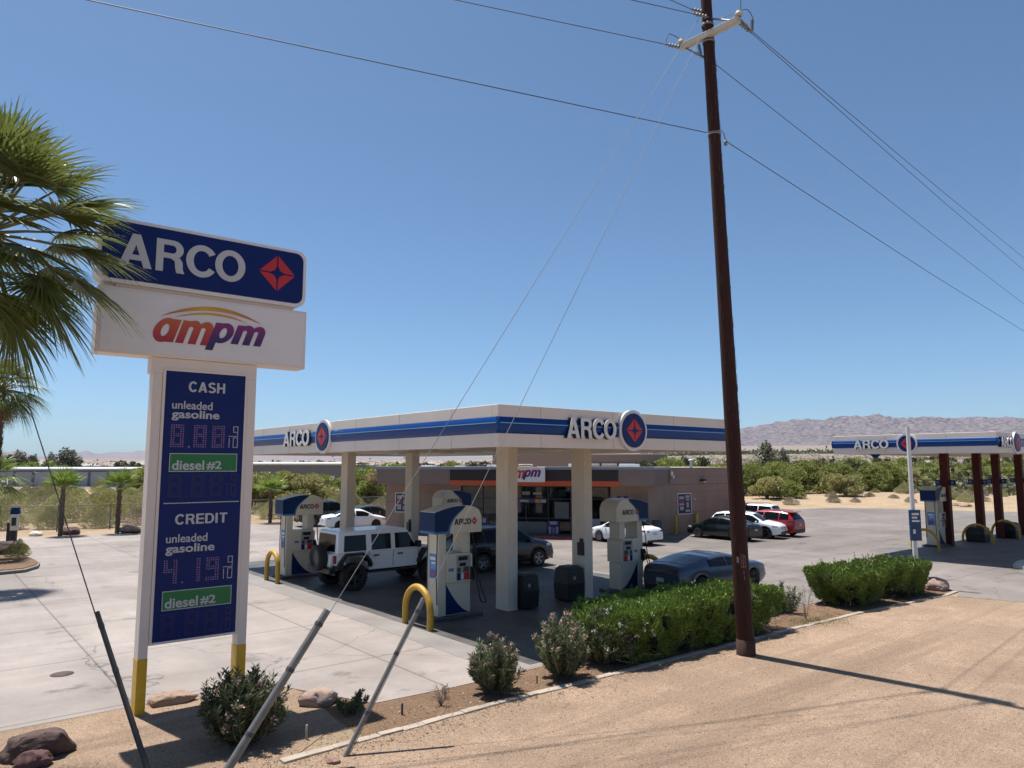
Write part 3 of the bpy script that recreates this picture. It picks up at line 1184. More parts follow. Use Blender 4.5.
for txt, zb, mm in (('888', 4.295, M_led), ('888', 3.45, M_led_off), ('419', 2.025, M_led), ('888', 1.15, M_led_off)):
    for ch, x in zip(txt, (.25, .62, .925)):
        mb = MB()
        led_digit(mb, ch, x, zb, .225, .40)
        mb.build('price_digit', mm, pan)
    mb = MB()
    mb.box(.545, .57, -.006, 0, zb, zb + .03)
    mb.build('decimal_point', mm, pan)
    mb = MB()
    t = .012
    lines = [(1.29, 1.375, .38), (1.29, 1.375, .28), (1.21, 1.375, .205), (1.29, 1.375, .18), (1.29, 1.375, .01)]
    for a, b_, z_ in lines:
        mb.box(a, b_, -.006, 0, zb + z_, zb + z_ + t)
    for a, z0_, z1_ in ((1.363, .22, .38), (1.29, .292, .38), (1.22, .01, .18), (1.29, .022, .18), (1.363, .022, .18)):
        mb.box(a, a + t, -.006, 0, zb + z0_, zb + z1_)
    mb.build('nine_tenths', M_led_line if mm is M_led else M_led_off, pan)


def rrect(x0, x1, z0, z1, r, n=6):
    pts = []
    for cx, cz, a0 in ((x1 - r, z0 + r, -PI / 2), (x1 - r, z1 - r, 0), (x0 + r, z1 - r, PI / 2), (x0 + r, z0 + r, PI)):
        for i in range(n + 1):
            a = a0 + PI / 2 * i / n
            pts.append((cx + r * math.cos(a), cz + r * math.sin(a)))
    return pts


mb = MB()
mb.prism_xz(rrect(-1.01, 2.52, 6.99, 8.09, .19), -.06, .36)
cab = mb.build('brand_cabinet', M_sign_white, sign, bevel=.015)
mb = MB()
mb.prism_xz(rrect(-.945, 2.455, 7.055, 8.03, .15), -.072, -.0605)
mb.build('cabinet_face', M_navy, cab)
mb = MB()
arco(mb, -.70, 7.29, 2.055, .56, -.0725, .012)
mb.build('brand_letters', M_letter_gray, cab)
mb = MB()
emblem(mb, 1.95, 7.58, .345, .345, -.082, -.0725)
mb.build('red_emblem', M_red, cab)
mb = MB()
mb.box(-.7, 2.32, .02, .28, 6.925, 6.988)
mb.build('cabinet_spacer', M_fascia, sign)
mb = MB()
mb.box(-.955, 2.56, -.05, .35, 5.817, 6.925)
sc_ = mb.build('store_cabinet', M_fascia, sign, bevel=.012)
mb = MB()
mb.box(-.90, 2.505, -.058, -.0505, 5.87, 6.872)
mb.build('cabinet_face', M_sign_white, sc_)
store_logo(sc_, -.165, 5.965, 1.93, -.0585, .008)
for x in (.62, 1.6):
    pass

# ================================================================== forecourt canopies


def half_round(w, n=7, flat=.10, bulge=.10):
    """profile of the projecting blue band: (outward, z) from bottom to top"""
    pts = []
    for i in range(n + 1):
        t = i / n
        pts.append((.062 * math.sin(PI * t) ** .6, w * t))
    return pts


def canopy(name, label, loc, rotz, LX, LY, z0, z1, zb0, zb1, cols, col_mat, col_w, logos):
    """deck with fascia panels, projecting band, letters and emblem discs; local x along the front, y to the back"""
    t = thing(name, label, 'canopy', loc, rotz)
    th = .22
    mb = MB()
    mb.box(0, LX, 0, th, z0, z1)
    mb.box(0, LX, LY - th, LY, z0, z1)
    mb.box(0, th, th, LY - th, z0, z1)
    mb.box(LX - th, LX, th, LY - th, z0, z1)
    mb.build('fascia', M_fascia, t, bevel=.012)
    mb = MB()
    x = 1.25
    while x < LX - .6:                      # panel joints
        mb.box(x, x + .012, -.004, -.001, z0 + .01, z1 - .01)
        mb.box(x, x + .012, LY + .001, LY + .004, z0 + .01, z1 - .01)
        x += 2.44
    y = 1.8
    while y < LY - .6:
        mb.box(-.004, -.001, y, y + .012, z0 + .01, z1 - .01)
        y += 2.44
    mb.build('panel_joint', mat('fascia_joint', (.46, .41, .37), .6), t)
    mb = MB()
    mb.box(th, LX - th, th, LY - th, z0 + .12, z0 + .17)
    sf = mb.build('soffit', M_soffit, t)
    mb = MB()
    n = 0
    for cx in (LX * .27, LX * .73):
        y = 1.6
        while y < LY - 1:
            mb.box(cx - .32, cx + .32, y, y + .64, z0 + .055, z0 + .1195)
            y += 3.3
    mb.build('ceiling_light', mat('light_lens', (.62, .6, .54), .4), t, bevel=.02)
    mb = MB()
    mb.box(th, LX - th, th, LY - th, z1 - .16, z1 - .11)
    mb.build('roof_deck', mat('roof_deck', (.5, .5, .5), .8, var=.1), t)
    # band: four runs, each broken at its disc
    prof = half_round(zb1 - zb0)

    def run(M, a, b_, mb, mbs):
        mb.M = M
        n = len(prof)
        v = [(a, -p[0] - .004, zb0 + p[1]) for p in prof] + [(b_, -p[0] - .004, zb0 + p[1]) for p in prof]
        mb.add(v, [(i, n + i, n + i + 1, i + 1) for i in range(n - 1)], 0, True)
        mb.add(v, [list(range(n)), list(range(2 * n - 1, n - 1, -1))])
        zc = zb0 + (zb1 - zb0) * .60
        mbs.M = M
        mbs.box(a + .06, b_ - .06, -.076, -.060, zc, zc + .020)
    mb, mbs = MB(), MB()
    sides = {'front': (Matrix.Identity(4), LX), 'left': (rot_at(0, LY, -PI / 2), LY), 'right': (rot_at(LX, 0, PI / 2), LY), 'back': (rot_at(LX, LY, PI), LX)}
    for k, (M, Ln) in sides.items():
        g = logos.get(k)
        if g:
            dx, r = g[1], g[2]
            run(M, -.06, dx - r * .9, mb, mbs)
            run(M, dx + r * .9, Ln + .06, mb, mbs)
        else:
            run(M, -.06, Ln + .06, mb, mbs)
    mb.build('blue_band', M_blue, t)
    mbs.build('light_strip', M_blue_lt, t)
    for k, (lx, dx, r, lw, lh) in logos.items():
        M, Ln = sides[k]
        zc = (z0 + z1) / 2 + .01
        mb = MB()
        mb.M = M
        mb.disc(dx, zc, r, -.085, -.004)
        d = mb.build('emblem_disc', M_sign_white, t, bevel=.01)
        mb = MB()
        mb.M = M
        mb.disc(dx, zc, r * .83, -.115, -.0855)
        mb.build('blue_disc', M_disc_blue, d, bevel=.02)
        mb = MB()
        mb.M = M
        emblem(mb, dx, zc, r * .60, r * .60, -.124, -.1155)
        mb.build('red_emblem', M_red, d)
        # channel letters: white faces on dark returns
        mb = MB()
        mb.M = M
        arco(mb, lx, zc - lh / 2, lw, lh, -.118, .014)
        lt = mb.build('brand_letters', M_letter, t)
        mb = MB()
        mb.M = M
        arco(mb, lx, zc - lh / 2, lw, lh, -.004, .112)
        mb.build('letter_return', mat('letter_return', (.012, .014, .03), .4), lt)
    for (cx, cy) in cols:
        mb = MB()
        w, w2 = col_w[0] / 2, col_w[1] / 2
        mb.box(cx - w, cx + w, cy - w2, cy + w2, 0, z0 + .118)
        mb.box(cx - w - .012, cx + w + .012, cy - w2 - .012, cy + w2 + .012, 0.0, .03)
        mb.build('column', col_mat, t, bevel=.012)
    return t


CU0, CU1, CV0, CV1 = -2.95, 5.96, -3.3, 14.2
can1 = canopy('canopy', 'large cream fuel canopy with a blue band on four cream columns', W(CU0, CV0, .014), TH, CU1 - CU0, CV1 - CV0, 4.385, 5.33, 4.685, 5.055,
              [(.17 - CU0, .25 - CV0), (3.02 - CU0, .12 - CV0), (.17 - CU0, 10.0 - CV0), (3.05 - CU0, 10.0 - CV0)], M_column, (.35, .54),
              {'front': (-.97 - CU0, 1.43 - CU0, .53, 1.70, .49), 'left': (CV1 - 8.48, CV1 - 5.45, .53, 2.1, .50), 'right': (7.2, 10.2, .53, 1.9, .49)})
C2 = Vector((19.07, 28.4, 0.014))
M_col2 = mat('column_redbrown', (.070, .013, .010), .6, var=.25, scale=3, spec=.2)


def c2loc(p):
    d = Vector((p.x - C2.x, p.y - C2.y, 0))
    return (d.dot(UR), d.dot(UL))


C2COL = [c2loc(G(*q)) for q in ((949.8, 546), (982.3, 542.3), (1001, 538.5), (1024, 535.5))]
can2 = canopy('canopy', 'smaller diesel canopy on dark red columns beyond the hedges', C2, TH, 20.5, 6.57, 4.47, 5.30, 4.745, 5.09,
              C2COL, M_col2, (.34, .36),
              {'left': (6.57 - 5.58, 6.57 - 3.32, .42, 1.52, .38), 'front': (.12, 2.15, .45, 1.40, .40)})
# the number boxes on the red columns and the little blue triangle sign that hangs from the fascia
for cx, cy in C2COL:
    for sgn in (-1, 1):
        mb = MB()
        mb.box(cx - .06, cx + .06, cy + sgn * .33 - .13, cy + sgn * .33 + .13, 2.98, 3.24)
        mb.box(cx - .02, cx + .02, cy + sgn * .18, cy + sgn * .22, 3.09, 3.13)
        mb.M = Matrix.Identity(4)
        nb = mb.build('number_box', M_navy, can2, bevel=.01)
        mb = MB()
        mb.M = rot_at(cx - .061, cy + sgn * .33, -PI / 2)
        mb.disc(0, 3.11, .08, -.006, 0, 16)
        mb.build('number_disc', mat('number_disc', (.10, .12, .24), .4), nb)
mb = MB()
mb.M = rot_at(.05, 4.72, -PI / 2)
mb.prism_xz([(-.07, 4.30), (.07, 4.30), (.24, 4.465), (-.24, 4.465)], -.03, .03)
mb.build('hanging_sign', M_pump_blue, can2)
# call boxes on cream columns
for cx, cy in ((3.02, .05), (3.05, 9.92)):
    mb = MB()
    x, y = cx - CU0, cy - CV0
    mb.box(x - .295, x - .175, y - .20, y + .0, 1.30, 1.68)
    mb.box(x - .24, x - .175, y - .15, y - .05, 1.68, 1.79)
    mb.build('squeegee_box', M_black, can1, bevel=.01)

# ================================================================== fuel dispensers
PL = Vector((0, 0, .014))


def hose(pts, n=18):
    """smooth curve through control points"""
    P = [Vector(p) for p in pts]
    out = []
    for i in range(len(P) - 1):
        p0, p1, p2, p3 = P[max(i - 1, 0)], P[i], P[i + 1], P[min(i + 2, len(P) - 1)]
        for k in range(6):
            t = k / 6
            out.append(.5 * ((2 * p1) + (p2 - p0) * t + (2 * p0 - 5 * p1 + 4 * p2 - p3) * t * t + (3 * p1 - p0 - 3 * p2 + p3) * t ** 3))
    out.append(P[-1])
    return out


def dispenser(label, loc, rotz, blue_end=-1):
    """island dispenser 1.1 x .52 m with a domed topper; blue_end: which end of x carries the blue swoosh"""
    t = thing('fuel_dispenser', label, 'fuel dispenser', loc, rotz, 'fuel dispensers')
    m = blue_end            # mirror factor: local x is measured away from the blue end
    S = Matrix.Scale(-1, 4, (1, 0, 0)) if m > 0 else Matrix.Identity(4)

    def nb():
        b = MB()
        b.M = S
        return b
    b = nb(); b.box(-.72, .80, -.42, .42, 0, .10)
    b.build('island_plinth', mat('plinth_dark', (.06, .06, .062), .7, var=.2), t, bevel=.02)
    b = nb(); b.box(-.54, -.30, -.26, .26, .10, 2.2)
    b.build('end_pillar', M_pump, t, bevel=.02)
    b = nb(); b.box(.24, .50, -.22, .22, 1.66, 2.2)
    b.build('upper_pillar', M_pump, t, bevel=.015)
    b = nb(); b.box(-.30, .50, -.245, .245, .10, .92)
    b.build('lower_cabinet', M_pump, t, bevel=.012)
    # blue swoosh with white field on the lower cabinet, front and back
    for yy, d in ((-.2455, -.004), (.2455, .004)):
        b = nb()
        arc = [(-.29 + .78 * q, .13 + .775 * (1 - q) ** 1.75) for q in np.linspace(0, 1, 16)]
        poly = [(-.29, .12), (.49, .12)] + [(x, z) for x, z in arc[::-1]]
        v = [(p[0], yy + d, p[1]) for p in poly]
        b.add(v, [list(range(len(v))) if d < 0 else list(range(len(v)))[::-1]])
        b.build('swoosh_panel', M_pump_blue, t)
    b = nb()
    b.prism_xz([(-.30, .93), (.52, .93), (.52, 1.60), (.46, 1.66), (-.30, 1.66)], -.30, .30)
    cabn = b.build('pump_head', M_pump, t, bevel=.012)
    for sgn in (-1, 1):
        yy = sgn * .30

        def pbox(x0, x1, z0, z1, mm, nm, dep=.012):
            b = nb()
            y0, y1 = (yy - dep, yy - .0005) if sgn < 0 else (yy + .0005, yy + dep)
            b.box(x0, x1, y0, y1, z0, z1)
            return b.build(nm, mm, cabn, bevel=.003)
        pbox(.0, .46, .97, 1.62, M_pump_gray, 'control_panel', .008)
        pbox(.06, .36, 1.48, 1.585, M_screen, 'display', .016)
        pbox(.10, .30, 1.33, 1.42, M_screen, 'display', .016)
        pbox(.03, .13, 1.18, 1.30, M_dark, 'card_reader', .02)
        pbox(.22, .40, 1.18, 1.31, M_dark, 'keypad', .016)
        pbox(.02, .13, .975, 1.16, M_pump_blue, 'grade_button', .018)
        pbox(.15, .22, 1.0, 1.14, M_letter, 'grade_button', .018)
        pbox(.25, .41, .975, 1.17, M_red, 'grade_button', .018)
        pbox(-.24, -.08, 1.22, 1.30, mat('sticker_blue', (.10, .14, .42), .4), 'sticker', .004)
        # nozzle in its boot at the inner side, and its hose
        b = MB()
        y = sgn * .30
        b.box(.44, .56, y - .05, y + .05, .95, 1.30)
        boot = b.build('nozzle_boot', M_black, t, bevel=.02)
        b = MB()
        b.tube(hose([(.50, y + sgn * .06, 1.30), (.53, y + sgn * .10, 1.18), (.54, y + sgn * .12, 1.02)]), .028, 7)
        b.build('nozzle', M_black, boot)
        b = MB()
        b.tube(hose([(.50, y, 2.2), (.58, y + sgn * .05, 1.7), (.60, y + sgn * .10, 1.2), (.78, y + sgn * .12, .62), (.92, y + sgn * .10, .36), (.72, y + sgn * .12, .40), (.62, y + sgn * .11, .8), (.54, y + sgn * .10, 1.05)]), .016, 6)
        b.build('hose', M_rubber, t)
        # thin drip line at the outer end
        b = nb()
        b.tube([(-.56, sgn * .22, 2.2), (-.575, sgn * .22, 1.1), (-.56, sgn * .24, .4)], .012, 6)
        b.build('vapour_line', M_rubber, t)
    # end posters
    b = nb(); b.box(-.545, -.5405, -.17, .15, 1.05, 1.68)
    ps = b.build('end_poster', mat('poster_sky', (.08, .30, .62), .35, col2=(.03, .12, .42), scale=3), t)
    b = nb(); b.box(-.550, -.5455, -.15, .13, 1.08, 1.28)
    b.build('poster_image', mat('poster_dark', (.05, .02, .16), .4, col2=(.20, .10, .28), scale=14), ps)
    b = nb(); b.box(-.550, -.5455, -.13, .11, 1.52, 1.60); b.box(-.550, -.5455, -.13, .05, 1.42, 1.47)
    b.build('poster_lines', M_letter, ps)
    # topper: domed box
    n = 16
    top = []
    for i in range(n + 1):
        s = i / n
        x = -.72 + 1.50 * s
        z = 2.76 + .155 * math.sin(PI * min(1, (s + .02) * .86)) if s < .62 else None
        if z is None:
            q = (s - .62) / .38
            z = 2.915 - .0 - .30 * (1 - math.sqrt(max(0, 1 - q ** 2.2)))
        top.append((x, z))
    poly = [(-.72, 2.20), (.78, 2.20)] + top[::-1]
    b = nb()
    b.prism_xz(poly, -.36, .36, 0, False)
    hood = b.build('topper', M_pump, t, bevel=.012)
    # blue end with its curved edge
    sw = lambda z: -.26 + .62 * ((z - 2.2) / .72) ** 2.2
    for sgn in (-1, 1):
        for mm, off, dep, nm in ((M_cyan, .0, .003, 'cyan_swoosh'), (M_pump_blue, -.06, .006, 'blue_swoosh')):
            pts = []
            for i in range(15):
                s = i / 14
                x = -.725 + s * .98
                zt = np.interp(x, [p[0] for p in top], [p[1] for p in top]) - .006
                pts.append((x, zt))
            up = [(x, z) for x, z in pts if x <= sw(z) + off]
            lo_z = [2.205, 2.3, 2.4, 2.5, 2.6, 2.7, 2.8]
            edge = [(sw(z) + off, z) for z in lo_z if z < up[-1][1] - .01]
            zlow = 2.205 if mm is M_cyan else 2.265
            edge = [(e[0], max(e[1], zlow)) for e in edge]
            poly2 = [(-.725, zlow)] + edge + up[::-1]
            y = sgn * .36
            yy = y + sgn * dep
            v = [(p[0], yy, p[1]) for p in poly2]
            f = list(range(len(v)))
            b = nb()
            b.add(v, [f if sgn < 0 else f[::-1]])
            b.build(nm, mm, hood)
    b = nb(); b.box(-.727, -.7215, -.355, .355, 2.205, 2.265)
    b.build('cyan_swoosh', M_cyan, hood)
    b = nb(); b.box(-.728, -.7215, -.355, .355, 2.2655, 2.75)
    b.build('blue_swoosh', M_pump_blue, hood)
    # lettering, read from the front (-y) and, turned about, from the back
    for sgn in (-1, 1):
        R = Matrix.Identity(4) if sgn < 0 else Matrix.Rotation(PI, 4, 'Z')
        x_em = (.52 if m < 0 else .16)
        x_tx = (.00 if m < 0 else -.40)
        if sgn > 0:
            x_em, x_tx = (-.10, -.62) if m < 0 else (.62, .10)
        b = MB(); b.M = R
        arco(b, x_tx - .12, 2.42, .54, .155, -.367, .005)
        b.build('topper_letters', M_black, hood)
        b = MB(); b.M = R
        emblem(b, x_em + .01, 2.50, .095, .105, -.372, -.364)
        b.build('topper_emblem', M_red, hood)
    return t


dispenser('dispenser with a blue swoosh topper beside the yellow hoop near the cream column', W(-1.64, .42) + PL, TH, -1)
dispenser('dispenser with a blue swoosh topper behind the white off-roader', W(-1.96, 9.62) + PL, TH, -1)
dispenser('dispenser with a gray rounded topper behind the hedge and fastback car', W(5.0, .16) + PL, TH, 1)
dispenser('dispenser whose topper shows above the nearest blue dispenser', W(5.0, 9.9) + PL, TH, 1)
dispenser('dispenser with a blue topper under the diesel canopy by the white pole', G(937, 546.5), TH, -1)
bpy.data.objects['fuel_dispenser.004'].location.z = .014

# ================================================================== hoop guards, bins


def hoop(label, loc, rotz, w=1.15, h=.98, r=.082, group='yellow hoop guards', mm=None):
    mb = MB()
    pts = [(0, -w / 2, -.1), (0, -w / 2, h - w * .5)]
    for k in range(1, 16):
        a = PI - PI * k / 16
        pts.append((0, w / 2 * math.cos(a), h - w * .5 + w * .5 * math.sin(a)))
    pts += [(0, w / 2, h - w * .5), (0, w / 2, -.1)]
    mb.tube(pts, r, 14)
    o = mb.build('hoop_guard', mm or M_yellow, None, loc=loc, rotz=rotz)
    return tag(o, label, 'hoop guard', group)


hoop('scuffed yellow hoop guard before the nearest blue topped dispenser', W(-2.92, -.05), TH)
hoop('yellow hoop guard before the dispenser behind the white off-roader', W(-3.08, 9.05), TH, .98, 1.02, .078)
hoop('yellow hoop guard between the gray topped dispenser and the fastback car', W(6.25, .2), TH, 1.0, .98)
hoop('yellow hoop guard before the diesel canopy dispenser', G(925.5, 550), TH - .25, 1.35, .95, .065)
hoop('worn yellow hoop guard around the second red column', G(978, 543.2), TH - .2, 1.5, .95, .06, mm=M_yellow_old)
hoop('worn yellow hoop guard around the third red column', G(1006, 539.2), TH - .3, 1.5, 1.0, .06, mm=M_yellow_old)


def bin_(label, loc, rotz, s=.58, h=.95):
    t = thing('litter_bin', label, 'litter bin', loc, rotz, 'black litter bins')
    mb = MB()
    a = s / 2
    mb.add([(-a, -a, .03), (a, -a, .03), (a, a, .03), (-a, a, .03), (-a * 1.08, -a * 1.08, h * .55), (a * 1.08, -a * 1.08, h * .55), (a * 1.08, a * 1.08, h * .55), (-a * 1.08, a * 1.08, h * .55),
            (-a * .95, -a * .95, h), (a * .95, -a * .95, h), (a * .95, a * .95, h), (-a * .95, a * .95, h)],
           [(3, 2, 1, 0)] + [(i, (i + 1) % 4, 4 + (i + 1) % 4, 4 + i) for i in range(4)] + [(4 + i, 4 + (i + 1) % 4, 8 + (i + 1) % 4, 8 + i) for i in range(4)] + [(8, 9, 10, 11)])
    mb.build('bin_body', M_black, t, bevel=.03)
    mb = MB()
    mb.box(-a * .85, a * .85, -a * .85, a * .85, h, h + .06, taper=.05)
    mb.build('bin_lid', M_dark, t, bevel=.02)
    mb = MB()
    mb.disc(-.08, h * .72, .055, -a * 1.06, -a * 1.0, 14)
    mb.build('bin_badge', M_pump_gray, t)
    return t


bin_('black litter bin behind the column nearest the blue topped dispenser', W(.66, .05) + PL, TH, .56, .92)
bin_('black litter bin standing against the column by the fastback car', W(2.45, .12) + PL, TH, .62, .95)
bin_('black litter bin inside the hoop at the second red column', G(978.5, 542), TH, .85, .75)
bin_('black litter bin inside the hoop at the third red column', G(1009, 537.8), TH, .9, .8)

# ================================================================== utility pole, wires and guys
PB = Vector((4.96, 15.80, 0))
LEAN = Vector((-.027, 0.0, 1)).normalized()
M_pole = mat('pole_wood', (.048, .013, .008), .75, col2=(.018, .006, .004), scale=3, stretch=(7, 7, .5), bump=.5, bscale=9, bdist=.02, spec=.3)


def pole_pt(z):
    return PB + LEAN * (z / LEAN.z)


pole = thing('utility_pole', 'tall dark red wooden utility pole with a pale crossarm', 'utility pole', PB)
mb = MB()
mb.tube([pole_pt(-.3) - PB] + [pole_pt(z) - PB for z in (0, 2, 4, 6, 8, 10, 12, 13.6, 15.2)], [.190, .185, .172, .164, .157, .149, .142, .135, .128, .122], 20)
mb.build('pole_shaft', M_pole, pole)
mb = MB()
mb.lathe([(.20, 0), (.196, .33), (.188, .335)], 24)
mb.build('pole_base_wrap', mat('pole_wrap', (.055, .026, .019), .9, var=.35, scale=12), pole)
mb = MB()
rr = random.Random(4)
for i in range(150):                       # pale checks and staple scars
    z = rr.uniform(2.2, 14)
    a = rr.uniform(-2.9, .1)
    L_ = rr.uniform(.03, .22)
    rad_ = .19 - .0038 * z
    p = pole_pt(z) - PB + Vector((math.cos(a) * rad_, math.sin(a) * rad_, 0))
    mb.tube([p, p + LEAN * L_], .0035, 4)
mb.build('wood_checks', mat('wood_checks', (.10, .06, .05), .9), pole)
# paper tag and chalk scribble at head height
mb = MB()
p = pole_pt(1.98) - PB
for (a0, a1, z0, z1) in ((-2.28, -2.0, 1.93, 2.06),):
    v = []
    for z in (z0, z1):
        for k in range(5):
            a = a0 + (a1 - a0) * k / 4
            c = pole_pt(z) - PB
            v.append((c.x + .190 * math.cos(a), c.y + .190 * math.sin(a), z))
    mb.add(v, [(k, k + 1, 6 + k, 5 + k) for k in range(4)])
mb.build('pole_tag', mat('tag_metal', (.20, .15, .14), .5), pole)
mb = MB()


def scrib(pts, r=.006):
    out = []
    for a, z in pts:
        c = pole_pt(z) - PB
        out.append((c.x + .187 * math.cos(a), c.y + .187 * math.sin(a), z))
    mb.tube(out, r, 5)


for cx_, cz_ in ((-1.68, 2.02), (-1.42, 2.02), (-1.68, 1.90), (-1.42, 1.90)):
    scrib([(cx_ + .13 * math.cos(q), cz_ + .055 * math.sin(q) + .01 * math.sin(3 * q)) for q in np.linspace(0, 2 * PI, 10)])
scrib([(-1.8, 1.84), (-1.3, 1.83)])
scrib([(-1.82, 2.12), (-1.7, 2.08), (-1.5, 2.12), (-1.3, 2.06)])
scrib([(-1.62, 1.74), (-1.55, 1.68), (-1.48, 1.74), (-1.55, 1.78), (-1.62, 1.74)])
scrib([(-1.55, 1.68), (-1.55, 1.58)])
mb.build('chalk_scribble', mat('chalk', (.27, .17, .15), .9), pole)

ARM = Vector((.69, -.72, 0)).normalized()
ZA = 12.62
ac = pole_pt(ZA)
zfit = PLANE_AT(707, 33, (PB.x - .35, PB.y - .18), (1, 0)).z
ZA = zfit
ac = pole_pt(ZA) + Vector((0, -.16, 0))
armL, armR = ac - ARM * .78, ac + ARM * .72
M_arm = mat('crossarm', (.38, .36, .30), .6, var=.15, scale=5)
mb = MB()
mb.M = Matrix.Translation(ac - PB) @ Matrix.Rotation(math.atan2(ARM.y, ARM.x), 4, 'Z')
mb.box(-.80, .74, -.065, .065, -.07, .07)
arm = mb.build('crossarm', M_arm, pole, bevel=.008)
mb = MB()
mb.tube([armL - PB + ARM * .1 - Vector((0, 0, .05)), pole_pt(ZA - .58) - PB], .022, 6)
mb.tube([armR - PB - ARM * .1 + Vector((0, 0, .02)), pole_pt(ZA + .48) - PB], .022, 6)
mb.build('crossarm_brace', M_steel, pole)
M_ins = mat('insulator_gray', (.13, .13, .13), .4, var=.1)


def insulator(p, d, n=4, L=.42):
    mb = MB()
    d = Vector(d).normalized()
    q = d.to_track_quat('Z', 'Y').to_matrix().to_4x4()
    mb.M = Matrix.Translation(p - PB) @ q
    prof = [(.012, 0)]
    for i in range(n):
        z = .06 + i * (L - .1) / n
        prof += [(.018, z), (.048, z + .015), (.048, z + .03), (.018, z + .045)]
    prof += [(.02, L - .02), (.03, L), (.0, L + .03)]
    mb.lathe(prof, 10)
    mb.build('insulator', M_ins, pole)
    return p + d * L


LD = Vector((-.94, -.34, -.02))
RD = Vector((.713, .70, -.01))
M_wire = mat('wire', (.05, .05, .055), .6)
M_guy = mat('guy_strand', (.20, .205, .21), .6)
for pp in (armL, armR):
    mb = MB()
    mb.M = Matrix.Translation(pp - PB + Vector((0, 0, .07)))
    mb.lathe([(.05, 0), (.05, .03), (.09, .035), (.09, .07), (.045, .08), (.06, .13), (.0, .15)], 12)
    mb.build('pin_insulator', M_arm, pole)


def extend(a, b, L):
    d = (b - a)
    return b + d.normalized() * L


def wire(name, label, pts, r=.011, mm=None, cat='power line', group=None):
    mb = MB()
    mb.tube(pts, r, 6)
    return tag(mb.build(name, mm or M_wire), label, cat, group)


def sagged(a, b, s, n=14):
    out = []
    for i in range(n + 1):
        t = i / n
        p = a.lerp(b, t)
        out.append(p - Vector((0, 0, 4 * s * t * (1 - t))))
    return out


grp = 'power lines on the utility pole'
ptop = pole_pt(ZA + .42)
aL = insulator(armL, LD)
aC = insulator(ptop - Vector((0, .13, 0)), LD)
aT = insulator(pole_pt(ZA + .62), LD)


def far_left(a, x, y):
    return PLANE_AT(x, y, (a.x, a.y), (LD.x, LD.y))


for a, (x, y), lab in ((aL, (462, 0), 'dark power line leaving the low end of the crossarm over the sign'), (aC, (634, 0), 'dark power line leaving the high end of the crossarm to the sign side'),
                       (aT, (671, 0), 'short visible power line at the very top of the pole')):
    b = far_left(a, x, y)
    e = extend(a, b, 30)
    wire('power_line', lab, sagged(a, e, .06), .009, group=grp)
bR = insulator(armR, RD)
bR2 = insulator(armR + Vector((0, 0, -.05)), RD, 4, .55)
bP = pole_pt(ZA - .55) + Vector((.12, .12, 0))


def far_right(a, x, y):
    return PLANE_AT(x, y, (a.x, a.y), (RD.x, RD.y))


for a, (x, y), lab in ((bR, (1024, 258), 'upper of the two close power lines running from the crossarm tip'), (bR2, (1024, 270.5), 'lower of the two close power lines running from the crossarm tip'),
                       (bP, (1024, 304), 'power line leaving the back of the pole just below the crossarm')):
    b = far_right(a, x, y)
    wire('power_line', lab, [a, a.lerp(b, .5) - Vector((0, 0, .06)), b, extend(a, b, 40)], .009, group=grp)
# lower pair on the clamp
cz = PLANE_AT(706, 131, (PB.x - .3, PB.y - .17), (1, 0)).z
cL = pole_pt(cz) + Vector((-.22, -.1, 0))
cR = pole_pt(cz - .15) + Vector((.26, .02, 0))
mb = MB()
mb.tube([cL - PB, pole_pt(cz) - PB + Vector((-.12, -.12, .0)), pole_pt(cz) - PB + Vector((.12, -.14, .04)), cR - PB + Vector((-.04, 0, .18)), cR - PB], .013, 6)
mb.M = Matrix.Translation(cR - PB + Vector((0, 0, -.05)))
mb.lathe([(.0, -.06), (.04, -.05), (.04, .05), (.02, .07), (0, .08)], 10)
mb.build('line_clamp', M_steel, pole)
b = far_left(cL, 100, 0)
wire('power_line', 'long lower line clamped to the pole and passing above the price sign', sagged(cL, extend(cL, b, 20), .05), .010, group=grp)
b = far_right(cR, 1024, 331)
wire('power_line', 'lowest line running from the clamp over the diesel canopy', [cR, cR.lerp(b, .5) - Vector((0, 0, .08)), b, extend(cR, b, 40)], .010, group=grp)
# jumpers
mb = MB()
J = lambda pts: mb.tube([p - PB for p in hose(pts)], .009, 5)
J([armR + Vector((0, 0, .2)), armR + Vector((.25, .1, .30)), armR + Vector((.42, .25, .1)), bR + Vector((0, 0, -.05))])
J([ptop, ptop + Vector((.35, .05, .1)), armR + Vector((0, 0, .22))])
J([armL + Vector((0, 0, .2)), armL + Vector((-.3, -.1, .28)), aL + Vector((0, 0, .05))])
J([armL + Vector((0, 0, .2)), armL + Vector((.2, .1, .12)), pole_pt(ZA - .35) + Vector((-.18, .1, 0)), bP])
J([armR + Vector((.05, 0, .2)), armR + Vector((.08, 0, 1.0)), armR + Vector((.06, 0, 1.8))])
mb.build('jumper_wire', M_wire, pole)
mb = MB()
q = armR + Vector((.36, .22, -.12))
mb.tube([q - PB, q - PB + Vector((.02, .02, .26))], .04, 8)
q = pole_pt(ZA - .42) + Vector((-.2, .0, 0))
mb.tube([q - PB, q - PB + Vector((-.04, 0, .24))], .035, 8)
mb.build('lightning_arrester', M_ins, pole)
# steel band at the guy attachment
for z in (ZA + .3, ZA - .12, cz):
    mb = MB()
    c = pole_pt(z) - PB
    mb.M = Matrix.Translation(c)
    mb.lathe([(.140, -.03), (.145, -.03), (.145, .03), (.140, .03)], 18)
    mb.build('pole_band', M_steel, pole)


def frac_at(a, b, y):
    """how far along a-b the line crosses image row y"""
    lo, hi = 0.0, 1.0
    for _ in range(40):
        m = (lo + hi) / 2
        if PROJ(a.lerp(b, m))[1] > y:
            lo = m
        else:
            hi = m
    return lo


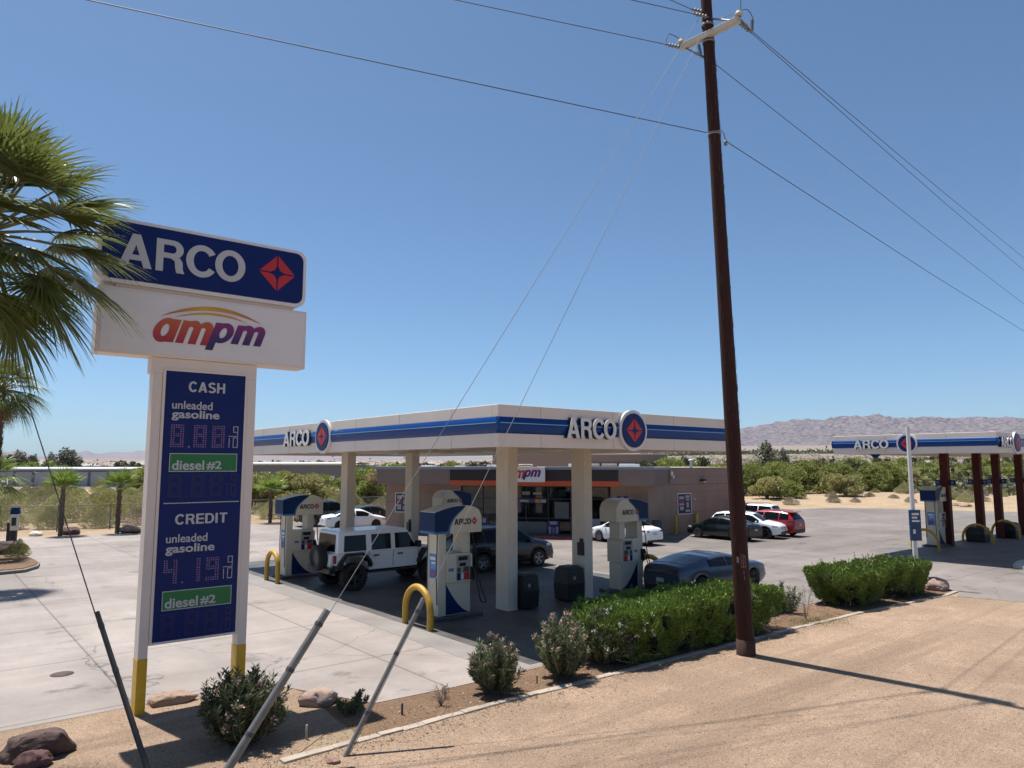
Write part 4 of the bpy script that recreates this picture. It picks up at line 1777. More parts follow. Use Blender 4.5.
def guy(label, ground, top, guard_frac, r_guard, mm_guard, mm_wire=None, rw=.0055):
    t = thing('guy_wire', label, 'guy wire', ground, 0, 'guy wires of the pole')
    mb = MB()
    mb.tube([Vector((0, 0, -.1)), (top - ground)], rw, 6)
    mb.build('strand', mm_wire or M_guy, t)
    d = (top - ground)
    mb = MB()
    mb.tube([d * -.01, d * guard_frac], [r_guard, r_guard * .92], 10)
    g = mb.build('guard_tube', mm_guard, t)
    mb = MB()
    for f in (.25, .62, .9):
        p = d * guard_frac * f
        mb.tube([p, p + d.normalized() * .05], r_guard * 1.07, 10)
    mb.build('guard_clip', M_dark, g)
    return t


M_guard = mat('guard_gray', (.17, .168, .16), .5, metal=.35, var=.15, scale=6)
tp1 = PLANE_AT(698.7, 18.7, (PB.x - .4, PB.y - .15), (1, 0))
tp2 = PLANE_AT(699, 39.6, (PB.x - .4, PB.y - .15), (1, 0))
g1 = G(219, 783)
guy('thick gray guarded guy wire rising from the oleander by the sign', g1, tp1, frac_at(g1, tp1, 610), .056, M_guard)
g2 = G(345, 757)
guy('thinner gray guarded guy wire ending at a small rock on the dirt', g2, tp2, frac_at(g2, tp2, 598), .034, M_guard)
g3 = G(150, 777)
tp3 = AT(-120, 50, 13.2)
g3m = AT(91, 612, 9.83 + (13.2 - 9.83) * .2)
guy('black guy wire with a dark guard left of the sign post', g3, AT(-60, 125, 12.2), frac_at(g3, AT(-60, 125, 12.2), 612), .036, mat('guard_dark', (.04, .038, .037), .6), M_wire, .009)
# ================================================================== vehicles


def paint(name, col, rough=.28, metal=0.0, coat=.3):
    return mat('paint_' + name, col, rough, metal=metal, coat=coat, var=.03, scale=1.5)


def lin_smooth(pts, s=.05):
    xs = np.array([p[0] for p in pts]); zs = np.array([p[1] for p in pts])

    def f(x):
        return float(np.mean([np.interp(x + o, xs, zs) for o in (-s, -s * .5, 0, s * .5, s)]))
    return f


def wheel(parent, x, y, r, w, out, rim_mat, spokes=5, dark_rim=False, tread=0):
    """out: +1 when the rim faces +y"""
    mb = MB()
    mb.M = Matrix.Translation((x, y, r))
    hw = w / 2
    mb.lathe([(r * .66, -hw * .9), (r * .80, -hw), (r * .95, -hw * .95), (r, -hw * .6), (r, hw * .6), (r * .95, hw * .95), (r * .80, hw), (r * .66, hw * .9), (r * .62, 0), (r * .66, -hw * .9)], 28, axis='y')
    if tread:
        for k in range(tread):
            a = 2 * PI * k / tread
            c = mb.M
            mb.M = Matrix.Translation((x, y, r)) @ Matrix.Rotation(a, 4, 'Y')
            mb.box(-.04, .04, -hw * .95, hw * .95, r * .97, r * 1.035)
        mb.M = Matrix.Translation((x, y, r))
    o = mb.build('wheel', M_rubber, parent)
    mb = MB()
    mb.M = Matrix.Translation((x, y + out * hw * .55, r)) @ (Matrix.Identity(4) if out > 0 else Matrix.Rotation(PI, 4, 'Z'))
    R = r * .66
    mb.lathe([(R, -.10), (R, .04), (R * .92, .055), (R * .88, .0), (R * .86, -.08), (0.0, -.085)], 28, axis='y')
    mb.lathe([(.0, .035), (R * .2, .03), (R * .24, -.03)], 14, axis='y')
    base = mb.M.copy()
    for k in range(spokes):
        a = 2 * PI * k / spokes
        mb.M = base @ Matrix.Rotation(a, 4, 'Y')
        v = [(-R * .13, -.02, R * .15), (R * .13, -.02, R * .15), (R * .16, .035, R * .9), (-R * .16, .035, R * .9), (-R * .10, .03, R * .15), (R * .10, .03, R * .15), (R * .11, .05, R * .9), (-R * .11, .05, R * .9)]
        mb.add(v, [(4, 5, 6, 7)[::-1], (0, 4, 7, 3), (1, 2, 6, 5), (3, 7, 6, 2)])
    mb.build('rim', rim_mat, o, weld=False)
    return o


def make_car(label, cat, loc, heading, scale, sp, body_mat, group=None, rim=None, name='parked_car'):
    t = thing(name, label, cat, loc, heading, group, scale)
    L, Wd = sp['L'], sp['W']
    top = lin_smooth(sp['top'])
    belt = lin_smooth(sp['belt'])
    r, ax_f, ax_r = sp['r'], sp['axf'], sp['axr']
    zb0 = sp.get('zb', .22)
    tum = sp.get('tumble', .38)
    Ra = r * 1.14
    crown = .035

    def hw(x):
        q = abs(x) / (L / 2)
        return Wd / 2 * (1 - .16 * q ** 5 - .03 * q ** 2)

    def zbot(x):
        z = zb0 + .10 * max(0, (abs(x) / (L / 2) - .86) / .14)
        return z

    def zarch(x):
        z = zbot(x)
        for xa in (ax_f, ax_r):
            d = abs(x - xa)
            if d < Ra:
                z = max(z, r + math.sqrt(Ra * Ra - d * d))
        return z

    def half(x):
        zt = top(x)
        b = min(belt(x), zt - .045)
        h = hw(x)
        zl = zarch(x)
        z2 = max(zbot(x) + .13, zl + .015)
        z3 = max(zb0 + (b - zb0) * .55, z2 + .03)
        b = max(b, z3 + .03)
        g = max(0.0, zt - b)
        yt = h * .965 - tum * g - (.02 if g > .1 else 0)
        pts = [(0, zl), (h * .90, zl), (h * .985, z2), (h, z3), (h * .975, b)]
        zg = b + g * .5
        pts.append((h * .965 - tum * g * .42 - (.006 if g > .1 else 0), zg))
        pts.append((yt, zt - .035 if g > .1 else zt - .01))
        pts.append((yt - .10, zt))
        pts.append((0, zt + crown))
        return pts

    def ysurf(x, z):
        p = half(x)[1:8]
        zs = [q[1] for q in p]
        ys = [q[0] for q in p]
        return float(np.interp(z, zs, ys))
    xs = set(np.linspace(-L / 2, L / 2, 48).tolist())
    for xa in (ax_f, ax_r):
        for k in range(-8, 9):
            xs.add(xa + Ra * math.sin(PI / 2 * k / 8) * .999)
        xs.update((xa - Ra * 1.005, xa + Ra * 1.005))
    xs = sorted(x for x in xs if -L / 2 <= x <= L / 2)
    mb = MB()
    rings = []
    for x in xs:
        h = half(x)
        ring = [(x, -y, z) for y, z in h[1:8]][::1]
        full = [(x, y, z) for y, z in h] + [(x, -y, z) for y, z in h[1:-1]][::-1]
        rings.append(full)
    nr_ = len(rings[0])
    V = [p for rg in rings for p in rg]
    F, MI = [], []
    for i in range(len(rings) - 1):
        for k in range(nr_):
            k2 = (k + 1) % nr_
            F.append((i * nr_ + k, (i + 1) * nr_ + k, (i + 1) * nr_ + k2, i * nr_ + k2))
            MI.append(1 if k in (0, nr_ - 1) else 0)
    mb.add(V, F, 0, True)
    mb.mi = MI
    mb.add(rings[0], [list(range(nr_))], 0)
    mb.add(rings[-1], [list(range(nr_ - 1, -1, -1))], 0)
    body = mb.build('body', [body_mat, M_black], t, weld=True)
    # side panels of any outline in x,z laid on the body side

    def side(x0, x1, zlo, zhi, off, sgn, n=14):
        v, f = [], []
        for i in range(n + 1):
            x = x0 + (x1 - x0) * i / n
            a, b_ = zlo(x), zhi(x)
            if b_ < a + .004:
                b_ = a + .004
            for j in range(5):
                z = a + (b_ - a) * j / 4
                v.append((x, sgn * (ysurf(x, z) + off), z))
        for i in range(n):
            for j in range(4):
                q = (i * 5 + j, (i + 1) * 5 + j, (i + 1) * 5 + j + 1, i * 5 + j + 1)
                f.append(q if sgn < 0 else q[::-1])
        return v, f

    def add_side(name, mm, x0, x1, zlo, zhi, off=.006, parent=None, both=True, sgns=(-1, 1), n=14):
        for sg in sgns:
            b = MB()
            b.add(*side(x0, x1, zlo, zhi, off, sg, n), 0, True)
            b.build(name, mm, parent or t)
    K = lambda c: (lambda x: c)
    for (x0, x1) in sp['side_windows']:
        add_side('side_window', M_glass, x0, x1, lambda x: belt(x) + .035, lambda x: max(belt(x) + .04, top(x) - .085))
    if sp.get('lower_trim'):
        for x0, x1 in ((ax_r + Ra, ax_f - Ra),):
            add_side('sill_trim', M_black, x0, x1, K(zb0 + .01), K(zb0 + sp['lower_trim']), .012)
        for xa in (ax_f, ax_r):
            add_side('wheel_arch_trim', M_black, xa - Ra * 1.15, xa + Ra * 1.15,
                     lambda x: max(zb0 + .02, zarch(x)), lambda x, xa=xa: max(zb0 + .05, r + math.sqrt(max(0, (Ra * 1.16) ** 2 - (x - xa) ** 2))), .014, n=22)
    for x in sp['seams']:
        add_side('door_seam', M_black, x - .006, x + .006, lambda q: max(zb0 + .12, zarch(q)), lambda q: belt(q) - .0, .003, n=1)
    for x in sp['handles']:
        for sg in (-1, 1):
            b = MB()
            y = sg * ysurf(x, belt(x) - .12)
            b.box(x - .10, x + .10, y - .022, y + .022, belt(x) - .14, belt(x) - .105)
            b.build('door_handle', sp.get('handle_mat', body_mat), t, bevel=.008)

    def across(x0, x1, yfrac, off, n=8, zadd=0.0, yin=.05):
        v, f = [], []
        for i in range(n + 1):
            x = x0 + (x1 - x0) * i / n
            h = half(x)
            yt = max(.1, h[6][0] - yin) * yfrac
            for j in range(9):
                q = -1 + 2 * j / 8
                y = yt * q
                yf = abs(y) / max(.05, h[7][0])
                z = h[7][1] + crown * max(0, 1 - yf) if yf < 1 else h[7][1] - (.035) * min(1, (abs(y) - h[7][0]) / .10)
                v.append((x, y, z + off))
        for i in range(n):
            for j in range(8):
                f.append((i * 9 + j, (i + 1) * 9 + j, (i + 1) * 9 + j + 1, i * 9 + j + 1))
        return v, f
    for nm, key in (('windshield', 'ws'), ('rear_window', 'rw')):
        if key in sp:
            b = MB()
            b.add(*across(sp[key][0], sp[key][1], 1.0, .010), 0, True)
            b.build(nm, M_glass, t)
    for (x0, x1) in sp.get('roof_glass', ()):
        b = MB()
        b.add(*across(x0, x1, .85, .008), 0, True)
        b.build('roof_glass', M_glass, t)
    # ends

    def end_patch(name, mm, sgn, y0, y1, z0, z1, dep=.03, parent=None, wrap=0.0):
        b = MB()
        n = 8
        v, f = [], []
        for i in range(n + 1):
            y_ = y0 + (y1 - y0) * i / n
            for z in (z0, z1):
                lo, hi = 0.0, L / 2
                for _ in range(22):
                    m_ = (lo + hi) / 2
                    if top(sgn * m_) > z + .01:
                        lo = m_
                    else:
                        hi = m_
                lim = ysurf(sgn * lo, z) * .985
                y = max(-lim, min(lim, y_))
                v.append((sgn * (lo + dep), y, z))
            for z in ():
                # find end surface: largest |x| whose half width reaches |y| at z and top covers z
                lo, hi = 0.0, L / 2
                for _ in range(22):
                    m_ = (lo + hi) / 2
                    if top(sgn * m_) > z + .01 and ysurf(sgn * m_, z) >= abs(y):
                        lo = m_
                    else:
                        hi = m_
                v.append((sgn * (lo + dep), y, z))
        f = [(2 * i, 2 * i + 2, 2 * i + 3, 2 * i + 1) for i in range(n)]
        if sgn < 0:
            f = [q[::-1] for q in f]
        b.add(v, f, 0, True)
        b.build(name, mm, parent or t)
    e = sp['ends']
    w2 = hw(L / 2)
    for sg in (-1, 1):
        hl = e['head']
        end_patch('headlight', M_lamp_clear, 1, sg * hl[0], sg * hl[1], hl[2], hl[3], .012)
        tl = e['tail']
        end_patch('taillight', M_lamp_red, -1, sg * tl[0], sg * tl[1], tl[2], tl[3], .012)
        if 'tail_side' in e:
            ts = e['tail_side']
            add_side('taillight', M_lamp_red, ts[0], ts[1], K(ts[2]), K(ts[3]), .006, sgns=(sg,), n=4)
        if 'head_side' in e:
            ts = e['head_side']
            add_side('headlight', M_lamp_clear, ts[0], ts[1], K(ts[2]), K(ts[3]), .006, sgns=(sg,), n=4)
    for (nm, mm, sgn, y, z0, z1) in e['patches']:
        end_patch(nm, mm, sgn, -y, y, z0, z1, .010)
    pl = e.get('plate', (.62, .80))
    end_patch('license_plate', mat('plate_white', (.42, .43, .44), .4), -1, -.17, .17, pl[0], pl[1], .022)
    # mirrors
    for sg in (-1, 1):
        mx = sp['mirror']
        b = MB()
        y = sg * (ysurf(mx, belt(mx) + .05) + .02)
        y2 = y + sg * .20
        b.box(mx - .06, mx + .06, min(y, y2), max(y, y2), belt(mx) + .02, belt(mx) + .16, taper=.015)
        b.build('mirror', sp.get('mirror_mat', body_mat), t, bevel=.03)
    rm = rim or M_chrome
    for xa in (ax_f, ax_r):
        for sg in (-1, 1):
            wheel(t, xa, sg * (Wd / 2 - .125), r, .23, sg, rm, sp.get('spokes', 5))
    for pr in sp.get('rails', ()):
        for sg in (-1, 1):
            b = MB()
            pts = []
            for i in range(9):
                x = pr[0] + (pr[1] - pr[0]) * i / 8
                pts.append((x, sg * (half(x)[7][0] - .02), top(x) + (.05 if 0 < i < 8 else .0)))
            b.tube(pts, .018, 6)
            b.build('roof_rail', M_dark if not sp.get('rail_mat') else sp['rail_mat'], t)
    if 'spoiler' in sp:
        x0, x1, z, yy = sp['spoiler']
        b = MB()
        b.box(x0, x1, -yy, yy, z, z + .04)
        b.build('spoiler', body_mat, t, bevel=.015)
    return t


SEDAN = dict(L=4.88, W=1.84, r=.335, axf=1.43, axr=-1.38, zb=.20,
             top=[(-2.44, .70), (-2.42, .92), (-2.30, 1.05), (-1.75, 1.10), (-1.05, 1.38), (-.55, 1.455), (-.1, 1.47), (.35, 1.44), (.6, 1.38), (1.35, 1.02), (2.0, .90), (2.3, .78), (2.42, .62), (2.44, .5)],
             belt=[(-2.44, .86), (-1.6, .99), (0, .95), (1.2, .92), (2.44, .7)],
             side_windows=[(-1.62, -1.22), (-1.18, -.22), (-.14, .98)], seams=[-1.2, -.18, 1.08], handles=[-1.0, .05], ws=(1.30, .58), rw=(-1.68, -1.02), mirror=.85,
             ends=dict(head=(.45, .84, .62, .74), tail=(.46, .84, .84, .92), tail_side=(-2.34, -2.08, .85, .93), head_side=(1.95, 2.25, .66, .78),
                       patches=[('grille', M_black, 1, .62, .40, .58), ('bumper_trim', M_black, -1, .70, .24, .36), ('intake', M_black, 1, .7, .24, .34)], plate=(.66, .79)))
FAST = dict(L=5.15, W=1.98, r=.37, axf=1.56, axr=-1.50, zb=.20,
            top=[(-2.575, .78), (-2.55, 1.02), (-2.45, 1.12), (-2.2, 1.15), (-1.7, 1.22), (-1.0, 1.345), (-.4, 1.40), (.1, 1.395), (.6, 1.33), (1.4, 1.06), (2.1, 1.00), (2.45, .90), (2.56, .74), (2.575, .5)],
            belt=[(-2.575, .95), (-1.6, 1.02), (0, .97), (1.3, .95), (2.575, .8)], tumble=.42,
            side_windows=[(-1.05, -.05), (.0, 1.08)], seams=[-.6, 1.1], handles=[-.35], ws=(1.42, .62), rw=(-2.12, -.95), mirror=.98, mirror_mat=M_black, roof_glass=[(-.55, .25)],
            ends=dict(head=(.2, .9, .80, .87), tail=(.55, .80, .88, .92), patches=[('grille', M_black, 1, .8, .5, .78), ('rear_panel', M_black, -1, .84, .80, 1.0), ('diffuser', M_black, -1, .8, .22, .44)], plate=(.56, .70)))
CUV = dict(L=4.60, W=1.87, r=.36, axf=1.40, axr=-1.36, zb=.24,
           top=[(-2.3, .75), (-2.29, 1.0), (-2.20, 1.16), (-2.02, 1.38), (-1.85, 1.58), (-1.4, 1.66), (-.5, 1.69), (.2, 1.66), (.55, 1.58), (1.25, 1.16), (1.9, 1.05), (2.2, .92), (2.28, .75), (2.3, .55)],
           belt=[(-2.3, 1.12), (-1.6, 1.10), (0, 1.03), (1.2, 1.02), (2.3, .8)], lower_trim=.18,
           side_windows=[(-1.9, -1.28), (-1.22, -.20), (-.12, 1.02)], seams=[-1.2, -.16, 1.05], handles=[-.98, .08], ws=(1.18, .52), rw=(-2.22, -1.95), mirror=.9, rails=[(-1.7, .2)], spoiler=(-2.12, -1.8, 1.60, .62),
           ends=dict(head=(.5, .86, .78, .88), tail=(.48, .88, .92, 1.08), tail_side=(-2.22, -1.85, .95, 1.07), head_side=(1.85, 2.1, .82, .92),
                     patches=[('grille', M_black, 1, .62, .48, .76), ('bumper_trim', M_black, -1, .78, .26, .52), ('intake', M_black, 1, .75, .26, .42)], plate=(.72, .86)))
WAGON = dict(L=4.85, W=1.86, r=.36, axf=1.42, axr=-1.34, zb=.26,
             top=[(-2.42, .75), (-2.41, 1.0), (-2.34, 1.15), (-2.1, 1.42), (-1.92, 1.58), (-1.4, 1.64), (-.4, 1.66), (.25, 1.62), (.6, 1.53), (1.35, 1.10), (2.0, 1.0), (2.3, .86), (2.41, .7), (2.42, .5)],
             belt=[(-2.42, 1.1), (-1.6, 1.04), (0, 1.0), (1.2, .98), (2.42, .8)], lower_trim=.26,
             side_windows=[(-2.05, -1.28), (-1.22, -.18), (-.10, 1.05)], seams=[-1.2, -.14, 1.1], handles=[-.98, .1], ws=(1.30, .58), rw=(-2.30, -2.0), mirror=.92, rails=[(-1.8, .3)],
             ends=dict(head=(.46, .86, .72, .84), tail=(.5, .88, .92, 1.06), tail_side=(-2.3, -2.0, .95, 1.05), head_side=(1.9, 2.25, .76, .86),
                       patches=[('grille', M_black, 1, .40, .58, .78), ('bumper_trim', M_black, -1, .8, .28, .52), ('front_trim', M_black, 1, .82, .30, .50)]))
BIGSUV = dict(L=5.1, W=2.0, r=.40, axf=1.55, axr=-1.45, zb=.34,
              top=[(-2.55, .9), (-2.54, 1.3), (-2.46, 1.66), (-2.3, 1.86), (-1.5, 1.92), (0, 1.92), (.5, 1.86), (1.1, 1.38), (1.9, 1.26), (2.4, 1.14), (2.53, .95), (2.55, .7)],
              belt=[(-2.55, 1.2), (0, 1.2), (1.2, 1.18), (2.55, 1.0)], tumble=.25,
              side_windows=[(-2.35, -1.45), (-1.38, -.35), (-.27, .82)], seams=[-1.4, -.3, .98], handles=[-1.15, -.05], ws=(1.06, .50), rw=(-2.50, -2.35), mirror=.8, rails=[(-2.0, .2)],
              ends=dict(head=(.5, .92, .92, 1.06), tail=(.72, .93, .95, 1.35), patches=[('grille', M_black, 1, .6, .6, .98), ('bumper_trim', M_black, -1, .9, .36, .60), ('rear_glass', M_glass, -1, .72, 1.28, 1.62)], plate=(.80, .95)))

P_white = paint('white', (.74, .76, .79))
P_night = paint('midnight', (.007, .008, .013), .22, .1)
P_bluegray = paint('blue_gray', (.055, .075, .115), .30, .45)
P_green = paint('dark_green', (.007, .013, .014), .25, .1)
P_red = paint('red', (.33, .008, .014), .26)
P_black = paint('black', (.012, .013, .015), .22)
M_rim_dark = mat('rim_dark', (.05, .05, .055), .35, metal=.7)

HU = TH  # heading along the islands
grp_c = 'cars on the forecourt'
Z0 = .014


def heading(dx, dy):
    return math.atan2(dy, dx)


def place(label, cat, xy, hd, sc, sp, pm, rim=None, name='parked_car'):
    return make_car(label, cat, (xy[0], xy[1], Z0), hd, sc, sp, pm, grp_c, rim, name)


p = W(5.2, 6.95)
place('dark crossover under the canopy behind the front columns', 'car', (p.x, p.y), HU - rad(4), .95, CUV, P_night, M_chrome)
p = W(7.05, -1.45)
place('blue gray fastback coupe beside the hedge with a black rear panel', 'car', (p.x, p.y), HU - rad(2), .86, FAST, P_bluegray, M_rim_dark)
place('white sedan parked nose to the store behind the gray topped dispenser', 'car', (5.85, 37.9), heading(-.62, .78), .82, SEDAN, P_white)
place('dark green sedan parked by the yellow bollards and the utility pole', 'car', (11.55, 39.95), heading(-.62, .78), .82, SEDAN, P_green, M_chrome)
place('white wagon with black lower trim facing out beside the dark green sedan', 'car', (13.2, 41.0), heading(.80, -.60), .83, WAGON, P_white, M_rim_dark)
place('bright red crossover parked beyond the white wagon', 'car', (14.75, 42.2), heading(-.68, .73), .84, CUV, P_red, M_rim_dark)
place('white tall utility vehicle with dark windows behind the red crossover', 'car', (14.75, 46.2), heading(-.74, .67), .82, BIGSUV, P_white)
place('white sedan parked in the sun left of the store corner', 'car', (-9.95, 46.1), heading(.86, .51), .83, SEDAN, P_white, M_rim_dark)
place('black tall utility vehicle behind the white sedan left of the store', 'car', (-12.2, 48.6), heading(.86, .51), .84, BIGSUV, P_black)
place('black low car mostly hidden behind the cream column', 'car', (-9.9, 50.8), heading(.86, .51), .80, SEDAN, P_black)

# ---- boxy off-roader, built as its own shape
t = thing('off_roader', 'white boxy four door off-roader with black flares and rear spare wheel', 'car', W(-.28, 6.55) + Vector((0, 0, Z0)), HU, grp_c)
jr, jax, jrx = .42, 1.52, -1.42
mb = MB()      # tub with doors, arches cut by shape
tub = [(-2.02, .68), (jrx - .52, .68), (jrx - .45, .95), (jrx - .22, 1.06), (jrx + .22, 1.06), (jrx + .45, .95), (jrx + .55, .60), (.95, .60), (1.02, .98), (1.02, 1.16), (-2.02, 1.16)]
mb.prism_xz(tub, -.80, .80)
mb.build('body', P_white, t, bevel=.02)
mb = MB()
mb.add([(1.0, -.78, .72), (2.05, -.60, .72), (2.05, .60, .72), (1.0, .78, .72), (1.0, -.72, 1.20), (2.03, -.56, 1.12), (2.03, .56, 1.12), (1.0, .72, 1.20)],
       [(3, 2, 1, 0), (4, 5, 6, 7), (0, 1, 5, 4), (1, 2, 6, 5), (2, 3, 7, 6), (3, 0, 4, 7)])
mb.build('hood', P_white, t, bevel=.03)
mb = MB()
top_ = [(-2.0, 1.162), (1.02, 1.162), (.60, 1.80), (.50, 1.86), (-1.88, 1.86), (-1.95, 1.80)]
n = len(top_)
ins = lambda z: .80 - .13 * (z - 1.16)
v = [(x, -ins(z), z) for x, z in top_] + [(x, ins(z), z) for x, z in top_]
mb.add(v, [list(range(n)), list(range(2 * n - 1, n - 1, -1))] + [(i, n + i, n + (i + 1) % n, (i + 1) % n) for i in range(n)])
mb.build('hard_top', P_white, t, bevel=.03)
for sg in (-1, 1):
    for (xa, xb, xc, xd) in ((-1.78, -.98, -.98, -1.74), (-.78, -.06, -.06, -.78), (.10, .92, .60, .10)):
        z0_, z1_ = 1.22, 1.72
        mb = MB()
        o_ = .006
        v = [(xa, sg * (ins(z0_) + o_), z0_), (xb, sg * (ins(z0_) + o_), z0_), (xc, sg * (ins(z1_) + o_), z1_), (xd, sg * (ins(z1_) + o_), z1_)]
        mb.add(v, [(0, 1, 2, 3) if sg < 0 else (3, 2, 1, 0)])
        mb.build('side_window', M_glass, t)
    for x in (-.88, .02, 1.0):
        mb = MB()
        y = sg * .802
        mb.box(x - .008, x + .008, min(y, y + sg * .002), max(y, y + sg * .002), .66, 1.16)
        mb.build('door_seam', M_black, t)
    for x in (-.62, .28):
        mb = MB()
        y = sg * .80
        mb.box(x - .10, x + .10, min(y + sg * .002, y + sg * .045), max(y + sg * .002, y + sg * .045), 1.02, 1.065)
        mb.build('door_handle', M_black, t, bevel=.01)
    # flares
    for xa, wd in ((jax, .50), (jrx, .54)):
        mb = MB()
        pts = [(-wd - .10, -.02), (-wd, .16), (-wd * .62, .40), (wd * .62, .40), (wd, .18), (wd + .06, .0)]
        inner = [(x * .88, z - .07) for x, z in pts]
        poly = [(xa + x, .76 + z) for x, z in inner] + [(xa + x, .76 + z) for x, z in pts[::-1]]
        y0_, y1_ = (.58, .97)
        mb.prism_xz([(p[0], p[1]) for p in poly], -y1_ if sg < 0 else y0_, -y0_ if sg < 0 else y1_)
        mb.build('fender_flare', M_black, t, bevel=.02)
        wheel(t, xa, sg * .80, jr, .30, sg, M_rim_dark, 6, tread=26)
    mb = MB()
    y = sg * .83
    mb.box(.82, .98, min(y, y + sg * .22), max(y, y + sg * .22), 1.22, 1.44)
    mb.build('mirror', M_black, t, bevel=.03)
    mb = MB()
    mb.box(-2.06, -2.02, sg * .70 - .09, sg * .70 + .09, .86, 1.12)
    mb.build('taillight', M_lamp_red, t, bevel=.01)
    mb = MB()
    mb.M = Matrix.Translation((2.06, sg * .40, .98))
    mb.lathe([(.11, -.02), (.11, .02), (.08, .035), (0, .04)], 18, axis='x')
    mb.build('headlight', M_lamp_clear, t)
    mb = MB()
    mb.box(-.98, .95, sg * .80 - .05, sg * .80 + .05, .50, .56)
    mb.build('side_step', M_black, t, bevel=.015)
mb = MB()
v = [(1.035, -.68, 1.22), (1.035, .68, 1.22), (.64, .62, 1.76), (.64, -.62, 1.76)]
mb.add(v, [(0, 1, 2, 3)])
mb.build('windshield', M_glass, t)
mb = MB()
v = [(-2.012, -.62, 1.22), (-2.012, .62, 1.22), (-1.975, .58, 1.76), (-1.975, -.58, 1.76)]
mb.add(v, [(3, 2, 1, 0)])
mb.build('rear_window', M_glass, t)
mb = MB(); mb.box(-2.28, -2.06, -.82, .82, .56, .74)
mb.build('rear_bumper', M_black, t, bevel=.03)
mb = MB(); mb.box(2.08, 2.36, -.75, .75, .60, .76); mb.tube([(2.3, -.4, .76), (2.34, -.3, .98), (2.34, .3, .98), (2.3, .4, .76)], .03, 8)
mb.build('front_bumper', M_black, t, bevel=.02)
mb = MB()
for k in range(7):
    mb.box(2.045, 2.062, -.27 + k * .09 - .025, -.27 + k * .09 + .025, .84, 1.08)
mb.build('grille', M_black, t)
mb = MB()
mb.box(-1.9, 1.9, -.45, .45, .45, .62)
mb.build('chassis', M_black, t)
mb = MB()
mb.M = Matrix.Translation((-2.30, -.06, 1.02)) @ Matrix.Rotation(PI / 2, 4, 'Z')
r_ = .41
mb.lathe([(r_ * .6, -.13), (r_ * .8, -.15), (r_ * .95, -.14), (r_, -.09), (r_, .09), (r_ * .95, .14), (r_ * .8, .15), (r_ * .6, .13), (r_ * .56, 0), (r_ * .6, -.13)], 28, axis='y')
sp_ = mb.build('spare_wheel', M_rubber, t)
mb = MB()
mb.M = Matrix.Translation((-2.30, -.06, 1.02)) @ Matrix.Rotation(PI / 2, 4, 'Z')
mb.lathe([(r_ * .6, .10), (r_ * .5, .07), (r_ * .2, .09), (0, .1)], 24, axis='y')
mb.build('rim', M_rim_dark, sp_)
mb = MB()
mb.box(-2.14, -2.03, -.55, .55, .74, 1.14)
mb.build('tailgate', P_white, t, bevel=.02)
mb = MB()
mb.box(-2.15, -2.142, .36, .54, .84, .95)
mb.build('license_plate', mat('plate_white', (.42, .43, .44), .4), t)
# ================================================================== the store
DF = Vector((.966, -.259, 0)).normalized()
SB = Vector((-7.95, 42.7, 0))
XS = .93
TS = math.atan2(DF.y, DF.x)
M_wall = mat('store_wall', (.29, .20, .155), .85, var=.12, scale=.7, bump=.2, bscale=12)
M_fas = mat('store_fascia_taupe', (.195, .14, .115), .8, var=.08, scale=.8)
M_brown = mat('store_dark_brown', (.028, .017, .014), .7, var=.15)
M_orange = mat('store_orange', (.45, .07, .018), .5, var=.06)
M_trim = mat('coping_blue_gray', (.20, .23, .28), .45)
M_int = mat('store_interior', (.03, .026, .022), .9, var=.5, scale=1.2)
M_mull = mat('mullion', (.02, .02, .022), .4)
st = thing('store', 'brown convenience store with an orange stripe and dark shop windows', 'store', SB, TS)
st.scale = (XS, 1, 1)
FL, ZT, ZF = 17.2, 3.85, 2.90
DEP = 1.5


def loc2(p):
    q = p - SB
    return (q.dot(DF) / XS, q.dot(Vector((-DF.y, DF.x, 0))))


S0 = loc2(Vector((9.35, 43.1, 0)))
S1 = loc2(Vector((14.5, 46.15, 0)))
SB1 = (S1[0] - 3.0, S1[1] + 11)
mb = MB()     # fascia box (overhang) as a closed ring with its soffit
foot = [(0, 0), (FL, 0), (S0[0] - .03, S0[1] - .02), (S0[0] - .6, S0[1] + 2.5), (-.0, DEP + 2.5)]
mb.prism_xy(foot, ZF, ZT)
mb.build('fascia', M_fas, st)
mb = MB()
walls = [(.55, DEP), (FL - .5, DEP), (S0[0], S0[1]), (S1[0], S1[1]), SB1, (.55, 13.5)]
# left solid stretch, right solid stretch; the glazed bay lies between them
mb.box(-.10, 5.05, DEP, DEP + .3, -.1, ZF - .002)
mb.build('front_wall', M_wall, st, bevel=.01)
mb = MB()
mb.box(14.55, FL - .42, DEP, DEP + .3, -.1, ZF - .002)
mb.prism_xy([(FL - .42, DEP), (S0[0] - .001, S0[1]), (S0[0] - .25, S0[1] + .3), (FL - .7, DEP + .3)], -.1, ZF - .002)
mb.build('front_wall', M_wall, st, bevel=.01)
mb = MB()
mb.box(-.10, .2, DEP + .3, 13.5, -.1, ZT - .3)
mb.build('end_wall', M_wall, st, bevel=.01)
mb = MB()
mb.prism_xy([S0, S1, SB1, (SB1[0] - .3, SB1[1]), (S1[0] - .35, S1[1] + .2), (S0[0] - .05, S0[1] + .3)], -.1, ZT + .01)
sw_ = mb.build('side_wall', M_wall, st, bevel=.01)
dS = (Vector(S1) - Vector(S0)); lenS = dS.length; dS.normalize(); angS = math.atan2(dS.y, dS.x)
MS = rot_at(S0[0], S0[1], angS)
mb = MB(); mb.M = MS
for z in (.6, 1.2, 1.8, 2.4, 2.82, 3.3):
    mb.box(.05, lenS - .05, -.003, -.0008, z, z + (.018 if z != 2.82 else .05))
x = .5
while x < lenS:
    mb.box(x, x + .014, -.003, -.0008, .05, ZT - .1)
    x += 1.2
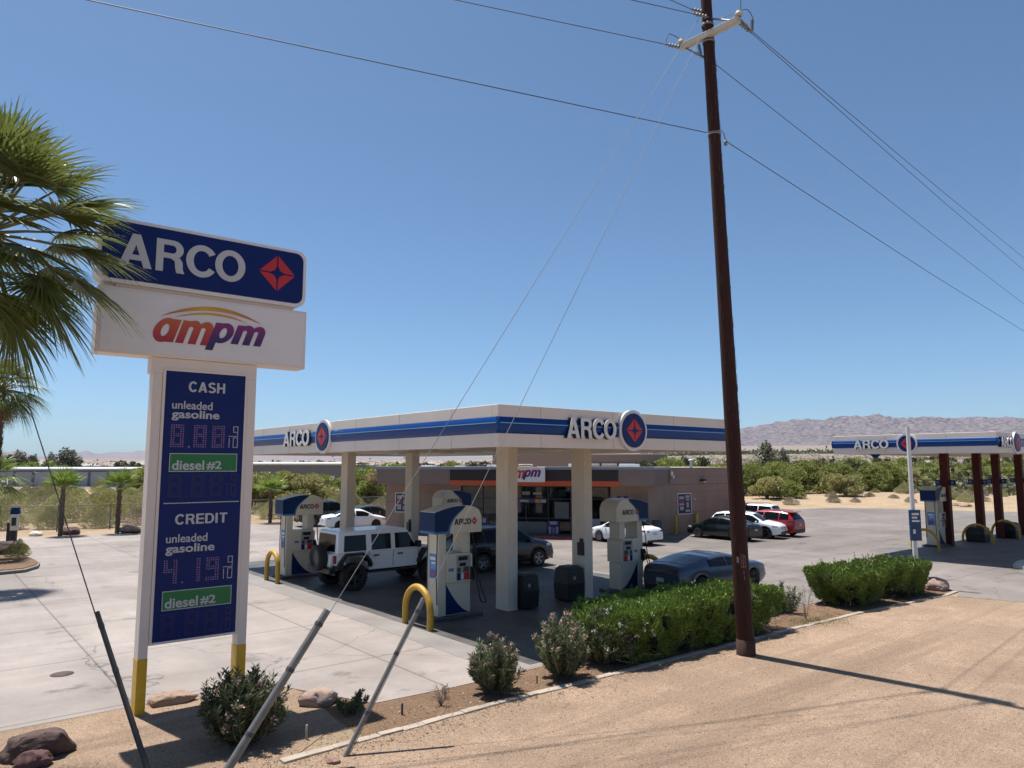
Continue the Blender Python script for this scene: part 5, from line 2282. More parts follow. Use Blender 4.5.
mb.build('block_joint', mat('wall_joint', (.19, .133, .115), .9), sw_)
mb = MB()
for z in (.6, 1.2, 1.8, 2.4):
    mb.box(-.09, 5.04, DEP - .003, DEP - .0008, z, z + .018)
    mb.box(14.56, FL - .45, DEP - .003, DEP - .0008, z, z + .018)
for x in (1.7, 2.9, 4.1, 15.5, 16.3):
    mb.box(x, x + .014, DEP - .003, DEP - .0008, .02, ZF - .02)
mb.build('block_joint', mat('wall_joint', (.19, .133, .115), .9), st)
mb = MB()
mb.prism_xy([(.1, .2), (FL - .1, .2), (S0[0], S0[1] + .35), (S1[0] - .3, S1[1] + .3), (SB1[0] - .3, SB1[1]), (.6, 13.6)], ZT - .02, ZT + .004)
mb.build('roof', mat('store_roof', (.45, .44, .42), .8, var=.08), st)
mb = MB()
mb.box(-.10, FL + .06, -.06, .02, ZT - .10, ZT + .035)
mb.box(-.10, .02, .02, 4, ZT - .10, ZT + .035)
q0, q1 = Vector((FL, 0)), Vector(S0)
dq = (q1 - q0).normalized(); nq = Vector((dq.y, -dq.x))
mb.prism_xy([tuple(q0 + nq * .06), tuple(q1 + nq * .06), tuple(q1), tuple(q0)], ZT - .10, ZT + .035)
cp = mb.build('roof_coping', M_trim, st)
mb = MB()
mb.box(-.12, FL + .06, -.075, .35, ZT + .0355, ZT + .065)
mb.build('coping_cap', M_sign_white, cp)
mb = MB()
mb.box(4.9, 15.22, -.012, -.001, ZF + .235, ZT - .11)
mb.build('brown_panel', M_brown, st)
mb = MB()
mb.box(4.9, 15.25, -.035, -.0125, ZF - .055, ZF + .23)
mb.build('orange_stripe', M_orange, st)
mb = MB()
mb.box(8.35, 10.93, -.20, -.0125, 3.06, 3.87)
sg_ = mb.build('store_sign', M_sign_white, st, bevel=.01)
mb = MB()
mb.box(10.931, 10.95, -.20, -.0125, 3.06, 3.87)
mb.build('sign_edge', mat('sign_edge_red', (.18, .02, .03), .5), sg_)
store_logo(sg_, 8.62, 3.15, 2.05, -.201, .01)
# glazed bay
mb = MB()
mb.box(5.05, 14.55, DEP + .9, DEP + 1.0, -.05, ZF)
mb.box(5.05, 5.15, DEP + .1, DEP + .9, -.05, ZF)
mb.box(14.45, 14.55, DEP + .1, DEP + .9, -.05, ZF)
mb.build('shop_interior', M_int, st)
M_shopglass = bpy.data.materials.new('shop_glass')
_nt1, _N, _L = _nt(M_shopglass)
_g = _N.new('ShaderNodeBsdfGlossy'); _g.inputs['Roughness'].default_value = .03; _g.inputs['Color'].default_value = (.8, .85, .9, 1)
_t = _N.new('ShaderNodeBsdfTransparent'); _t.inputs['Color'].default_value = (.55, .58, .6, 1)
_fr = _N.new('ShaderNodeFresnel'); _fr.inputs['IOR'].default_value = 1.5
_mx = _N.new('ShaderNodeMixShader')
_L.new(_fr.outputs[0], _mx.inputs[0]); _L.new(_t.outputs[0], _mx.inputs[1]); _L.new(_g.outputs[0], _mx.inputs[2])
_L.new(_mx.outputs[0], _N['Material Output'].inputs['Surface'])
xs_ = [5.06, 6.5, 7.9, 9.3, 10.7, 12.1, 13.3, 14.54]
for i in range(len(xs_) - 1):
    mb = MB()
    mb.box(xs_[i] + .03, xs_[i + 1] - .03, DEP + .10, DEP + .115, .10, ZF - .15)
    mb.build('shop_window', M_shopglass, st)
mb = MB()
for x in xs_:
    mb.box(x - .028, x + .028, DEP + .05, DEP + .15, -.05, ZF - .002)
for z in (.02, .95, 2.05, ZF - .15):
    mb.box(5.06, 14.54, DEP + .062, DEP + .142, z, z + .05)
mb.build('window_frame', M_mull, st)
# goods seen behind the glass: racks with packed rows
rr = random.Random(5)
cols_ = [(.12, .10, .08), (.16, .03, .03), (.04, .06, .14), (.14, .12, .04), (.10, .10, .11), (.03, .09, .05)]
for i, x in enumerate((5.3, 6.7, 8.1, 9.5, 10.9, 13.4)):
    mb = MB()
    mb.box(x, x + 1.1, DEP + .35, DEP + .38, .1, 1.5)
    for z in (.1, .45, .8, 1.15):
        mb.box(x, x + 1.1, DEP + .20, DEP + .35, z, z + .03)
    rk = mb.build('goods_rack', M_dark, st)
    mb = MB()
    mi = 0
    for z in (.13, .48, .83, 1.18):
        q = x + .02
        while q < x + 1.0:
            w_ = rr.uniform(.05, .12)
            mb.box(q, q + w_ * .9, DEP + .22, DEP + .33, z, z + rr.uniform(.14, .26), rr.randrange(6))
            q += w_
    mb.build('packed_goods', [mat('goods_%s' % nm, c, .6) for nm, c in zip(('tan', 'red', 'blue', 'yellow', 'gray', 'green'), cols_)], rk)
# window graphics
M_purple = mat('poster_purple', (.035, .018, .13), .45)
M_post_white = mat('poster_white', (.34, .34, .37), .5)


def poster(parent, M, x0, x1, z0, z1, bg, items, name='poster', frame=True):
    mb = MB(); mb.M = M
    if frame:
        mb.box(x0 - .05, x1 + .05, -.02, -.001, z0 - .05, z1 + .05)
        fr = mb.build('poster_frame', M_sign_white, parent)
    else:
        fr = parent
    mb = MB(); mb.M = M
    mb.box(x0, x1, -.026, -.0205, z0, z1)
    po = mb.build(name, bg, fr)
    for (a, b_, c, d, mm) in items:
        mb = MB(); mb.M = M
        mb.box(x0 + a * (x1 - x0), x0 + b_ * (x1 - x0), -.031, -.0265, z0 + c * (z1 - z0), z0 + d * (z1 - z0))
        mb.build('poster_print', mm, po)
    return po


MW = Matrix.Translation((0, DEP, 0))
M_navyp = mat('poster_navy', (.025, .022, .06), .45)
M_redp = mat('poster_red', (.35, .03, .05), .45)
po_items = [(.08, .45, .74, .88, M_post_white), (.08, .45, .56, .68, M_redp), (.08, .45, .42, .53, M_post_white), (.12, .42, .18, .36, M_post_white), (.56, .9, .80, .93, M_post_white), (.60, .88, .66, .76, M_post_white), (.64, .82, .30, .58, M_post_white), (.56, .9, .08, .2, M_post_white)]
poster(st, MW, .62, 1.45, 1.22, 2.30, M_navyp, [(.1, .5, .7, .9, M_post_white), (.1, .5, .45, .65, M_redp), (.12, .45, .12, .4, M_post_white), (.6, .9, .75, .9, M_post_white), (.62, .85, .4, .66, M_post_white), (.6, .9, .1, .3, M_post_white)])
poster(st, MS, .66, 1.72, 1.12, 2.27, M_navyp, po_items)
MG = Matrix.Translation((0, DEP + .06, 0))
poster(st, MG, 10.66, 11.40, .02, .85, M_purple, [(.2, .8, .75, .95, M_post_white), (.1, .3, .1, .6, M_post_white), (.7, .9, .1, .6, M_post_white), (.38, .62, .1, .55, mat('poster_gray', (.16, .15, .2), .5))], 'window_poster', False)
poster(st, MG, 6.35, 6.85, .45, .98, M_purple, [(.3, .7, .4, .9, M_post_white)], 'window_poster', False)
poster(st, MG, 8.75, 10.6, 1.84, 2.06, M_purple, [(.08, .4, .25, .75, M_post_white), (.62, .78, .1, .9, mat('poster_orange', (.55, .22, .03), .5)), (.8, .98, .1, .9, M_post_white)], 'window_banner', False)
poster(st, MG, 11.1, 12.0, 1.0, 1.9, mat('window_gray', (.10, .11, .11), .5), [], 'window_poster', False)
poster(st, MG, 7.95, 10.6, .12, .78, mat('window_gray', (.10, .11, .11), .5), [], 'window_film', False)
mb = MB(); mb.M = MG
for q_ in range(5):
    mb.box(9.08 + q_ * .10, 9.15 + q_ * .10, -.035, -.03, 2.30, 2.48)
mb.box(9.75, 10.30, -.035, -.03, 2.33, 2.42)
mb.build('window_lettering', M_post_white, st)
mb = MB(); mb.M = MG
mb.box(13.2, 13.9, -.04, -.028, .5, 1.0)
mb.build('door_notice', M_post_white, st)
poster(st, MW, 14.92, 15.56, 1.90, 2.28, M_purple, [(.35, .65, .4, .9, M_post_white), (.25, .75, .12, .3, M_post_white)], 'wall_sign', False)
mb = MB(); mb.M = MW
mb.box(16.0, 16.18, -.02, -.001, 1.95, 2.1)
mb.box(1.9 + .0, 2.0, -.02, -.001, 1.55, 1.65)
mb.build('wall_notice', M_post_white, st)
mb = MB(); mb.M = MS
mb.box(2.0, 2.15, -.02, -.004, 1.9, 2.02)
mb.build('wall_notice', M_post_white, sw_)
mb = MB()
mb.M = MS
mb.box(2.55, 2.95, -.25, -.001, 3.02, 3.14, taper=.03)
wl_ = mb.build('wall_lamp', M_black, sw_, bevel=.02)
mb = MB(); mb.M = MS
mb.box(2.7, 2.93, -.24, -.08, 2.96, 3.019)
mb.build('lamp_lens', M_letter, wl_)
mb = MB(); mb.M = MS
mb.box(-.05, .12, -.22, -.001, 3.35, 3.6)
mb.M = MS @ Matrix.Translation((.12, -.2, 3.32))
mb.lathe([(.0, -.14), (.08, -.10), (.11, 0), (.09, .06), (0, .08)], 14)
mb.build('security_camera', M_sign_white, sw_, bevel=.01)
# roof clutter
for i, (x, y, a, b_, h) in enumerate(((2.2, 3, .9, .7, .12), (4.6, 2.6, .7, .5, .10), (7.2, 2.2, 1.1, .8, .16), (8.9, 3, .8, .7, .20), (12.0, 3.2, .6, .6, .22), (15.6, 2.4, 1.2, .8, .20), (19.2, 5.6, .18, .18, .42))):
    mb = MB()
    mb.box(x - a / 2, x + a / 2, y - b_ / 2, y + b_ / 2, ZT + .004, ZT + h, taper=.02)
    if h > .4:
        mb.M = Matrix.Translation((x, y, ZT + h - .05))
        mb.lathe([(.05, 0), (.17, .03), (.17, .10), (0, .14)], 14)
    mb.build('roof_unit', M_sign_white, st, bevel=.02)
# sidewalk with red kerb; the store's shade is put into its dark colour
walk = [loc2(G(388, 527.5)), loc2(G(404, 530)), loc2(G(470, 534.5)), loc2(G(535, 538.5)), loc2(G(569, 540)), loc2(G(603, 540)), loc2(G(640, 537)), (FL - .4, DEP + .02), (.56, DEP + .02)]
mb = MB()
mb.prism_xy(walk, -.1, .13)
structure(mb.build('sidewalk', mat('sidewalk_shaded', (.085, .074, .066), .85, var=.25, scale=1.5), loc=SB, rotz=TS, bevel=.02)).scale = (XS, 1, 1)
mb = MB()
for a, b_ in ((3, 4), (4, 5)):
    p, q = Vector(walk[a]), Vector(walk[b_])
    d = (q - p).normalized(); nn = Vector((d.y, -d.x)) * .012
    mb.prism_xy([tuple(p + nn), tuple(q + nn), tuple(q - nn * 10), tuple(p - nn * 10)], .02, .135)
structure(mb.build('red_kerb', mat('kerb_red', (.38, .04, .05), .7, var=.2, scale=6), loc=SB, rotz=TS)).scale = (XS, 1, 1)
# ice merchandiser against the wall
t = thing('ice_merchandiser', 'blue and white ice cabinet against the store wall', 'ice cabinet', SB + DF * 16.15 * XS + Vector((-DF.y, DF.x, 0)) * .95 + Vector((0, 0, .13)), TS)
mb = MB(); mb.box(-.42, .42, -.38, .38, 0, 1.86)
mb.build('cabinet_body', mat('ice_blue', (.02, .07, .26), .4, var=.2, scale=2), t, bevel=.03)
mb = MB(); mb.box(.36, .43, -.385, .385, .05, 1.8)
mb.build('cabinet_edge', M_sign_white, t, bevel=.01)
t = thing('trash_drum', 'gray trash drum in the recess by the store side wall', 'trash drum', SB + DF * 17.25 * XS + Vector((-DF.y, DF.x, 0)) * 1.2 + Vector((0, 0, .014)), TS)
mb = MB(); mb.lathe([(0, 0), (.27, 0), (.29, .5), (.28, .95), (.24, 1.0), (0, 1.02)], 18)
mb.build('drum_body', M_dark, t)
for i, (x, y, lab) in enumerate(((676, 534.5, 'nearest yellow bollard under the navy wall poster'), (697.2, 532.2, 'yellow bollard behind the front fender of the dark green sedan'), (713.8, 530, 'yellow bollard behind the roof of the dark green sedan'), (622.5, 538, 'yellow bollard mostly hidden by the gray topped dispenser'))):
    g = G(x, y)
    mb = MB()
    mb.lathe([(.095, -.1), (.095, 1.02), (.08, 1.08), (.04, 1.11), (0, 1.115)], 16)
    o = mb.build('bollard', mat('bollard_yellow', (.42, .33, .02), .5, var=.1, scale=6), loc=(g.x, g.y, 0))
    tag(o, lab, 'bollard', 'yellow bollards by the store')
p = G(380, 527); mb = MB(); mb.lathe([(.06, -.1), (.06, 1.0), (0, 1.03)], 12)
tag(mb.build('bollard', M_black, loc=(p.x, p.y, 0)), 'thin black bollard at the store corner by the white sedan', 'bollard')

# ================================================================== buildings beyond
M_metalwall = mat('storage_wall', (.14, .145, .155), .6, var=.06, scale=.3)
M_metalroof = mat('storage_roof', (.50, .50, .50), .5, var=.04, scale=.2)
M_door = mat('roll_door', (.36, .37, .40), .5, var=.05, scale=.5)


def storage(label, x0, x1, Y, zt, doors=True, dep=14, ang=0.0):
    t = thing('storage_building', label, 'storage building', ((x0 + x1) / 2, Y, 0), ang)
    h = (x1 - x0) / 2
    mb = MB(); mb.box(-h, h, 0, dep, -.3, zt - .55)
    mb.build('wall', M_metalwall, t)
    mb = MB()
    n = 8
    mb.add([(-h - .3, -.5, zt - .35), (h + .3, -.5, zt - .35), (h + .3, dep / 2, zt - .05), (-h - .3, dep / 2, zt - .05), (h + .3, dep + .5, zt - .35), (-h - .3, dep + .5, zt - .35)], [(0, 1, 2, 3), (3, 2, 4, 5)])
    mb.box(-h - .3, h + .3, -.52, -.502, zt - .62, zt - .34)
    mb.build('roof', M_metalroof, t)
    if doors:
        x = -h + .6
        while x + 3 < h:
            mb = MB(); mb.box(x, x + 2.9, -.04, -.002, 0, zt - .95)
            mb.build('roll_door', M_door, t)
            x += 3.5
    else:
        mb = MB(); mb.box(h - 4.0, h - 2.8, -.04, -.002, 0, 2.1)
        mb.build('door', M_sign_white, t)
    return t


storage('long low white roofed storage building with a row of roll up doors', -104, -52.5, 136, 3.66)
storage('white roofed metal building seen under the canopy past the left columns', -52, -28.5, 128, 4.6, False)
t = thing('flat_roofed_building', 'beige flat roofed building with a dark entry gap behind the store', 'building', (5, 112, 0))
mb = MB()
mb.box(-8, 5.0, 0, 16, -.3, 5.7); mb.box(6.1, 19.0, 0, 16, -.3, 5.6)
mb.build('wall', mat('beige_wall', (.26, .195, .165), .85, var=.06), t)
mb = MB(); mb.box(5.0, 6.1, .3, 15, -.3, 5.75)
mb.build('entry_recess', mat('entry_dark', (.10, .08, .085), .8), t)
mb = MB(); mb.box(-8.1, 4.95, -.06, 16.1, 5.7, 5.95); mb.box(6.2, 19.1, -.06, 16.1, 5.6, 5.75)
mb.build('roof_edge', M_sign_white, t)
mb = MB()
for x in (8.5, 11.2, 14.0, 16.9):
    mb.box(x, x + .3, -.3, -.05, -.3, 4.3)
mb.build('pilaster', M_dark, t)
mb = MB(); mb.box(6.3, 19, -.25, -.05, 3.9, 4.25)
mb.build('canopy_strip', M_sign_white, t)

# town scattered over the far plain
town_v, town_f = [], []
rr = random.Random(11)
mbs = [MB(), MB()]
for i in range(900):
    az = rr.uniform(-42, 34)
    d = rr.uniform(520, 1900)
    if az > 6:
        continue
    x, y = d * math.sin(rad(az)), d * math.cos(rad(az))
    z = float(terrain_z(np.array(x), np.array(y)))
    a, b_, h = rr.uniform(4, 9), rr.uniform(4, 8), rr.uniform(2.6, 4.2)
    m = rr.choice((0, 0, 0, 1))
    mbs[m].M = rot_at(x, y, rr.uniform(0, 3), z)
    mbs[m].box(-a, a, -b_, b_, -1, h * .8)
    mbs[m].add([(-a, -b_, h * .8), (a, -b_, h * .8), (a, b_, h * .8), (-a, b_, h * .8), (-a * .6, 0, h * 1.25), (a * .6, 0, h * 1.25)], [(0, 1, 5, 4), (2, 3, 4, 5), (1, 2, 5), (3, 0, 4)])
for mm, b_, nm in ((mat('town_tan', (.27, .21, .175), .9, var=.3, scale=.02), mbs[0], 'distant_town'), (mat('town_white', (.28, .27, .26), .8, var=.2, scale=.02), mbs[1], 'distant_town')):
    structure(b_.build(nm, mm), 'stuff')

# ================================================================== chain link fence along the back of the lot
M_post = mat('fence_post', (.16, .155, .14), .6, metal=.4)
mesh_m = bpy.data.materials.new('chain_link')
_a, _N, _L = _nt(mesh_m)
_b = _N['Principled BSDF']; _b.inputs['Base Color'].default_value = (.22, .21, .19, 1); _b.inputs['Roughness'].default_value = .6
_tc = _N.new('ShaderNodeTexCoord')


def _wave(rot):
    mp = _N.new('ShaderNodeMapping'); mp.inputs['Rotation'].default_value = (0, rot, 0)
    _L.new(_tc.outputs['Object'], mp.inputs['Vector'])
    s = _N.new('ShaderNodeSeparateXYZ'); _L.new(mp.outputs['Vector'], s.inputs[0])
    pp = _N.new('ShaderNodeMath'); pp.operation = 'PINGPONG'; pp.inputs[1].default_value = .035
    _L.new(s.outputs[0], pp.inputs[0])
    lt = _N.new('ShaderNodeMath'); lt.operation = 'LESS_THAN'; lt.inputs[1].default_value = .0032
    _L.new(pp.outputs[0], lt.inputs[0])
    return lt.outputs[0]


_mxx = _N.new('ShaderNodeMath'); _mxx.operation = 'MAXIMUM'
_L.new(_wave(PI / 4), _mxx.inputs[0]); _L.new(_wave(-PI / 4), _mxx.inputs[1])
_tr = _N.new('ShaderNodeBsdfTransparent'); _ms = _N.new('ShaderNodeMixShader')
_L.new(_mxx.outputs[0], _ms.inputs[0]); _L.new(_tr.outputs[0], _ms.inputs[1]); _L.new(_b.outputs[0], _ms.inputs[2])
_L.new(_ms.outputs[0], _N['Material Output'].inputs['Surface'])
FP = [Vector((-46, 40.5, 0)), Vector((-27.5, 44.2, 0)), Vector((-16.2, 52.6, 0)), Vector((-9.0, 57.5, 0))]
fence = thing('chain_link_fence', 'low chain link fence between the lot and the desert scrub', 'fence', FP[0])
for a, b_ in zip(FP, FP[1:]):
    d = (b_ - a); Ld = d.length
    an = math.atan2(d.y, d.x)
    n = max(1, round(Ld / 3.0))
    for i in range(n + (1 if b_ is FP[-1] else 0)):
        p = a.lerp(b_, i / n) - FP[0]
        mb = MB(); mb.M = Matrix.Translation(p)
        mb.tube([(0, 0, -.1), (0, 0, 1.60)], .035, 8)
        mb.build('fence_post', M_post, fence)
    mb = MB(); mb.tube([a - FP[0] + Vector((0, 0, 1.55)), b_ - FP[0] + Vector((0, 0, 1.55))], .022, 6)
    mb.build('top_rail', M_post, fence)
    mb = MB()
    mb.add([(0, 0, .03), (Ld, 0, .03), (Ld, 0, 1.53), (0, 0, 1.53)], [(0, 1, 2, 3)])
    o = mb.build('chain_mesh', mesh_m, fence, loc=a - FP[0], rotz=an)

# ================================================================== small site furniture
# leaning white light pole with a banner
tp = PLANE_AT(907.5, 426, (13.75, 24.2), (1, 0))
b0 = Vector((tp.x, 24.2, 0))
t = thing('banner_pole', 'slim white leaning pole with a blue banner behind the far hedge', 'pole', b0)
mb = MB(); mb.tube([Vector((.0, 0, -.1)), Vector((tp.x - b0.x, 0, tp.z))], [.085, .06], 10)
mb.build('pole_shaft', M_sign_white, t)
mb = MB()
mb.box(-.26, .10, -.10, -.02, 1.55, 2.55)
bn = mb.build('banner', mat('banner_blue', (.006, .035, .13), .5, col2=(.008, .06, .12), scale=2.5), t, bevel=.01)
bn.location = (.06, -.07, -.02)
mb = MB()
for (a, b_, z0, z1) in ((-.20, .04, 2.38, 2.45), (-.20, -.02, 2.27, 2.33), (-.20, .05, 2.16, 2.22)):
    mb.box(a, b_, -.106, -.1005, z0, z1)
mb.box(-.18, -.10, -.106, -.1005, 1.78, 1.92)
mb.build('banner_lines', M_letter, bn)
# kerbed island with air machine on the far left
isl = [G(-40, 577), G(0, 575.5), G(25, 573), G(38, 569), G(40, 566), G(34, 562), G(20, 558), (G(8, 552)), G(-10, 548), G(-60, 548)]
mb = MB(); mb.prism_xy([(p.x, p.y) for p in isl], -.05, .13)
structure(mb.build('island_kerb', mat('island_kerb_dark', (.16, .14, .125), .85, var=.3, scale=2), bevel=.02))
c = sum((p for p in isl), Vector()) / len(isl)
mb = MB(); mb.prism_xy([(c.x + (p.x - c.x) * .93, c.y + (p.y - c.y) * .93) for p in isl], .10, .155)
structure(mb.build('island_soil', M_bed))
g = G(13, 546)
t = thing('air_machine', 'silver tire air machine with a navy top on a dark stand', 'air machine', (g.x, g.y, .15), .3)
mb = MB(); mb.box(-.16, .16, -.14, .14, .62, 1.42)
bx_ = mb.build('machine_case', M_pump, t, bevel=.02)
mb = MB(); mb.box(-.19, .19, -.17, .17, 1.42, 1.75, taper=.03)
mb.build('machine_top', M_pump_blue, t, bevel=.02)
mb = MB(); mb.box(-.10, .10, -.155, -.1405, .85, 1.25)
mb.build('machine_panel', M_screen, bx_)
mb = MB(); mb.box(-.30, -.17, -.1, .1, 0, 1.0); mb.box(-.12, .12, -.1, .1, 0, .62)
mb.build('machine_stand', M_black, t)
# manhole cover, stakes
g = G(62, 675)
mb = MB(); mb.M = Matrix.Translation((g.x, g.y, 0)); mb.lathe([(.20, .010), (.20, .020), (0, .020)], 24)
structure(mb.build('manhole_cover', mat('manhole_iron', (.075, .045, .035), .8, var=.3, scale=20)))
for x, y, h, r, lab, mm in ((306.5, 740, .20, .018, 'short pale marker stake in the shadow beside the sign', M_kerb), (402, 715, .17, .018, 'short dark marker stake in the planting bed', M_dark), (537, 684, .14, .012, 'thin dark irrigation riser in the planting bed', M_dark)):
    g = G(x, y)
    mb = MB(); mb.lathe([(r, -.05), (r, h), (r * .6, h + .01), (0, h + .012)], 8)
    tag(mb.build('marker_stake', mm, loc=(g.x, g.y, .006), ), lab, 'stake')
# right hand kerbed island corner
p = [G(1013, 568), G(1017, 564.5), G(1034, 560.5), G(1080, 560), G(1090, 573), G(1036, 573)]
mb = MB(); mb.prism_xy([(q.x, q.y) for q in p], -.05, .15)
structure(mb.build('island_kerb', mat('kerb_pale', (.42, .40, .36), .8, var=.1), bevel=.03))


def rock(label, loc, size, seed, mm, rz=0.0, group='landscape rocks'):
    bm = bmesh.new()
    o_ = Vector((seed * 3.1, seed * 1.7, seed))
    rg = random.Random(seed * 77)
    for i in range(40):                     # broken block: hull of a few points, edges worn, faces pitted
        z = rg.uniform(-.7, .95); a = rg.uniform(0, 2 * PI); rr_ = math.sqrt(max(0, 1 - z * z)) * rg.uniform(.82, 1.08)
        bm.verts.new((rr_ * math.cos(a), rr_ * math.sin(a), z))
    bm.verts.ensure_lookup_table()
    hl = bmesh.ops.convex_hull(bm, input=bm.verts)
    bmesh.ops.delete(bm, geom=[g_ for g_ in hl['geom_interior'] if isinstance(g_, bmesh.types.BMVert)], context='VERTS')
    bmesh.ops.bevel(bm, geom=list(bm.edges), offset=.09, segments=2, affect='EDGES', clamp_overlap=True)
    bmesh.ops.triangulate(bm, faces=bm.faces)
    bmesh.ops.subdivide_edges(bm, edges=bm.edges, cuts=2, use_grid_fill=True)
    for v in bm.verts:
        p = v.co.copy()
        q = p * (1 + .10 * noise.noise(p * 2.2 + o_) + .05 * noise.noise(p * 5.5 + o_))
        q.z = max(q.z, -.55)
        v.co = Vector((q.x * size[0], q.y * size[1], q.z * size[2]))
    for v in []:
        p = v.co.copy()
        k = 1 + .38 * noise.noise(p * .9 + o_) + .14 * noise.noise(p * 2.3 + o_) + .05 * noise.noise(p * 6 + o_)
        q = p * k
        q.z = max(q.z, -.55)
        # a few flat breaks
        for n_ in ((.7, -.3, .6), (-.6, .5, .5), (.1, -.8, .45)):
            nn = Vector(n_).normalized()
            e = q.dot(nn) - .78
            if e > 0:
                q -= nn * e * .85
        v.co = Vector((q.x * size[0], q.y * size[1], q.z * size[2]))
    me = bpy.data.meshes.new('rock')
    bm.to_mesh(me); bm.free()
    me.materials.append(mm)
    for p in me.polygons:
        p.use_smooth = True
    o = bpy.data.objects.new('rock', me)
    COL.objects.link(o)
    o.location = (loc[0], loc[1], size[2] * .45)
    o.rotation_euler = (0, 0, rz)
    return tag(o, label, 'rock', group)


M_rock1 = mat('rock_redbrown', (.12, .07, .058), .9, col2=(.05, .034, .03), scale=4, bump=.6, bscale=7, bdist=.05)
M_rock2 = mat('rock_tan', (.32, .225, .165), .9, col2=(.23, .15, .10), scale=4, bump=.6, bscale=9, bdist=.04)
rock('large red brown boulder at the corner of the dirt', G(40, 757), (.47, .30, .26), 1.2, M_rock1, .25)
rock('smaller dark red rock in front of the red brown boulder', G(32, 767), (.26, .18, .15), 2.4, mat('rock_dark_red', (.13, .06, .055), .9, col2=(.07, .035, .035), scale=5, bump=.5, bscale=9, bdist=.04), .1)
rock('flat tan rock between the sign posts', G(172, 703), (.40, .24, .13), 3.3, M_rock2, .5)
rock('pale pink rock beside the oleander next to the sign', G(318, 704), (.33, .26, .19), 4.7, mat('rock_pink', (.36, .27, .22), .9, col2=(.28, .19, .15), scale=4, bump=.5, bscale=9, bdist=.04), .6)
rock('small reddish rock at the foot of the thin guy wire', G(334, 763), (.10, .09, .06), 5.9, mat('rock_small_red', (.26, .15, .12), .9, var=.3, scale=9), .2)
rock('squat pink block at the end of the far hedge', G(937, 590), (.42, .34, .30), 6.6, mat('rock_pinkblock', (.32, .22, .18), .9, var=.15, scale=5), .4)
rock('pale rock beside the second small palm', G(131, 533), (.75, .5, .33), 7.2, M_rock2)
rock('dark rock beside the first small palm', G(69, 534.5), (.6, .5, .35), 8.8, M_rock1)
rock('dark brown boulder beside the air machine on the island', G(2, 557), (1.0, .7, .55), 12.3, M_rock1, .4)
rock('low white rock along the back edge of the lot', G(36, 536), (.4, .3, .2), 9.1, mat('rock_white', (.55, .52, .48), .9, var=.1))
for i, (x, y, lab) in enumerate(((954, 507.5, 'pale rock on the sand behind the diesel dispenser'), (966, 508, 'second pale rock on the sand near the red columns'))):
    rock(lab, G(x, y), (.9, .6, .35), 11 + i, M_rock2, i)
# ================================================================== vegetation
R6 = np.random.default_rng(21)


def unit(v):
    return v / np.maximum(np.linalg.norm(v, axis=-1, keepdims=True), 1e-9)


def leaves_geo(P, D, L, Wd, rng, flat=0.0):
    """pointed leaf quads: base P, axis D, length L, width Wd"""
    n = len(P)
    D = unit(D)
    ref = unit(rng.normal(size=(n, 3))) + np.array([0, 0, flat])
    S = unit(np.cross(D, ref))
    L = np.broadcast_to(np.asarray(L, float), (n,))[:, None]
    Wd = np.broadcast_to(np.asarray(Wd, float), (n,))[:, None]
    a = P
    m = P + D * L * .5
    b = m + S * Wd * .5
    c = P + D * L
    d = m - S * Wd * .5
    V = np.stack([a, b, c, d], 1).reshape(-1, 3)
    F = (np.arange(n) * 4)[:, None] + np.array([[0, 1, 2, 3]])
    return V, F


def tubes_geo(mb):
    return mb


L_hedge = leaf_mat('hedge_leaf', (.065, .115, .014), (.27, .38, .07), .12)
L_hedge2 = leaf_mat('hedge_leaf_small', (.055, .095, .014), (.22, .31, .06), .12)
L_oleander = leaf_mat('oleander_leaf', (.055, .075, .035), (.17, .20, .095), .25)
L_mesq = leaf_mat('mesquite_leaf', (.12, .14, .03), (.34, .37, .10), .42)
L_olive = leaf_mat('olive_leaf', (.17, .165, .055), (.42, .39, .16), .3)
L_bright = leaf_mat('bright_leaf', (.10, .15, .02), (.25, .33, .05), .35)
L_darktree = leaf_mat('dark_tree_leaf', (.045, .055, .025), (.13, .145, .065), .2)
L_graytree = leaf_mat('gray_tree_leaf', (.10, .105, .07), (.22, .22, .15), .2)
L_scrub = leaf_mat('scrub_leaf', (.20, .20, .085), (.46, .435, .22), .25)
L_scrubg = leaf_mat('scrub_gray_leaf', (.20, .17, .12), (.42, .36, .26), .2)
L_palm = leaf_mat('palm_leaf', (.07, .095, .018), (.21, .245, .065), .4, .36, .5)
L_palm_s = leaf_mat('palm_leaf_small', (.09, .14, .02), (.27, .36, .07), .4, .4, .45)
L_dead = leaf_mat('dead_frond', (.20, .10, .045), (.34, .20, .10), .2, .7)
L_pink = leaf_mat('oleander_flower_pink', (.55, .26, .27), (.78, .58, .56), .3)
L_whitefl = leaf_mat('oleander_flower_white', (.70, .68, .62), (.85, .83, .78), .3)
M_bark = mat('bark', (.13, .095, .07), .9, var=.35, scale=8, bump=.5, bscale=14)
M_core = mat('hedge_shade_core', (.012, .018, .007), .95, var=.3)
M_twig = mat('twig', (.22, .16, .12), .9, var=.2)
M_palmtrunk = mat('palm_trunk', (.20, .14, .10), .9, col2=(.09, .06, .045), scale=6, stretch=(2, 2, 9), bump=.8, bscale=7, bdist=.05)


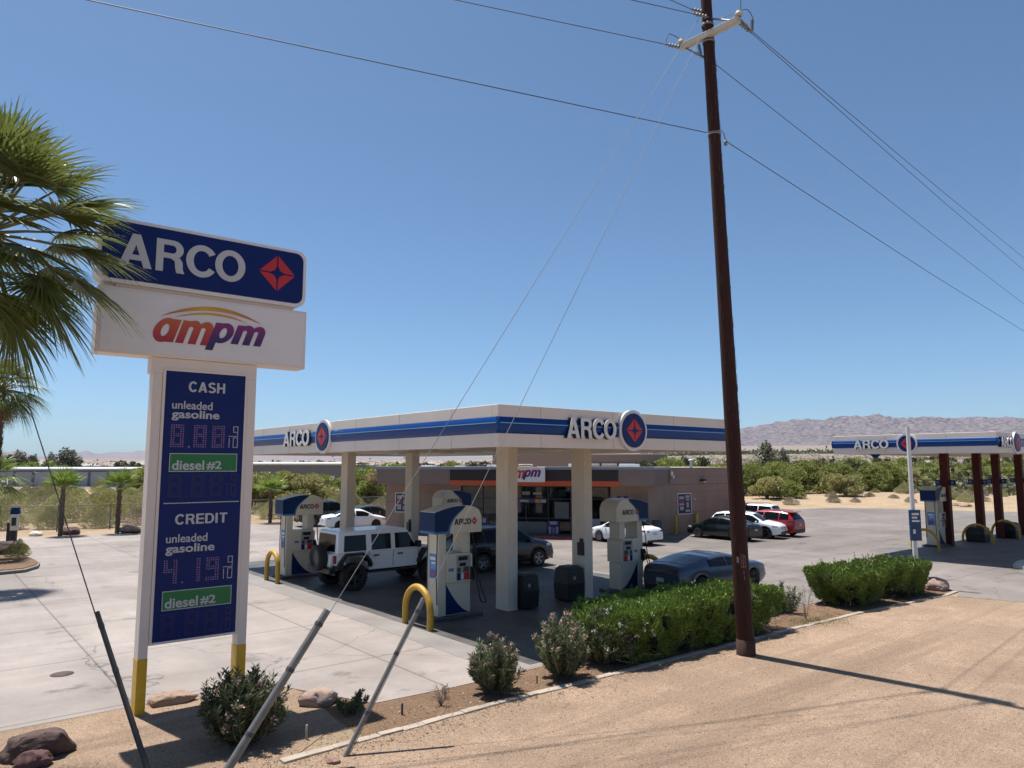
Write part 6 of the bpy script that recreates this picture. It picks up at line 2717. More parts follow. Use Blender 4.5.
# ---------------------------------------------------------------- clipped hedges and oleanders
def hedge(label, loc, rz, sx, sy, sz, seed, n, leaf=.085, wid=.030, under=.25, m=L_hedge, lum=.10, flowers=0, mfl=None, group='clipped hedges', name='hedge'):
    rng = np.random.default_rng(seed)
    # points on a rounded box, narrower at the foot
    ar = np.array([sx * sy, sx * sz, sx * sz, sy * sz, sy * sz])
    fc = rng.choice(5, n, p=ar / ar.sum())
    a_, b_ = rng.uniform(-1, 1, n), rng.uniform(-1, 1, n)
    p = np.empty((n, 3))
    for k_, (ax_, sg_) in enumerate(((2, 1), (1, -1), (1, 1), (0, -1), (0, 1))):
        s_ = fc == k_
        o_ = [i for i in range(3) if i != ax_]
        p[s_, ax_] = sg_
        p[s_, o_[0]] = a_[s_]
        p[s_, o_[1]] = b_[s_]
    p = p / (np.sum(np.abs(p) ** 7, -1, keepdims=True) ** (1 / 7.0))
    q = p
    p[:, 2] = np.clip(p[:, 2], -1, 1)
    depth = 1 - np.abs(rng.normal(0, .07, n))
    p = p * depth[:, None]
    t = (p[:, 2] + 1) / 2
    nz = np.array([noise.noise(Vector((a * sx * .9 + seed, b * sy * .9, c * sz * .9))) + .5 * noise.noise(Vector((a * sx * 2.6 + seed, b * sy * 2.6, c * 2.6))) for a, b, c in p])
    taper = 1 - under * (1 - t) ** 1.4
    P = np.stack([p[:, 0] * sx / 2 * taper * (1 + lum * nz / max(1, sx * .5)), p[:, 1] * sy / 2 * taper * (1 + lum * nz), t * sz * (1 + lum * .8 * nz)], -1)
    D = unit(np.stack([p[:, 0] / sx, p[:, 1] / sy, (p[:, 2] + .25) / sz], -1)) + rng.normal(0, .55, (n, 3)) + np.array([0, 0, .55])
    # thin patches where the twigs show, and shoots that outgrew the last clipping
    gap = np.array([noise.noise(Vector(a) * 3.0 + Vector((seed * 5, 0, 0))) for a in P])
    low = 1 - np.clip(P[:, 2] / sz, 0, 1)
    keep = gap > (-.36 + .50 * low ** 1.5)
    P, D = P[keep], D[keep]
    k_ = rng.choice(len(P), 260)
    sp_, sd_ = P[k_], unit(D[k_] * .4 + np.array([0, 0, 1.1]) + rng.normal(0, .25, (260, 3)))
    ln_ = rng.uniform(.06, .22, 260)
    f_ = rng.uniform(0, 1, (260, 9))
    SP = (sp_[:, None, :] + sd_[:, None, :] * (ln_[:, None] * f_)[..., None]).reshape(-1, 3)
    SDr = (np.repeat(sd_, 9, 0) * .7 + rng.normal(0, .6, (2340, 3)))
    P, D = np.concatenate([P, SP]), np.concatenate([D, SDr])
    n = len(P)
    sc = rng.uniform(.7, 1.3, n)
    V, F = leaves_geo(P, D, leaf * sc, wid * sc, rng, .9)
    t_ = thing(name, label, 'hedge' if name == 'hedge' else 'shrub', loc, rz, group)
    arr_mesh('foliage', V, F, m, t_)
    mb = MB()
    for i in range(int(16 * sx)):           # dry ends poking out of the shaded side
        x0_ = rng.uniform(-.46, .46) * sx
        z0_ = rng.uniform(.1, .6) * sz
        y0_ = -sy / 2 * (1 - under * .6) * .86
        mb.tube([(x0_, y0_, z0_), (x0_ + rng.normal(0, .10), y0_ - rng.uniform(.05, .14), z0_ + rng.normal(.02, .06)), (x0_ + rng.normal(0, .2), y0_ - rng.uniform(.12, .26), z0_ + rng.normal(0, .12))], [.006, .004, .002], 4)
    for i in range(int(10 + sx * 5)):
        x, y = rng.uniform(-.42, .42) * sx * (1 - under), rng.uniform(-.36, .36) * sy * (1 - under)
        pts = [(x, y, -.05), (x * 1.1 + rng.normal(0, .05), y * 1.1, sz * .4), (x * 1.2 + rng.normal(0, .1), y * 1.25, sz * .85)]
        mb.tube(pts, [.016, .012, .005], 5)
    mb.build('stem', M_twig, t_)
    # solid core added to block light, its dark colour standing for inner shade
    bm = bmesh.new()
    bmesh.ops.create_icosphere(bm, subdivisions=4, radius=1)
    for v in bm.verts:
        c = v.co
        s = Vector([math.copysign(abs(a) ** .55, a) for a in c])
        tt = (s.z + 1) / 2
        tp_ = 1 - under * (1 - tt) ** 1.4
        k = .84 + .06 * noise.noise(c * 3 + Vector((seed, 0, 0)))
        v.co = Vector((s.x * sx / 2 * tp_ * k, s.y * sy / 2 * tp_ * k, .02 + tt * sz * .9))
    me = bpy.data.meshes.new('shade_core')
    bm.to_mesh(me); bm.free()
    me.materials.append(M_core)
    o = bpy.data.objects.new('shade_core', me)
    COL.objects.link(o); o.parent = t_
    if flowers:
        k = rng.choice(n, flowers)
        fp = P[k]
        if mfl is L_whitefl:
            sel = (fp[:, 1] < 0) & (fp[:, 0] < -sx * .22)
            fp = fp[sel]
        cent = np.repeat(fp, 7, 0)
        V, F = leaves_geo(cent, rng.normal(size=(len(cent), 3)) + unit(cent) * .8, .07, .06, rng)
        arr_mesh('blossom', V, F, mfl, t_)
    return t_


def at_uv(u, v):
    p = W(u, v)
    return (p.x, p.y, 0.0)


hd = math.atan2(2.77, 4.29)
hedge('long clipped hedge with white oleander flowers beside the utility pole', at_uv(.95, -5.12), TH - rad(1.5), 6.3, 1.8, 1.04, 3, 105000, .080, .020, .20, L_hedge, .15, 420, L_whitefl)
hedge('flat topped clipped hedge with an undercut foot on the bare bed', at_uv(8.5, -5.35), TH - rad(2), 2.55, 1.75, 1.0, 5, 46000, .075, .020, .45, L_hedge2, .15, 0)
hedge('clipped hedge touching the pink rock at the end of the bed', at_uv(11.0, -5.5), TH - rad(2), 2.5, 1.7, 1.0, 8, 40000, .075, .020, .30, L_hedge2, .16, 26, L_pink)


def oleander(label, loc, w, h, seed, nstem, flowers, mfl, m=L_oleander, leaf=.105, dead=0):
    """loose shrub: stems fanning from the foot, whorls of narrow leaves, flower heads at the tips"""
    rng = np.random.default_rng(seed)
    t = thing('oleander_bush', label, 'shrub', loc, rng.uniform(0, 6), 'oleander bushes')
    mb = MB()
    PP, DD, tips = [], [], []
    for i in range(nstem):
        a = rng.uniform(0, 2 * PI)
        q = math.sqrt(rng.uniform(0, 1))
        H = h * (1 - .38 * q * q) * rng.uniform(.55, 1.10)
        e = np.array([math.cos(a) * q * w / 2, math.sin(a) * q * w / 2, H])
        b = np.array([math.cos(a) * .06, math.sin(a) * .06, 0])
        mid = (b + e) / 2 + np.array([math.cos(a), math.sin(a), 0]) * q * w * .12 + rng.normal(0, .03, 3)
        pts = [b, mid, e]
        mb.tube([tuple(p) for p in pts], [.009, .006, .003], 4, cap=False)
        for s in np.linspace(.12, 1.0, 30):
            p = (1 - s) ** 2 * b + 2 * s * (1 - s) * mid + s * s * e
            d = 2 * (1 - s) * (mid - b) + 2 * s * (e - mid)
            d = d / np.linalg.norm(d)
            for k in range(3):
                r = rng.normal(size=3)
                r = r - d * r.dot(d)
                r /= np.linalg.norm(r)
                PP.append(p); DD.append(d * .75 + r * .8)
        tips.append((e, 1))
    PP, DD = np.array(PP), np.array(DD)
    sc = rng.uniform(.7, 1.2, len(PP))
    V, F = leaves_geo(PP, DD, leaf * sc, .021 * sc, rng)
    arr_mesh('foliage', V, F, m, t)
    mb.build('stem', M_twig, t)
    if flowers:
        T = np.array([e for e, _ in tips])[:flowers]
        c = np.repeat(T, 14, 0) + rng.normal(0, .026, (len(T) * 14, 3))
        V, F = leaves_geo(c, rng.normal(size=c.shape) + np.array([0, 0, .8]), .034, .030, rng)
        arr_mesh('blossom', V, F, mfl, t)
    return t


g = G(238, 752); oleander('dark oleander with a few pink flowers at the foot of the price sign', (g.x - .10, g.y + .35, 0), 1.30, 1.02, 31, 150, 26, L_pink)
g = G(495, 695); oleander('small round oleander with pink tips nearest the driveway edge', (g.x, g.y + .1, 0), .98, .92, 32, 85, 40, L_pink)
g = G(562, 680); oleander('taller oleander with pink flowers touching the long hedge', (g.x, g.y + .1, 0), 1.05, 1.12, 33, 95, 42, L_pink)
g = G(606, 668); oleander('white flowered oleander at the near end of the long hedge', (g.x, g.y + .35, 0), 1.25, 1.05, 34, 150, 22, L_whitefl)
g = G(352, 712); oleander('low straggly shrub in the sign shadow beside the pale rock', (g.x, g.y, 0), .5, .34, 35, 11, 0, None, leaf=.08)
g = G(800, 613); oleander('thin sparse oleander past the far end of the long hedge', (g.x - .4, g.y, 0), .9, .75, 36, 26, 14, L_whitefl)


def twigs(label, loc, h, n, seed, leafy=0):
    rng = np.random.default_rng(seed)
    t = thing('dry_shrub', label, 'shrub', loc, 0, 'dry shrubs in the bed')
    mb = MB()
    PP = []
    for i in range(n):
        a = rng.uniform(0, 2 * PI); q = rng.uniform(.1, .5)
        e = np.array([math.cos(a) * q * h, math.sin(a) * q * h, h * rng.uniform(.5, 1)])
        m = e * .5 + np.array([0, 0, .1 * h])
        mb.tube([(0, 0, 0), tuple(m), tuple(e)], [.006, .004, .002], 4)
        for k in range(3):
            s = rng.uniform(.4, 1)
            p = m * (1 - s) + e * s
            mb.tube([tuple(p), tuple(p + rng.normal(0, .10 * h + .03, 3))], [.003, .0015], 3)
            PP.append(p)
    mb.build('twig', M_twig, t)
    if leafy:
        P = np.repeat(np.array(PP), leafy, 0) + rng.normal(0, .04, (len(PP) * leafy, 3))
        V, F = leaves_geo(P, rng.normal(size=P.shape), .05, .018, rng)
        arr_mesh('foliage', V, F, L_oleander, t)


twigs('dry leafless twigs in the bed near the driveway corner', G(441, 706), .32, 16, 41)
twigs('thin dry twigs with a few leaves between bare bed and near hedge', G(445, 698), .22, 8, 42, 2)
twigs('young thin sapling in the bed between the two hedges', G(806, 620), .85, 9, 43, 3)
g = G(815, 622)
rng = np.random.default_rng(44)
P = np.stack([g.x + rng.normal(0, .45, 900), g.y + rng.normal(0, .35, 900), np.full(900, .005)], -1)
V, F = leaves_geo(P, rng.normal(0, .5, (900, 3)) + np.array([0, 0, 1]), .08, .008, rng)
structure(arr_mesh('grass', V, F, leaf_mat('dry_grass', (.16, .15, .05), (.30, .27, .11), .3)), 'stuff')


# ---------------------------------------------------------------- fan palms
def palm_crown(nf, rad_leaf, pet, seed, m, nleaf=34, lo=-55, hi=82, segs=4, droop=.55, width=.036, bend=.35):
    """verts/faces of fan fronds around the origin; returns leaf arrays and petiole tubes"""
    rng = np.random.default_rng(seed)
    V, F = [], []
    mb = MB()
    nv = 0
    for i in range(nf):
        az = i * 2.39996 + rng.normal(0, .2)
        el = rad(hi + (lo - hi) * ((i + .5) / nf) + rng.normal(0, 6))
        u = np.array([math.cos(az) * math.cos(el), math.sin(az) * math.cos(el), math.sin(el)])
        side = np.array([-math.sin(az), math.cos(az), 0])
        nrm = np.cross(u, side)          # points downwards/outwards of the blade
        nrm = -nrm if nrm[2] < 0 else nrm
        pl = pet * rng.uniform(.85, 1.15)
        sag = -.10 * pl * math.cos(el)
        hub = u * pl + np.array([0, 0, sag])
        mb.tube([(0, 0, 0), tuple(u * pl * .5 + np.array([0, 0, sag * .3])), tuple(hub)], [.028, .02, .014], 5)
        R = rad_leaf * rng.uniform(.85, 1.12)
        u2 = unit(u + np.array([0, 0, -bend * math.cos(el)]))
        spread = rad(rng.uniform(125, 150))
        for k in range(nleaf):
            a = spread * (k / (nleaf - 1) - .5) * 2 * .62
            d = u2 * math.cos(a) + side * math.sin(a)
            ln = R * (1 - .28 * abs(a / 1.6) ** 1.6) * rng.uniform(.9, 1.05)
            dr = droop * rng.uniform(.6, 1.5)
            prev = None
            tw = rng.normal(0, .25)
            wv = unit(np.cross(d, nrm) + nrm * (tw + (.35 if k % 2 else -.35)))
            for s in range(segs + 1):
                q = s / segs
                p = hub + d * ln * q + np.array([0, 0, -1]) * ln * dr * q ** 3 * .6 - nrm * ln * .05 * q * q
                wdt = width * R * (.35 + 1.3 * q if q < .45 else (1.0 - q) * 1.65 + .06)
                V.append(p - wv * wdt * .5); V.append(p + wv * wdt * .5)
                if s:
                    F.append((nv - 2, nv - 1, nv + 1, nv))
                nv += 2
    return np.array(V), np.array(F), mb


def trunk(parent, h, r0, r1, seed, boots=True):
    rng = np.random.default_rng(seed)
    mb = MB()
    n = 24
    prof = [(r0 * 1.25, -.1)] + [(r0 + (r1 - r0) * i / n + (.012 if i % 2 else -.012) * (r0 / .2), h * i / n) for i in range(n + 1)] + [(r1 * .5, h + .1)]
    mb.lathe(prof, 16)
    o = mb.build('trunk', M_palmtrunk, parent)
    if boots:
        b = MB()
        for i in range(int(60 * h)):
            z = rng.uniform(.15, .99) * h
            a = rng.uniform(0, 2 * PI)
            r = r0 + (r1 - r0) * z / h
            c, s = math.cos(a), math.sin(a)
            w = .07 * r / .2
            v = [(r * c - s * w, r * s + c * w, z), (r * c + s * w, r * s - c * w, z), ((r + .05) * c + s * w * .4, (r + .05) * s - c * w * .4, z + .14), ((r + .05) * c - s * w * .4, (r + .05) * s + c * w * .4, z + .14)]
            b.add(v, [(0, 1, 2, 3)])
        b.build('leaf_base', M_bark, o)
    return o


def palm(label, loc, h, r0, r1, nf, rl, pet, seed, m, nleaf=34, lo=-50, dead=0, group='fan palms', segs=4, droop=.55, lean=(0, 0), **kw):
    t = thing('palm_tree', label, 'palm tree', loc, 0, group)
    trunk(t, h, r0, r1, seed)
    V, F, mb = palm_crown(nf, rl, pet, seed, m, nleaf, lo, segs=segs, droop=droop, **kw)
    o = arr_mesh('frond', V + np.array([0, 0, h]), F, m, t)
    o['kind'] = 'stuff'
    mb.M = Matrix.Identity(4)
    mb.v = [(a, b, c + h) for a, b, c in mb.v]
    p = mb.build('petiole', mat('petiole', (.16, .15, .05), .5), t)
    if dead:
        V, F, mb2 = palm_crown(dead, rl * .8, pet * .7, seed + 50, L_dead, 20, -86, hi=-58, segs=3, droop=.2)
        arr_mesh('dead_frond', V + np.array([0, 0, h - .15]), F, L_dead, t)
    return t


# big palm just out of the left edge, its crown hanging over the sign
pc = AT(-15, 226, 9.6)
palm('large fan palm whose crown hangs in front of the price sign', (pc.x, pc.y, 0), pc.z - .1, .24, .17, 70, 1.02, 1.04, 61, L_palm, 32, -56, 0, segs=5, droop=.26, bend=.2, width=.046)
pc = AT(1, 390, 24.0)
palm('tall fan palm with a brown thatch below its crown at the frame edge', (pc.x, pc.y, 0), pc.z, .16, .12, 44, .86, .68, 62, L_palm, 30, -52, 12)
for i, (x, y, cy, lab, sc_) in enumerate(((60, 536, 487, 'small fan palm nearest the air machine by the fence', 1.0), (117, 533.5, 486, 'small fan palm between the first small palm and the sign', 1.0), (270, 523, 490, 'small fan palm seen under the canopy behind the blue topped dispenser', 1.1))):
    g = G(x, y)
    h = AT(x, cy, g.y).z
    palm(lab, (g.x, g.y, 0), h - .1, .125, .10, 20, .95 * sc_, .50, 70 + i, L_palm_s, 18, 10, 0, segs=3, droop=.16, width=.065, bend=.05)
pc = AT(-9, 476, 30)
palm('young fan palm with its crown just inside the frame edge below the tall palm', (pc.x, pc.y, 0), pc.z - .2, .28, .2, 24, .9, .7, 75, L_palm_s, 24, -25, 0, segs=3, droop=.4, width=.055)
pc = AT(374, 477, 66)
palm('shaggy palm with a dark skirt of dead fronds behind the store corner', (pc.x, pc.y, 0), pc.z, .3, .25, 18, .8, .4, 77, L_dead, 16, -30, 60, segs=3)


# ---------------------------------------------------------------- desert trees
def tree_geo(seed, w, h, nlobe, nleaf, lsize, low=.25, trunk_h=.3, flat=1.0):
    rng = np.random.default_rng(seed)
    lob = []
    for i in range(nlobe):
        a = rng.uniform(0, 2 * PI); q = math.sqrt(rng.uniform(0, 1)) * .72
        z = rng.uniform(low, .82) * (1 - .35 * q)
        r = rng.uniform(.17, .30) * (1.15 - .5 * q)
        lob.append((math.cos(a) * q * w / 2, math.sin(a) * q * w / 2, z * h, r * w * .55, r * h * .62 * flat))
    lob = np.array(lob)
    wt = lob[:, 3] ** 2
    k = rng.choice(nlobe, nleaf, p=wt / wt.sum())
    d = unit(rng.normal(size=(nleaf, 3)))
    rr_ = rng.uniform(.55, 1.06, nleaf) ** .6
    P = lob[k, :3] + d * np.stack([lob[k, 3], lob[k, 3], lob[k, 4]], -1) * rr_[:, None]
    nz = np.array([noise.noise(Vector(p) * (3.2 / max(1.0, w * .35)) + Vector((seed, 0, 0))) for p in P])
    keep = (nz > -.22) & (P[:, 2] > .08 * h)
    P, d = P[keep], d[keep]
    D = d * .7 + rng.normal(0, .7, P.shape) + np.array([0, 0, .25])
    sc = rng.uniform(.6, 1.35, len(P))
    V, F = leaves_geo(P, D, lsize * sc, lsize * .62 * sc, rng, 1.2)
    mb = MB()
    for i in range(min(nlobe, 10)):
        b = np.array([rng.normal(0, .05), rng.normal(0, .05), -.1])
        e = lob[i, :3]
        m = np.array([e[0] * .35, e[1] * .35, e[2] * .55])
        mb.tube([tuple(b), tuple(m), tuple(e)], [.022 * h + .02, .014 * h + .01, .006 * h + .004], 6)
    return V, F, mb


PROT = {}


def desert_tree(kind, label, loc, sx=1.0, sz=1.0, rz=0.0, group=None, name='desert_tree'):
    specs = {
        'mesquite_a': (81, 7.0, 4.2, 30, 13000, .21, L_mesq, .10), 'mesquite_b': (82, 8.2, 3.9, 32, 14000, .21, L_mesq, .08), 'mesquite_c': (83, 6.4, 3.6, 26, 12000, .20, L_olive, .06),
        'bright_a': (84, 5.5, 4.2, 14, 4200, .34, L_bright, .3), 'dark_a': (85, 6.5, 7.0, 20, 5200, .42, L_darktree, .3), 'gray_a': (86, 5.0, 8.5, 22, 2600, .42, L_graytree, .35),
        'gum_a': (87, 4.2, 7.5, 16, 2000, .40, L_graytree, .40),
    }
    sd, w, h, nl, n, ls, m, low = specs[kind]
    if kind not in PROT:
        V, F, mb = tree_geo(sd, w, h, nl, n, ls, low)
        t = thing(name, label, 'tree', loc, rz, group)
        arr_mesh('crown', V, F, m, t)
        mb.build('trunk', M_bark, t)
        PROT[kind] = t
        t.scale = (sx, sx, sz)
        return t
    return dup(PROT[kind], loc, rz, label, group, (sx, sx, sz))


grp_m = 'desert trees around the site'
rr = random.Random(9)
# right hand thicket, crown by crown (pixel of the foot, row of the crown top, width scale)
thicket = [(742, 498, 465, 'mesquite_a', 1.0), (758, 500, 461, 'mesquite_b', 1.0), (780, 498, 459, 'mesquite_a', 1.1), (800, 499, 458, 'mesquite_b', 1.05), (820, 497, 461, 'mesquite_c', 1.1),
           (838, 499, 460, 'mesquite_a', .9), (768, 503, 473, 'mesquite_c', .8), (790, 503, 478, 'mesquite_b', .7), (846, 502, 470, 'mesquite_c', 1.0), (868, 497, 462, 'mesquite_b', 1.0), (885, 494, 460, 'mesquite_a', 1.1),
           (905, 493, 462, 'mesquite_c', 1.1), (925, 491, 461, 'mesquite_b', 1.1), (948, 490, 463, 'mesquite_c', 1.2), (970, 489, 461, 'mesquite_a', 1.0), (992, 489, 463, 'mesquite_c', 1.2), (1015, 489, 460, 'mesquite_b', 1.2),
           (1040, 490, 462, 'mesquite_c', 1.1), (855, 484, 456, 'mesquite_a', 1.2), (900, 483, 455, 'mesquite_b', 1.3), (940, 482, 455, 'mesquite_c', 1.3), (985, 482, 456, 'mesquite_a', 1.3), (1030, 482, 455, 'mesquite_b', 1.3),
           (760, 484, 457, 'mesquite_b', 1.2), (810, 484, 456, 'mesquite_c', 1.3), (730, 494, 463, 'mesquite_b', 1.0)]
BASEH = {'mesquite_a': 4.0, 'mesquite_b': 3.7, 'mesquite_c': 3.4, 'bright_a': 4.0, 'dark_a': 6.6, 'gray_a': 7.8, 'gum_a': 6.9}


def zone(px):
    for lim, txt in ((45, 'left of the first small palm'), (90, 'around the first small palm'), (150, 'between second small palm and sign'), (300, 'behind the left dispenser'), (352, 'beside the first cream column'), (400, 'between the left cream columns'), (500, 'beyond the store roof edge'),
                     (672, 'over the middle of the roof'), (700, 'over the side wall lamp'), (738, 'just left of the pole'), (775, 'just right of the pole'), (812, 'over the red crossover'), (850, 'left of the diesel canopy'), (902, 'under the diesel canopy lettering'), (942, 'behind the white banner pole'), (975, 'behind the first red column'), (1003, 'behind the middle red columns')):
        if px < lim:
            return txt
    return 'past the last red column'


def put_tree(kind, x, yfoot, ytop, wsc, label, group=grp_m, d=None):
    if len((label + ' ' + zone(x)).split()) <= 16:
        label = label + ', ' + zone(x)
    g = G(x, yfoot) if d is None else AT(x, 465, d)
    zt = float(terrain_z(np.array(g.x), np.array(g.y)))
    top = AT(x, ytop, g.y).z
    sz = max(.3, (top - zt) / BASEH[kind])
    desert_tree(kind, label, (g.x, g.y, zt - .05), wsc * (sz * .5 + .5), sz, rr.uniform(0, 6.28), group)


for x, yf, yt, kd, ws in thicket:
    yt2 = max(yt, 456)
    put_tree(kd, x, yf, yt2, ws * .95, {'mesquite_a': 'dark green mesquite tree in the thicket beyond the lot', 'mesquite_b': 'broad green mesquite tree in the thicket beyond the lot', 'mesquite_c': 'olive toned bushy tree in the thicket beyond the lot'}[kd])
put_tree('gum_a', 766, 0, 439, 1.0, 'tall thin tree rising above the thicket right of the pole', None, 112)
put_tree('gum_a', 783, 0, 446, .55, 'spindly bare topped tree next to the tall thin one', None, 114)
for x, yt, d, kd, ws, lab in ((853, 457, 150, 'dark_a', .75, 0), (925, 452, 210, 'dark_a', 1.6, 0), (945, 453, 190, 'dark_a', 1.2, 0), (1012, 450, 150, 'gray_a', 1.0, 0), (980, 453, 240, 'dark_a', 1.5, 0), (880, 454, 260, 'dark_a', 1.0, 0), (905, 455, 230, 'dark_a', 1.3, 0)):
    put_tree(kd, x, 0, yt, ws, 'dark tree standing behind the thicket under the diesel canopy' if kd == 'dark_a' else 'tall gray tree behind the red columns', grp_m, d)
# trees over the store roof
for x, yt, d, kd, ws in ((646, 454, 95, 'dark_a', .6), (658, 455, 110, 'dark_a', .7), (668, 455, 105, 'mesquite_a', .9), (679, 459, 88, 'bright_a', .7), (690, 458, 100, 'bright_a', .9), (697, 451.5, 125, 'dark_a', .85), (684, 453, 130, 'gray_a', .6), (712, 462, 85, 'mesquite_a', .8), (725, 461, 90, 'mesquite_b', .8),
                         (722, 463, 70, 'bright_a', .5)):
    put_tree(kd, x, 0, yt, ws, {'dark_a': 'dark tree showing above the store roof', 'mesquite_a': 'green tree showing above the store roof', 'mesquite_b': 'green tree above the store roof beside the pole', 'bright_a': 'yellow green tree showing above the store roof', 'gray_a': 'gray thin tree showing above the store roof'}[kd], 'trees behind the store', d)
for x, yt, d, kd, ws in ((364, 464, 76, 'bright_a', .9), (380, 461, 84, 'bright_a', .9), (395, 460, 90, 'bright_a', .9), (410, 461, 92, 'bright_a', .8), (425, 458, 140, 'dark_a', .6), (440, 459, 150, 'dark_a', .8), (452, 459, 130, 'mesquite_a', .8), (482, 457, 150, 'dark_a', .9), (470, 460, 160, 'gray_a', .9), (368, 478, 66, 'mesquite_a', .8)):
    put_tree(kd, x, 0, yt, ws, {'bright_a': 'yellow green tree left of the store roof', 'dark_a': 'dark tree beyond the store seen under the canopy', 'mesquite_a': 'green tree beyond the store seen under the canopy', 'gray_a': 'gray tree beyond the store seen under the canopy'}[kd], 'trees left of the store', d)
# mesquites behind the left dispenser
for x, yf, yt, kd, ws in ((252, 508, 466, 'mesquite_c', .8), (285, 507, 468, 'mesquite_a', .85), (305, 508, 468, 'mesquite_c', 1.0), (322, 506, 472, 'mesquite_b', .8), (345, 505, 474, 'mesquite_a', .8), (362, 505, 470, 'mesquite_b', .7), (338, 510, 486, 'mesquite_c', .7), (228, 506, 468, 'mesquite_a', .8), (146, 500, 462, 'mesquite_a', .9), (137, 498, 467, 'mesquite_b', .7)):
    put_tree(kd, x, yf, yt, ws, {'mesquite_c': 'loose olive mesquite behind the fence and dispenser', 'mesquite_a': 'green mesquite behind the fence near the price sign', 'mesquite_b': 'low broad mesquite behind the fence'}[kd], 'mesquites behind the fence')
# skyline trees over the storage building
for x, yt, d, kd, ws in ((10, 450, 190, 'dark_a', 1.0), (18, 449, 200, 'gray_a', 1.3), (28, 452, 215, 'dark_a', .8), (34, 453, 230, 'gray_a', .8), (50, 451, 240, 'gray_a', .8), (64, 446.5, 210, 'gray_a', 1.6), (72, 449, 220, 'gray_a', 1.2), (40, 459.5, 170, 'bright_a', 1.6), (30, 460, 165, 'bright_a', 1.3), (57, 461, 168, 'bright_a', 1.0), (125, 457.5, 230, 'dark_a', 1.2), (132, 459, 240, 'dark_a', 1.0), (4, 455, 180, 'dark_a', .9), (325, 457, 220, 'dark_a', 1.1), (262, 458, 240, 'dark_a', .9), (275, 459, 190, 'bright_a', .8), (300, 458, 260, 'dark_a', 1.0)):
    put_tree(kd, x, 0, yt, ws, {'dark_a': 'dark tree on the skyline over the storage roofs', 'gray_a': 'gray eucalyptus like tree over the storage roof', 'bright_a': 'bright green tree peeking over the storage roofs'}[kd], 'trees beyond the storage buildings', d)


# ---------------------------------------------------------------- desert scrub
def shrub_geo(seed, w, h, n, ls):
    rng = np.random.default_rng(seed)
    a = rng.uniform(0, 2 * PI, n); q = np.sqrt(rng.uniform(0, 1, n))
    zf = rng.uniform(.05, 1, n) ** .8
    P = np.stack([np.cos(a) * q * w / 2 * (.55 + .45 * np.sin(zf * PI)), np.sin(a) * q * w / 2 * (.55 + .45 * np.sin(zf * PI)), zf * h * (1 - .45 * q ** 2)], -1)
    nz = np.array([noise.noise(Vector(p) * 2.2 + Vector((seed, 0, 0))) for p in P])
    P = P[nz > -.2]
    D = unit(P * np.array([1, 1, .8])) + rng.normal(0, .5, P.shape) + np.array([0, 0, .4])
    sc = rng.uniform(.6, 1.3, len(P))
    return leaves_geo(P, D, ls * sc, ls * .45 * sc, rng, 1.4)


SHR = {}


def shrub(kind, loc, s, rz, label, group, name='desert_shrub'):
    sp = {'green_a': (91, 2.6, 1.8, 8500, .10, L_scrub), 'green_b': (92, 3.0, 1.6, 8500, .10, L_scrub), 'gray_a': (93, 2.2, 1.2, 6000, .09, L_scrubg), 'olive_a': (94, 2.8, 2.1, 9000, .10, L_olive)}[kind]
    if kind not in SHR:
        V, F = shrub_geo(*sp[:5])
        o = arr_mesh(name, V, F, sp[5])
        tag(o, label, 'shrub', group)
        SHR[kind] = o
    else:
        o = SHR[kind].copy()
        COL.objects.link(o)
        o['label'] = label
        o['group'] = group
    o.location = loc
    o.rotation_euler = (0, 0, rz)
    o.scale = (s[0], s[0], s[1])
    return o


LAB = {'green_a': 'gray green creosote bush behind the fence', 'green_b': 'low wide gray green bush behind the fence', 'gray_a': 'dry gray brown brush behind the fence', 'olive_a': 'olive rounded bush behind the fence'}
cnt = 0
for row in range(11):
    d = 46 + row * 5.4
    x = -d * .80
    while x < -d * .155:
        step = rr.uniform(2.0, 3.2) * (1 + row * .05)
        x += step
        yy = d + rr.uniform(-2.2, 2.2)
        # stay behind the fence line
        fy = float(np.interp(x, [p.x for p in FP], [p.y for p in FP])) + 1.6
        if yy < fy:
            if fy - yy < 3:
                yy = fy + rr.uniform(0, 1)
            else:
                continue
        if x > -10 or rr.random() < .06 or cnt > 235:
            continue
        kd = rr.choice(('green_a', 'green_a', 'green_b', 'gray_a', 'olive_a', 'green_b'))
        s = rr.uniform(.75, 1.25) * (1.0 if row < 9 else .95)
        shrub(kd, (x, yy, -.05), (s, s * rr.uniform(.75, 1.05) * (1 if row > 1 else 1.05)), rr.uniform(0, 6), LAB[kd] + ', ' + zone(PROJ((x, yy, .5))[0]), 'scrub bushes behind the fence')
        cnt += 1
LABR = {'gray_a': 'dry gray bush on the sand bank beyond the lot', 'green_a': 'gray green bush on the sand bank beyond the lot'}
for i in range(120):
    px = rr.uniform(738, 1040)
    yf = rr.choice((rr.uniform(499, 506), rr.uniform(489, 497), rr.uniform(487, 495)))
    if px > 850 and 487 < yf < 497 and rr.random() < .5:
        yf = rr.uniform(484, 489)
    g = G(px, yf)
    kd = rr.choice(('gray_a', 'gray_a', 'green_a'))
    z = float(terrain_z(np.array(g.x), np.array(g.y)))
    s = rr.uniform(.35, .9)
    shrub(kd, (g.x, g.y, z - .05), (s, s * rr.uniform(.6, .95)), rr.uniform(0, 6), LABR[kd] + ', ' + zone(px), 'bushes on the sand bank')
g = G(17, 562)
o = shrub('olive_a', (g.x, g.y, .12), (.36, .40), 1.0, 'small rounded shrub on the kerbed island', None)
del o['group']
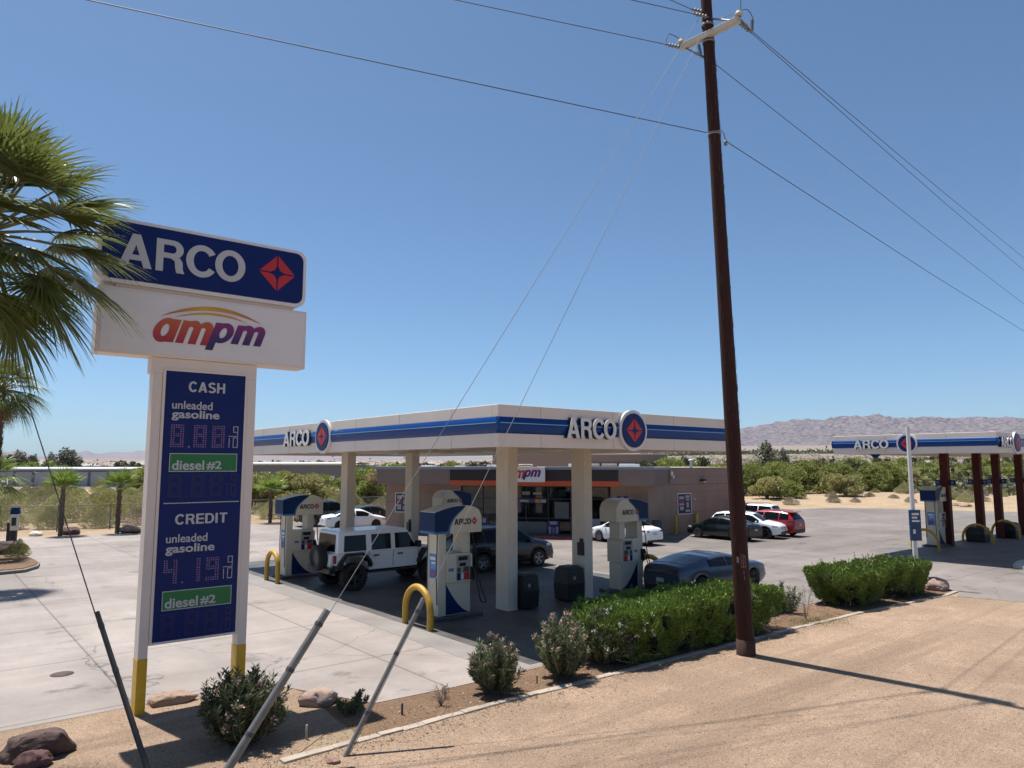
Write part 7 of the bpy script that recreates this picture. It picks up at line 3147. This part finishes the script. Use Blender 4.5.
# far off scrub that reads as one mass
rng = np.random.default_rng(55)
N_ = 15000
az = np.radians(rng.uniform(-44, 42, N_)); d = np.exp(rng.uniform(np.log(115), np.log(1500), N_))
bx = np.stack([d * np.sin(az), d * np.cos(az)], -1)
ok = ~((bx[:, 1] > 98) & (bx[:, 1] < 155) & (bx[:, 0] > -108) & (bx[:, 0] < 24))
bx = bx[ok]
bz = terrain_z(bx[:, 0], bx[:, 1])
k = 30
n = len(bx)
size = rng.uniform(1.2, 3.0, n) * np.where(rng.uniform(0, 1, n) < .12, 1.9, 1.0)
c = np.repeat(np.stack([bx[:, 0], bx[:, 1], bz], -1), k, 0)
sz = np.repeat(size, k)
off = rng.normal(0, .42, (n * k, 3)); off[:, 2] = np.abs(off[:, 2]) * .9
P = c + off * sz[:, None]
V, F = leaves_geo(P, rng.normal(size=P.shape) + np.array([0, 0, .5]), .42 * np.sqrt(sz), .30 * np.sqrt(sz), rng, .8)
structure(arr_mesh('distant_scrub', V, F, leaf_mat('distant_scrub_leaf', (.06, .07, .035), (.15, .155, .08), .2)), 'stuff')
# dry leaves dropped along the hedges and bushes
rng = np.random.default_rng(71)
N_ = 5200
uu = rng.uniform(-9.5, 12.6, N_)
vv = -5.75 - np.abs(rng.normal(0, .33, N_)) + np.where(rng.uniform(0, 1, N_) < .45, rng.uniform(0, 1.0, N_), 0)
P = np.stack([uu * UR.x + vv * UL.x + A0.x, uu * UR.y + vv * UL.y + A0.y, np.full(N_, .02)], -1)
Dn = rng.normal(size=(N_, 3)) * np.array([1, 1, .22])
V, F = leaves_geo(P, Dn, rng.uniform(.03, .08, N_), .016, rng, 1.5)
structure(arr_mesh('leaf_litter', V, F, leaf_mat('dry_leaf', (.09, .055, .03), (.30, .21, .12), .1)), 'stuff')
# dark line of trees along the railway on the plain
rng = np.random.default_rng(56)
N_ = 5200
px = rng.uniform(640, 1060, N_)
Yd = 1500 + rng.normal(0, 25, N_)
x = (px - 512) / 720 * Yd
z = terrain_z(x, Yd)
P = np.stack([x, Yd, z + np.abs(rng.normal(0, 3.0, N_))], -1)
V, F = leaves_geo(P, rng.normal(size=P.shape), 6.5, 4.0, rng)
structure(arr_mesh('distant_treeline', V, F, L_darktree), 'stuff')
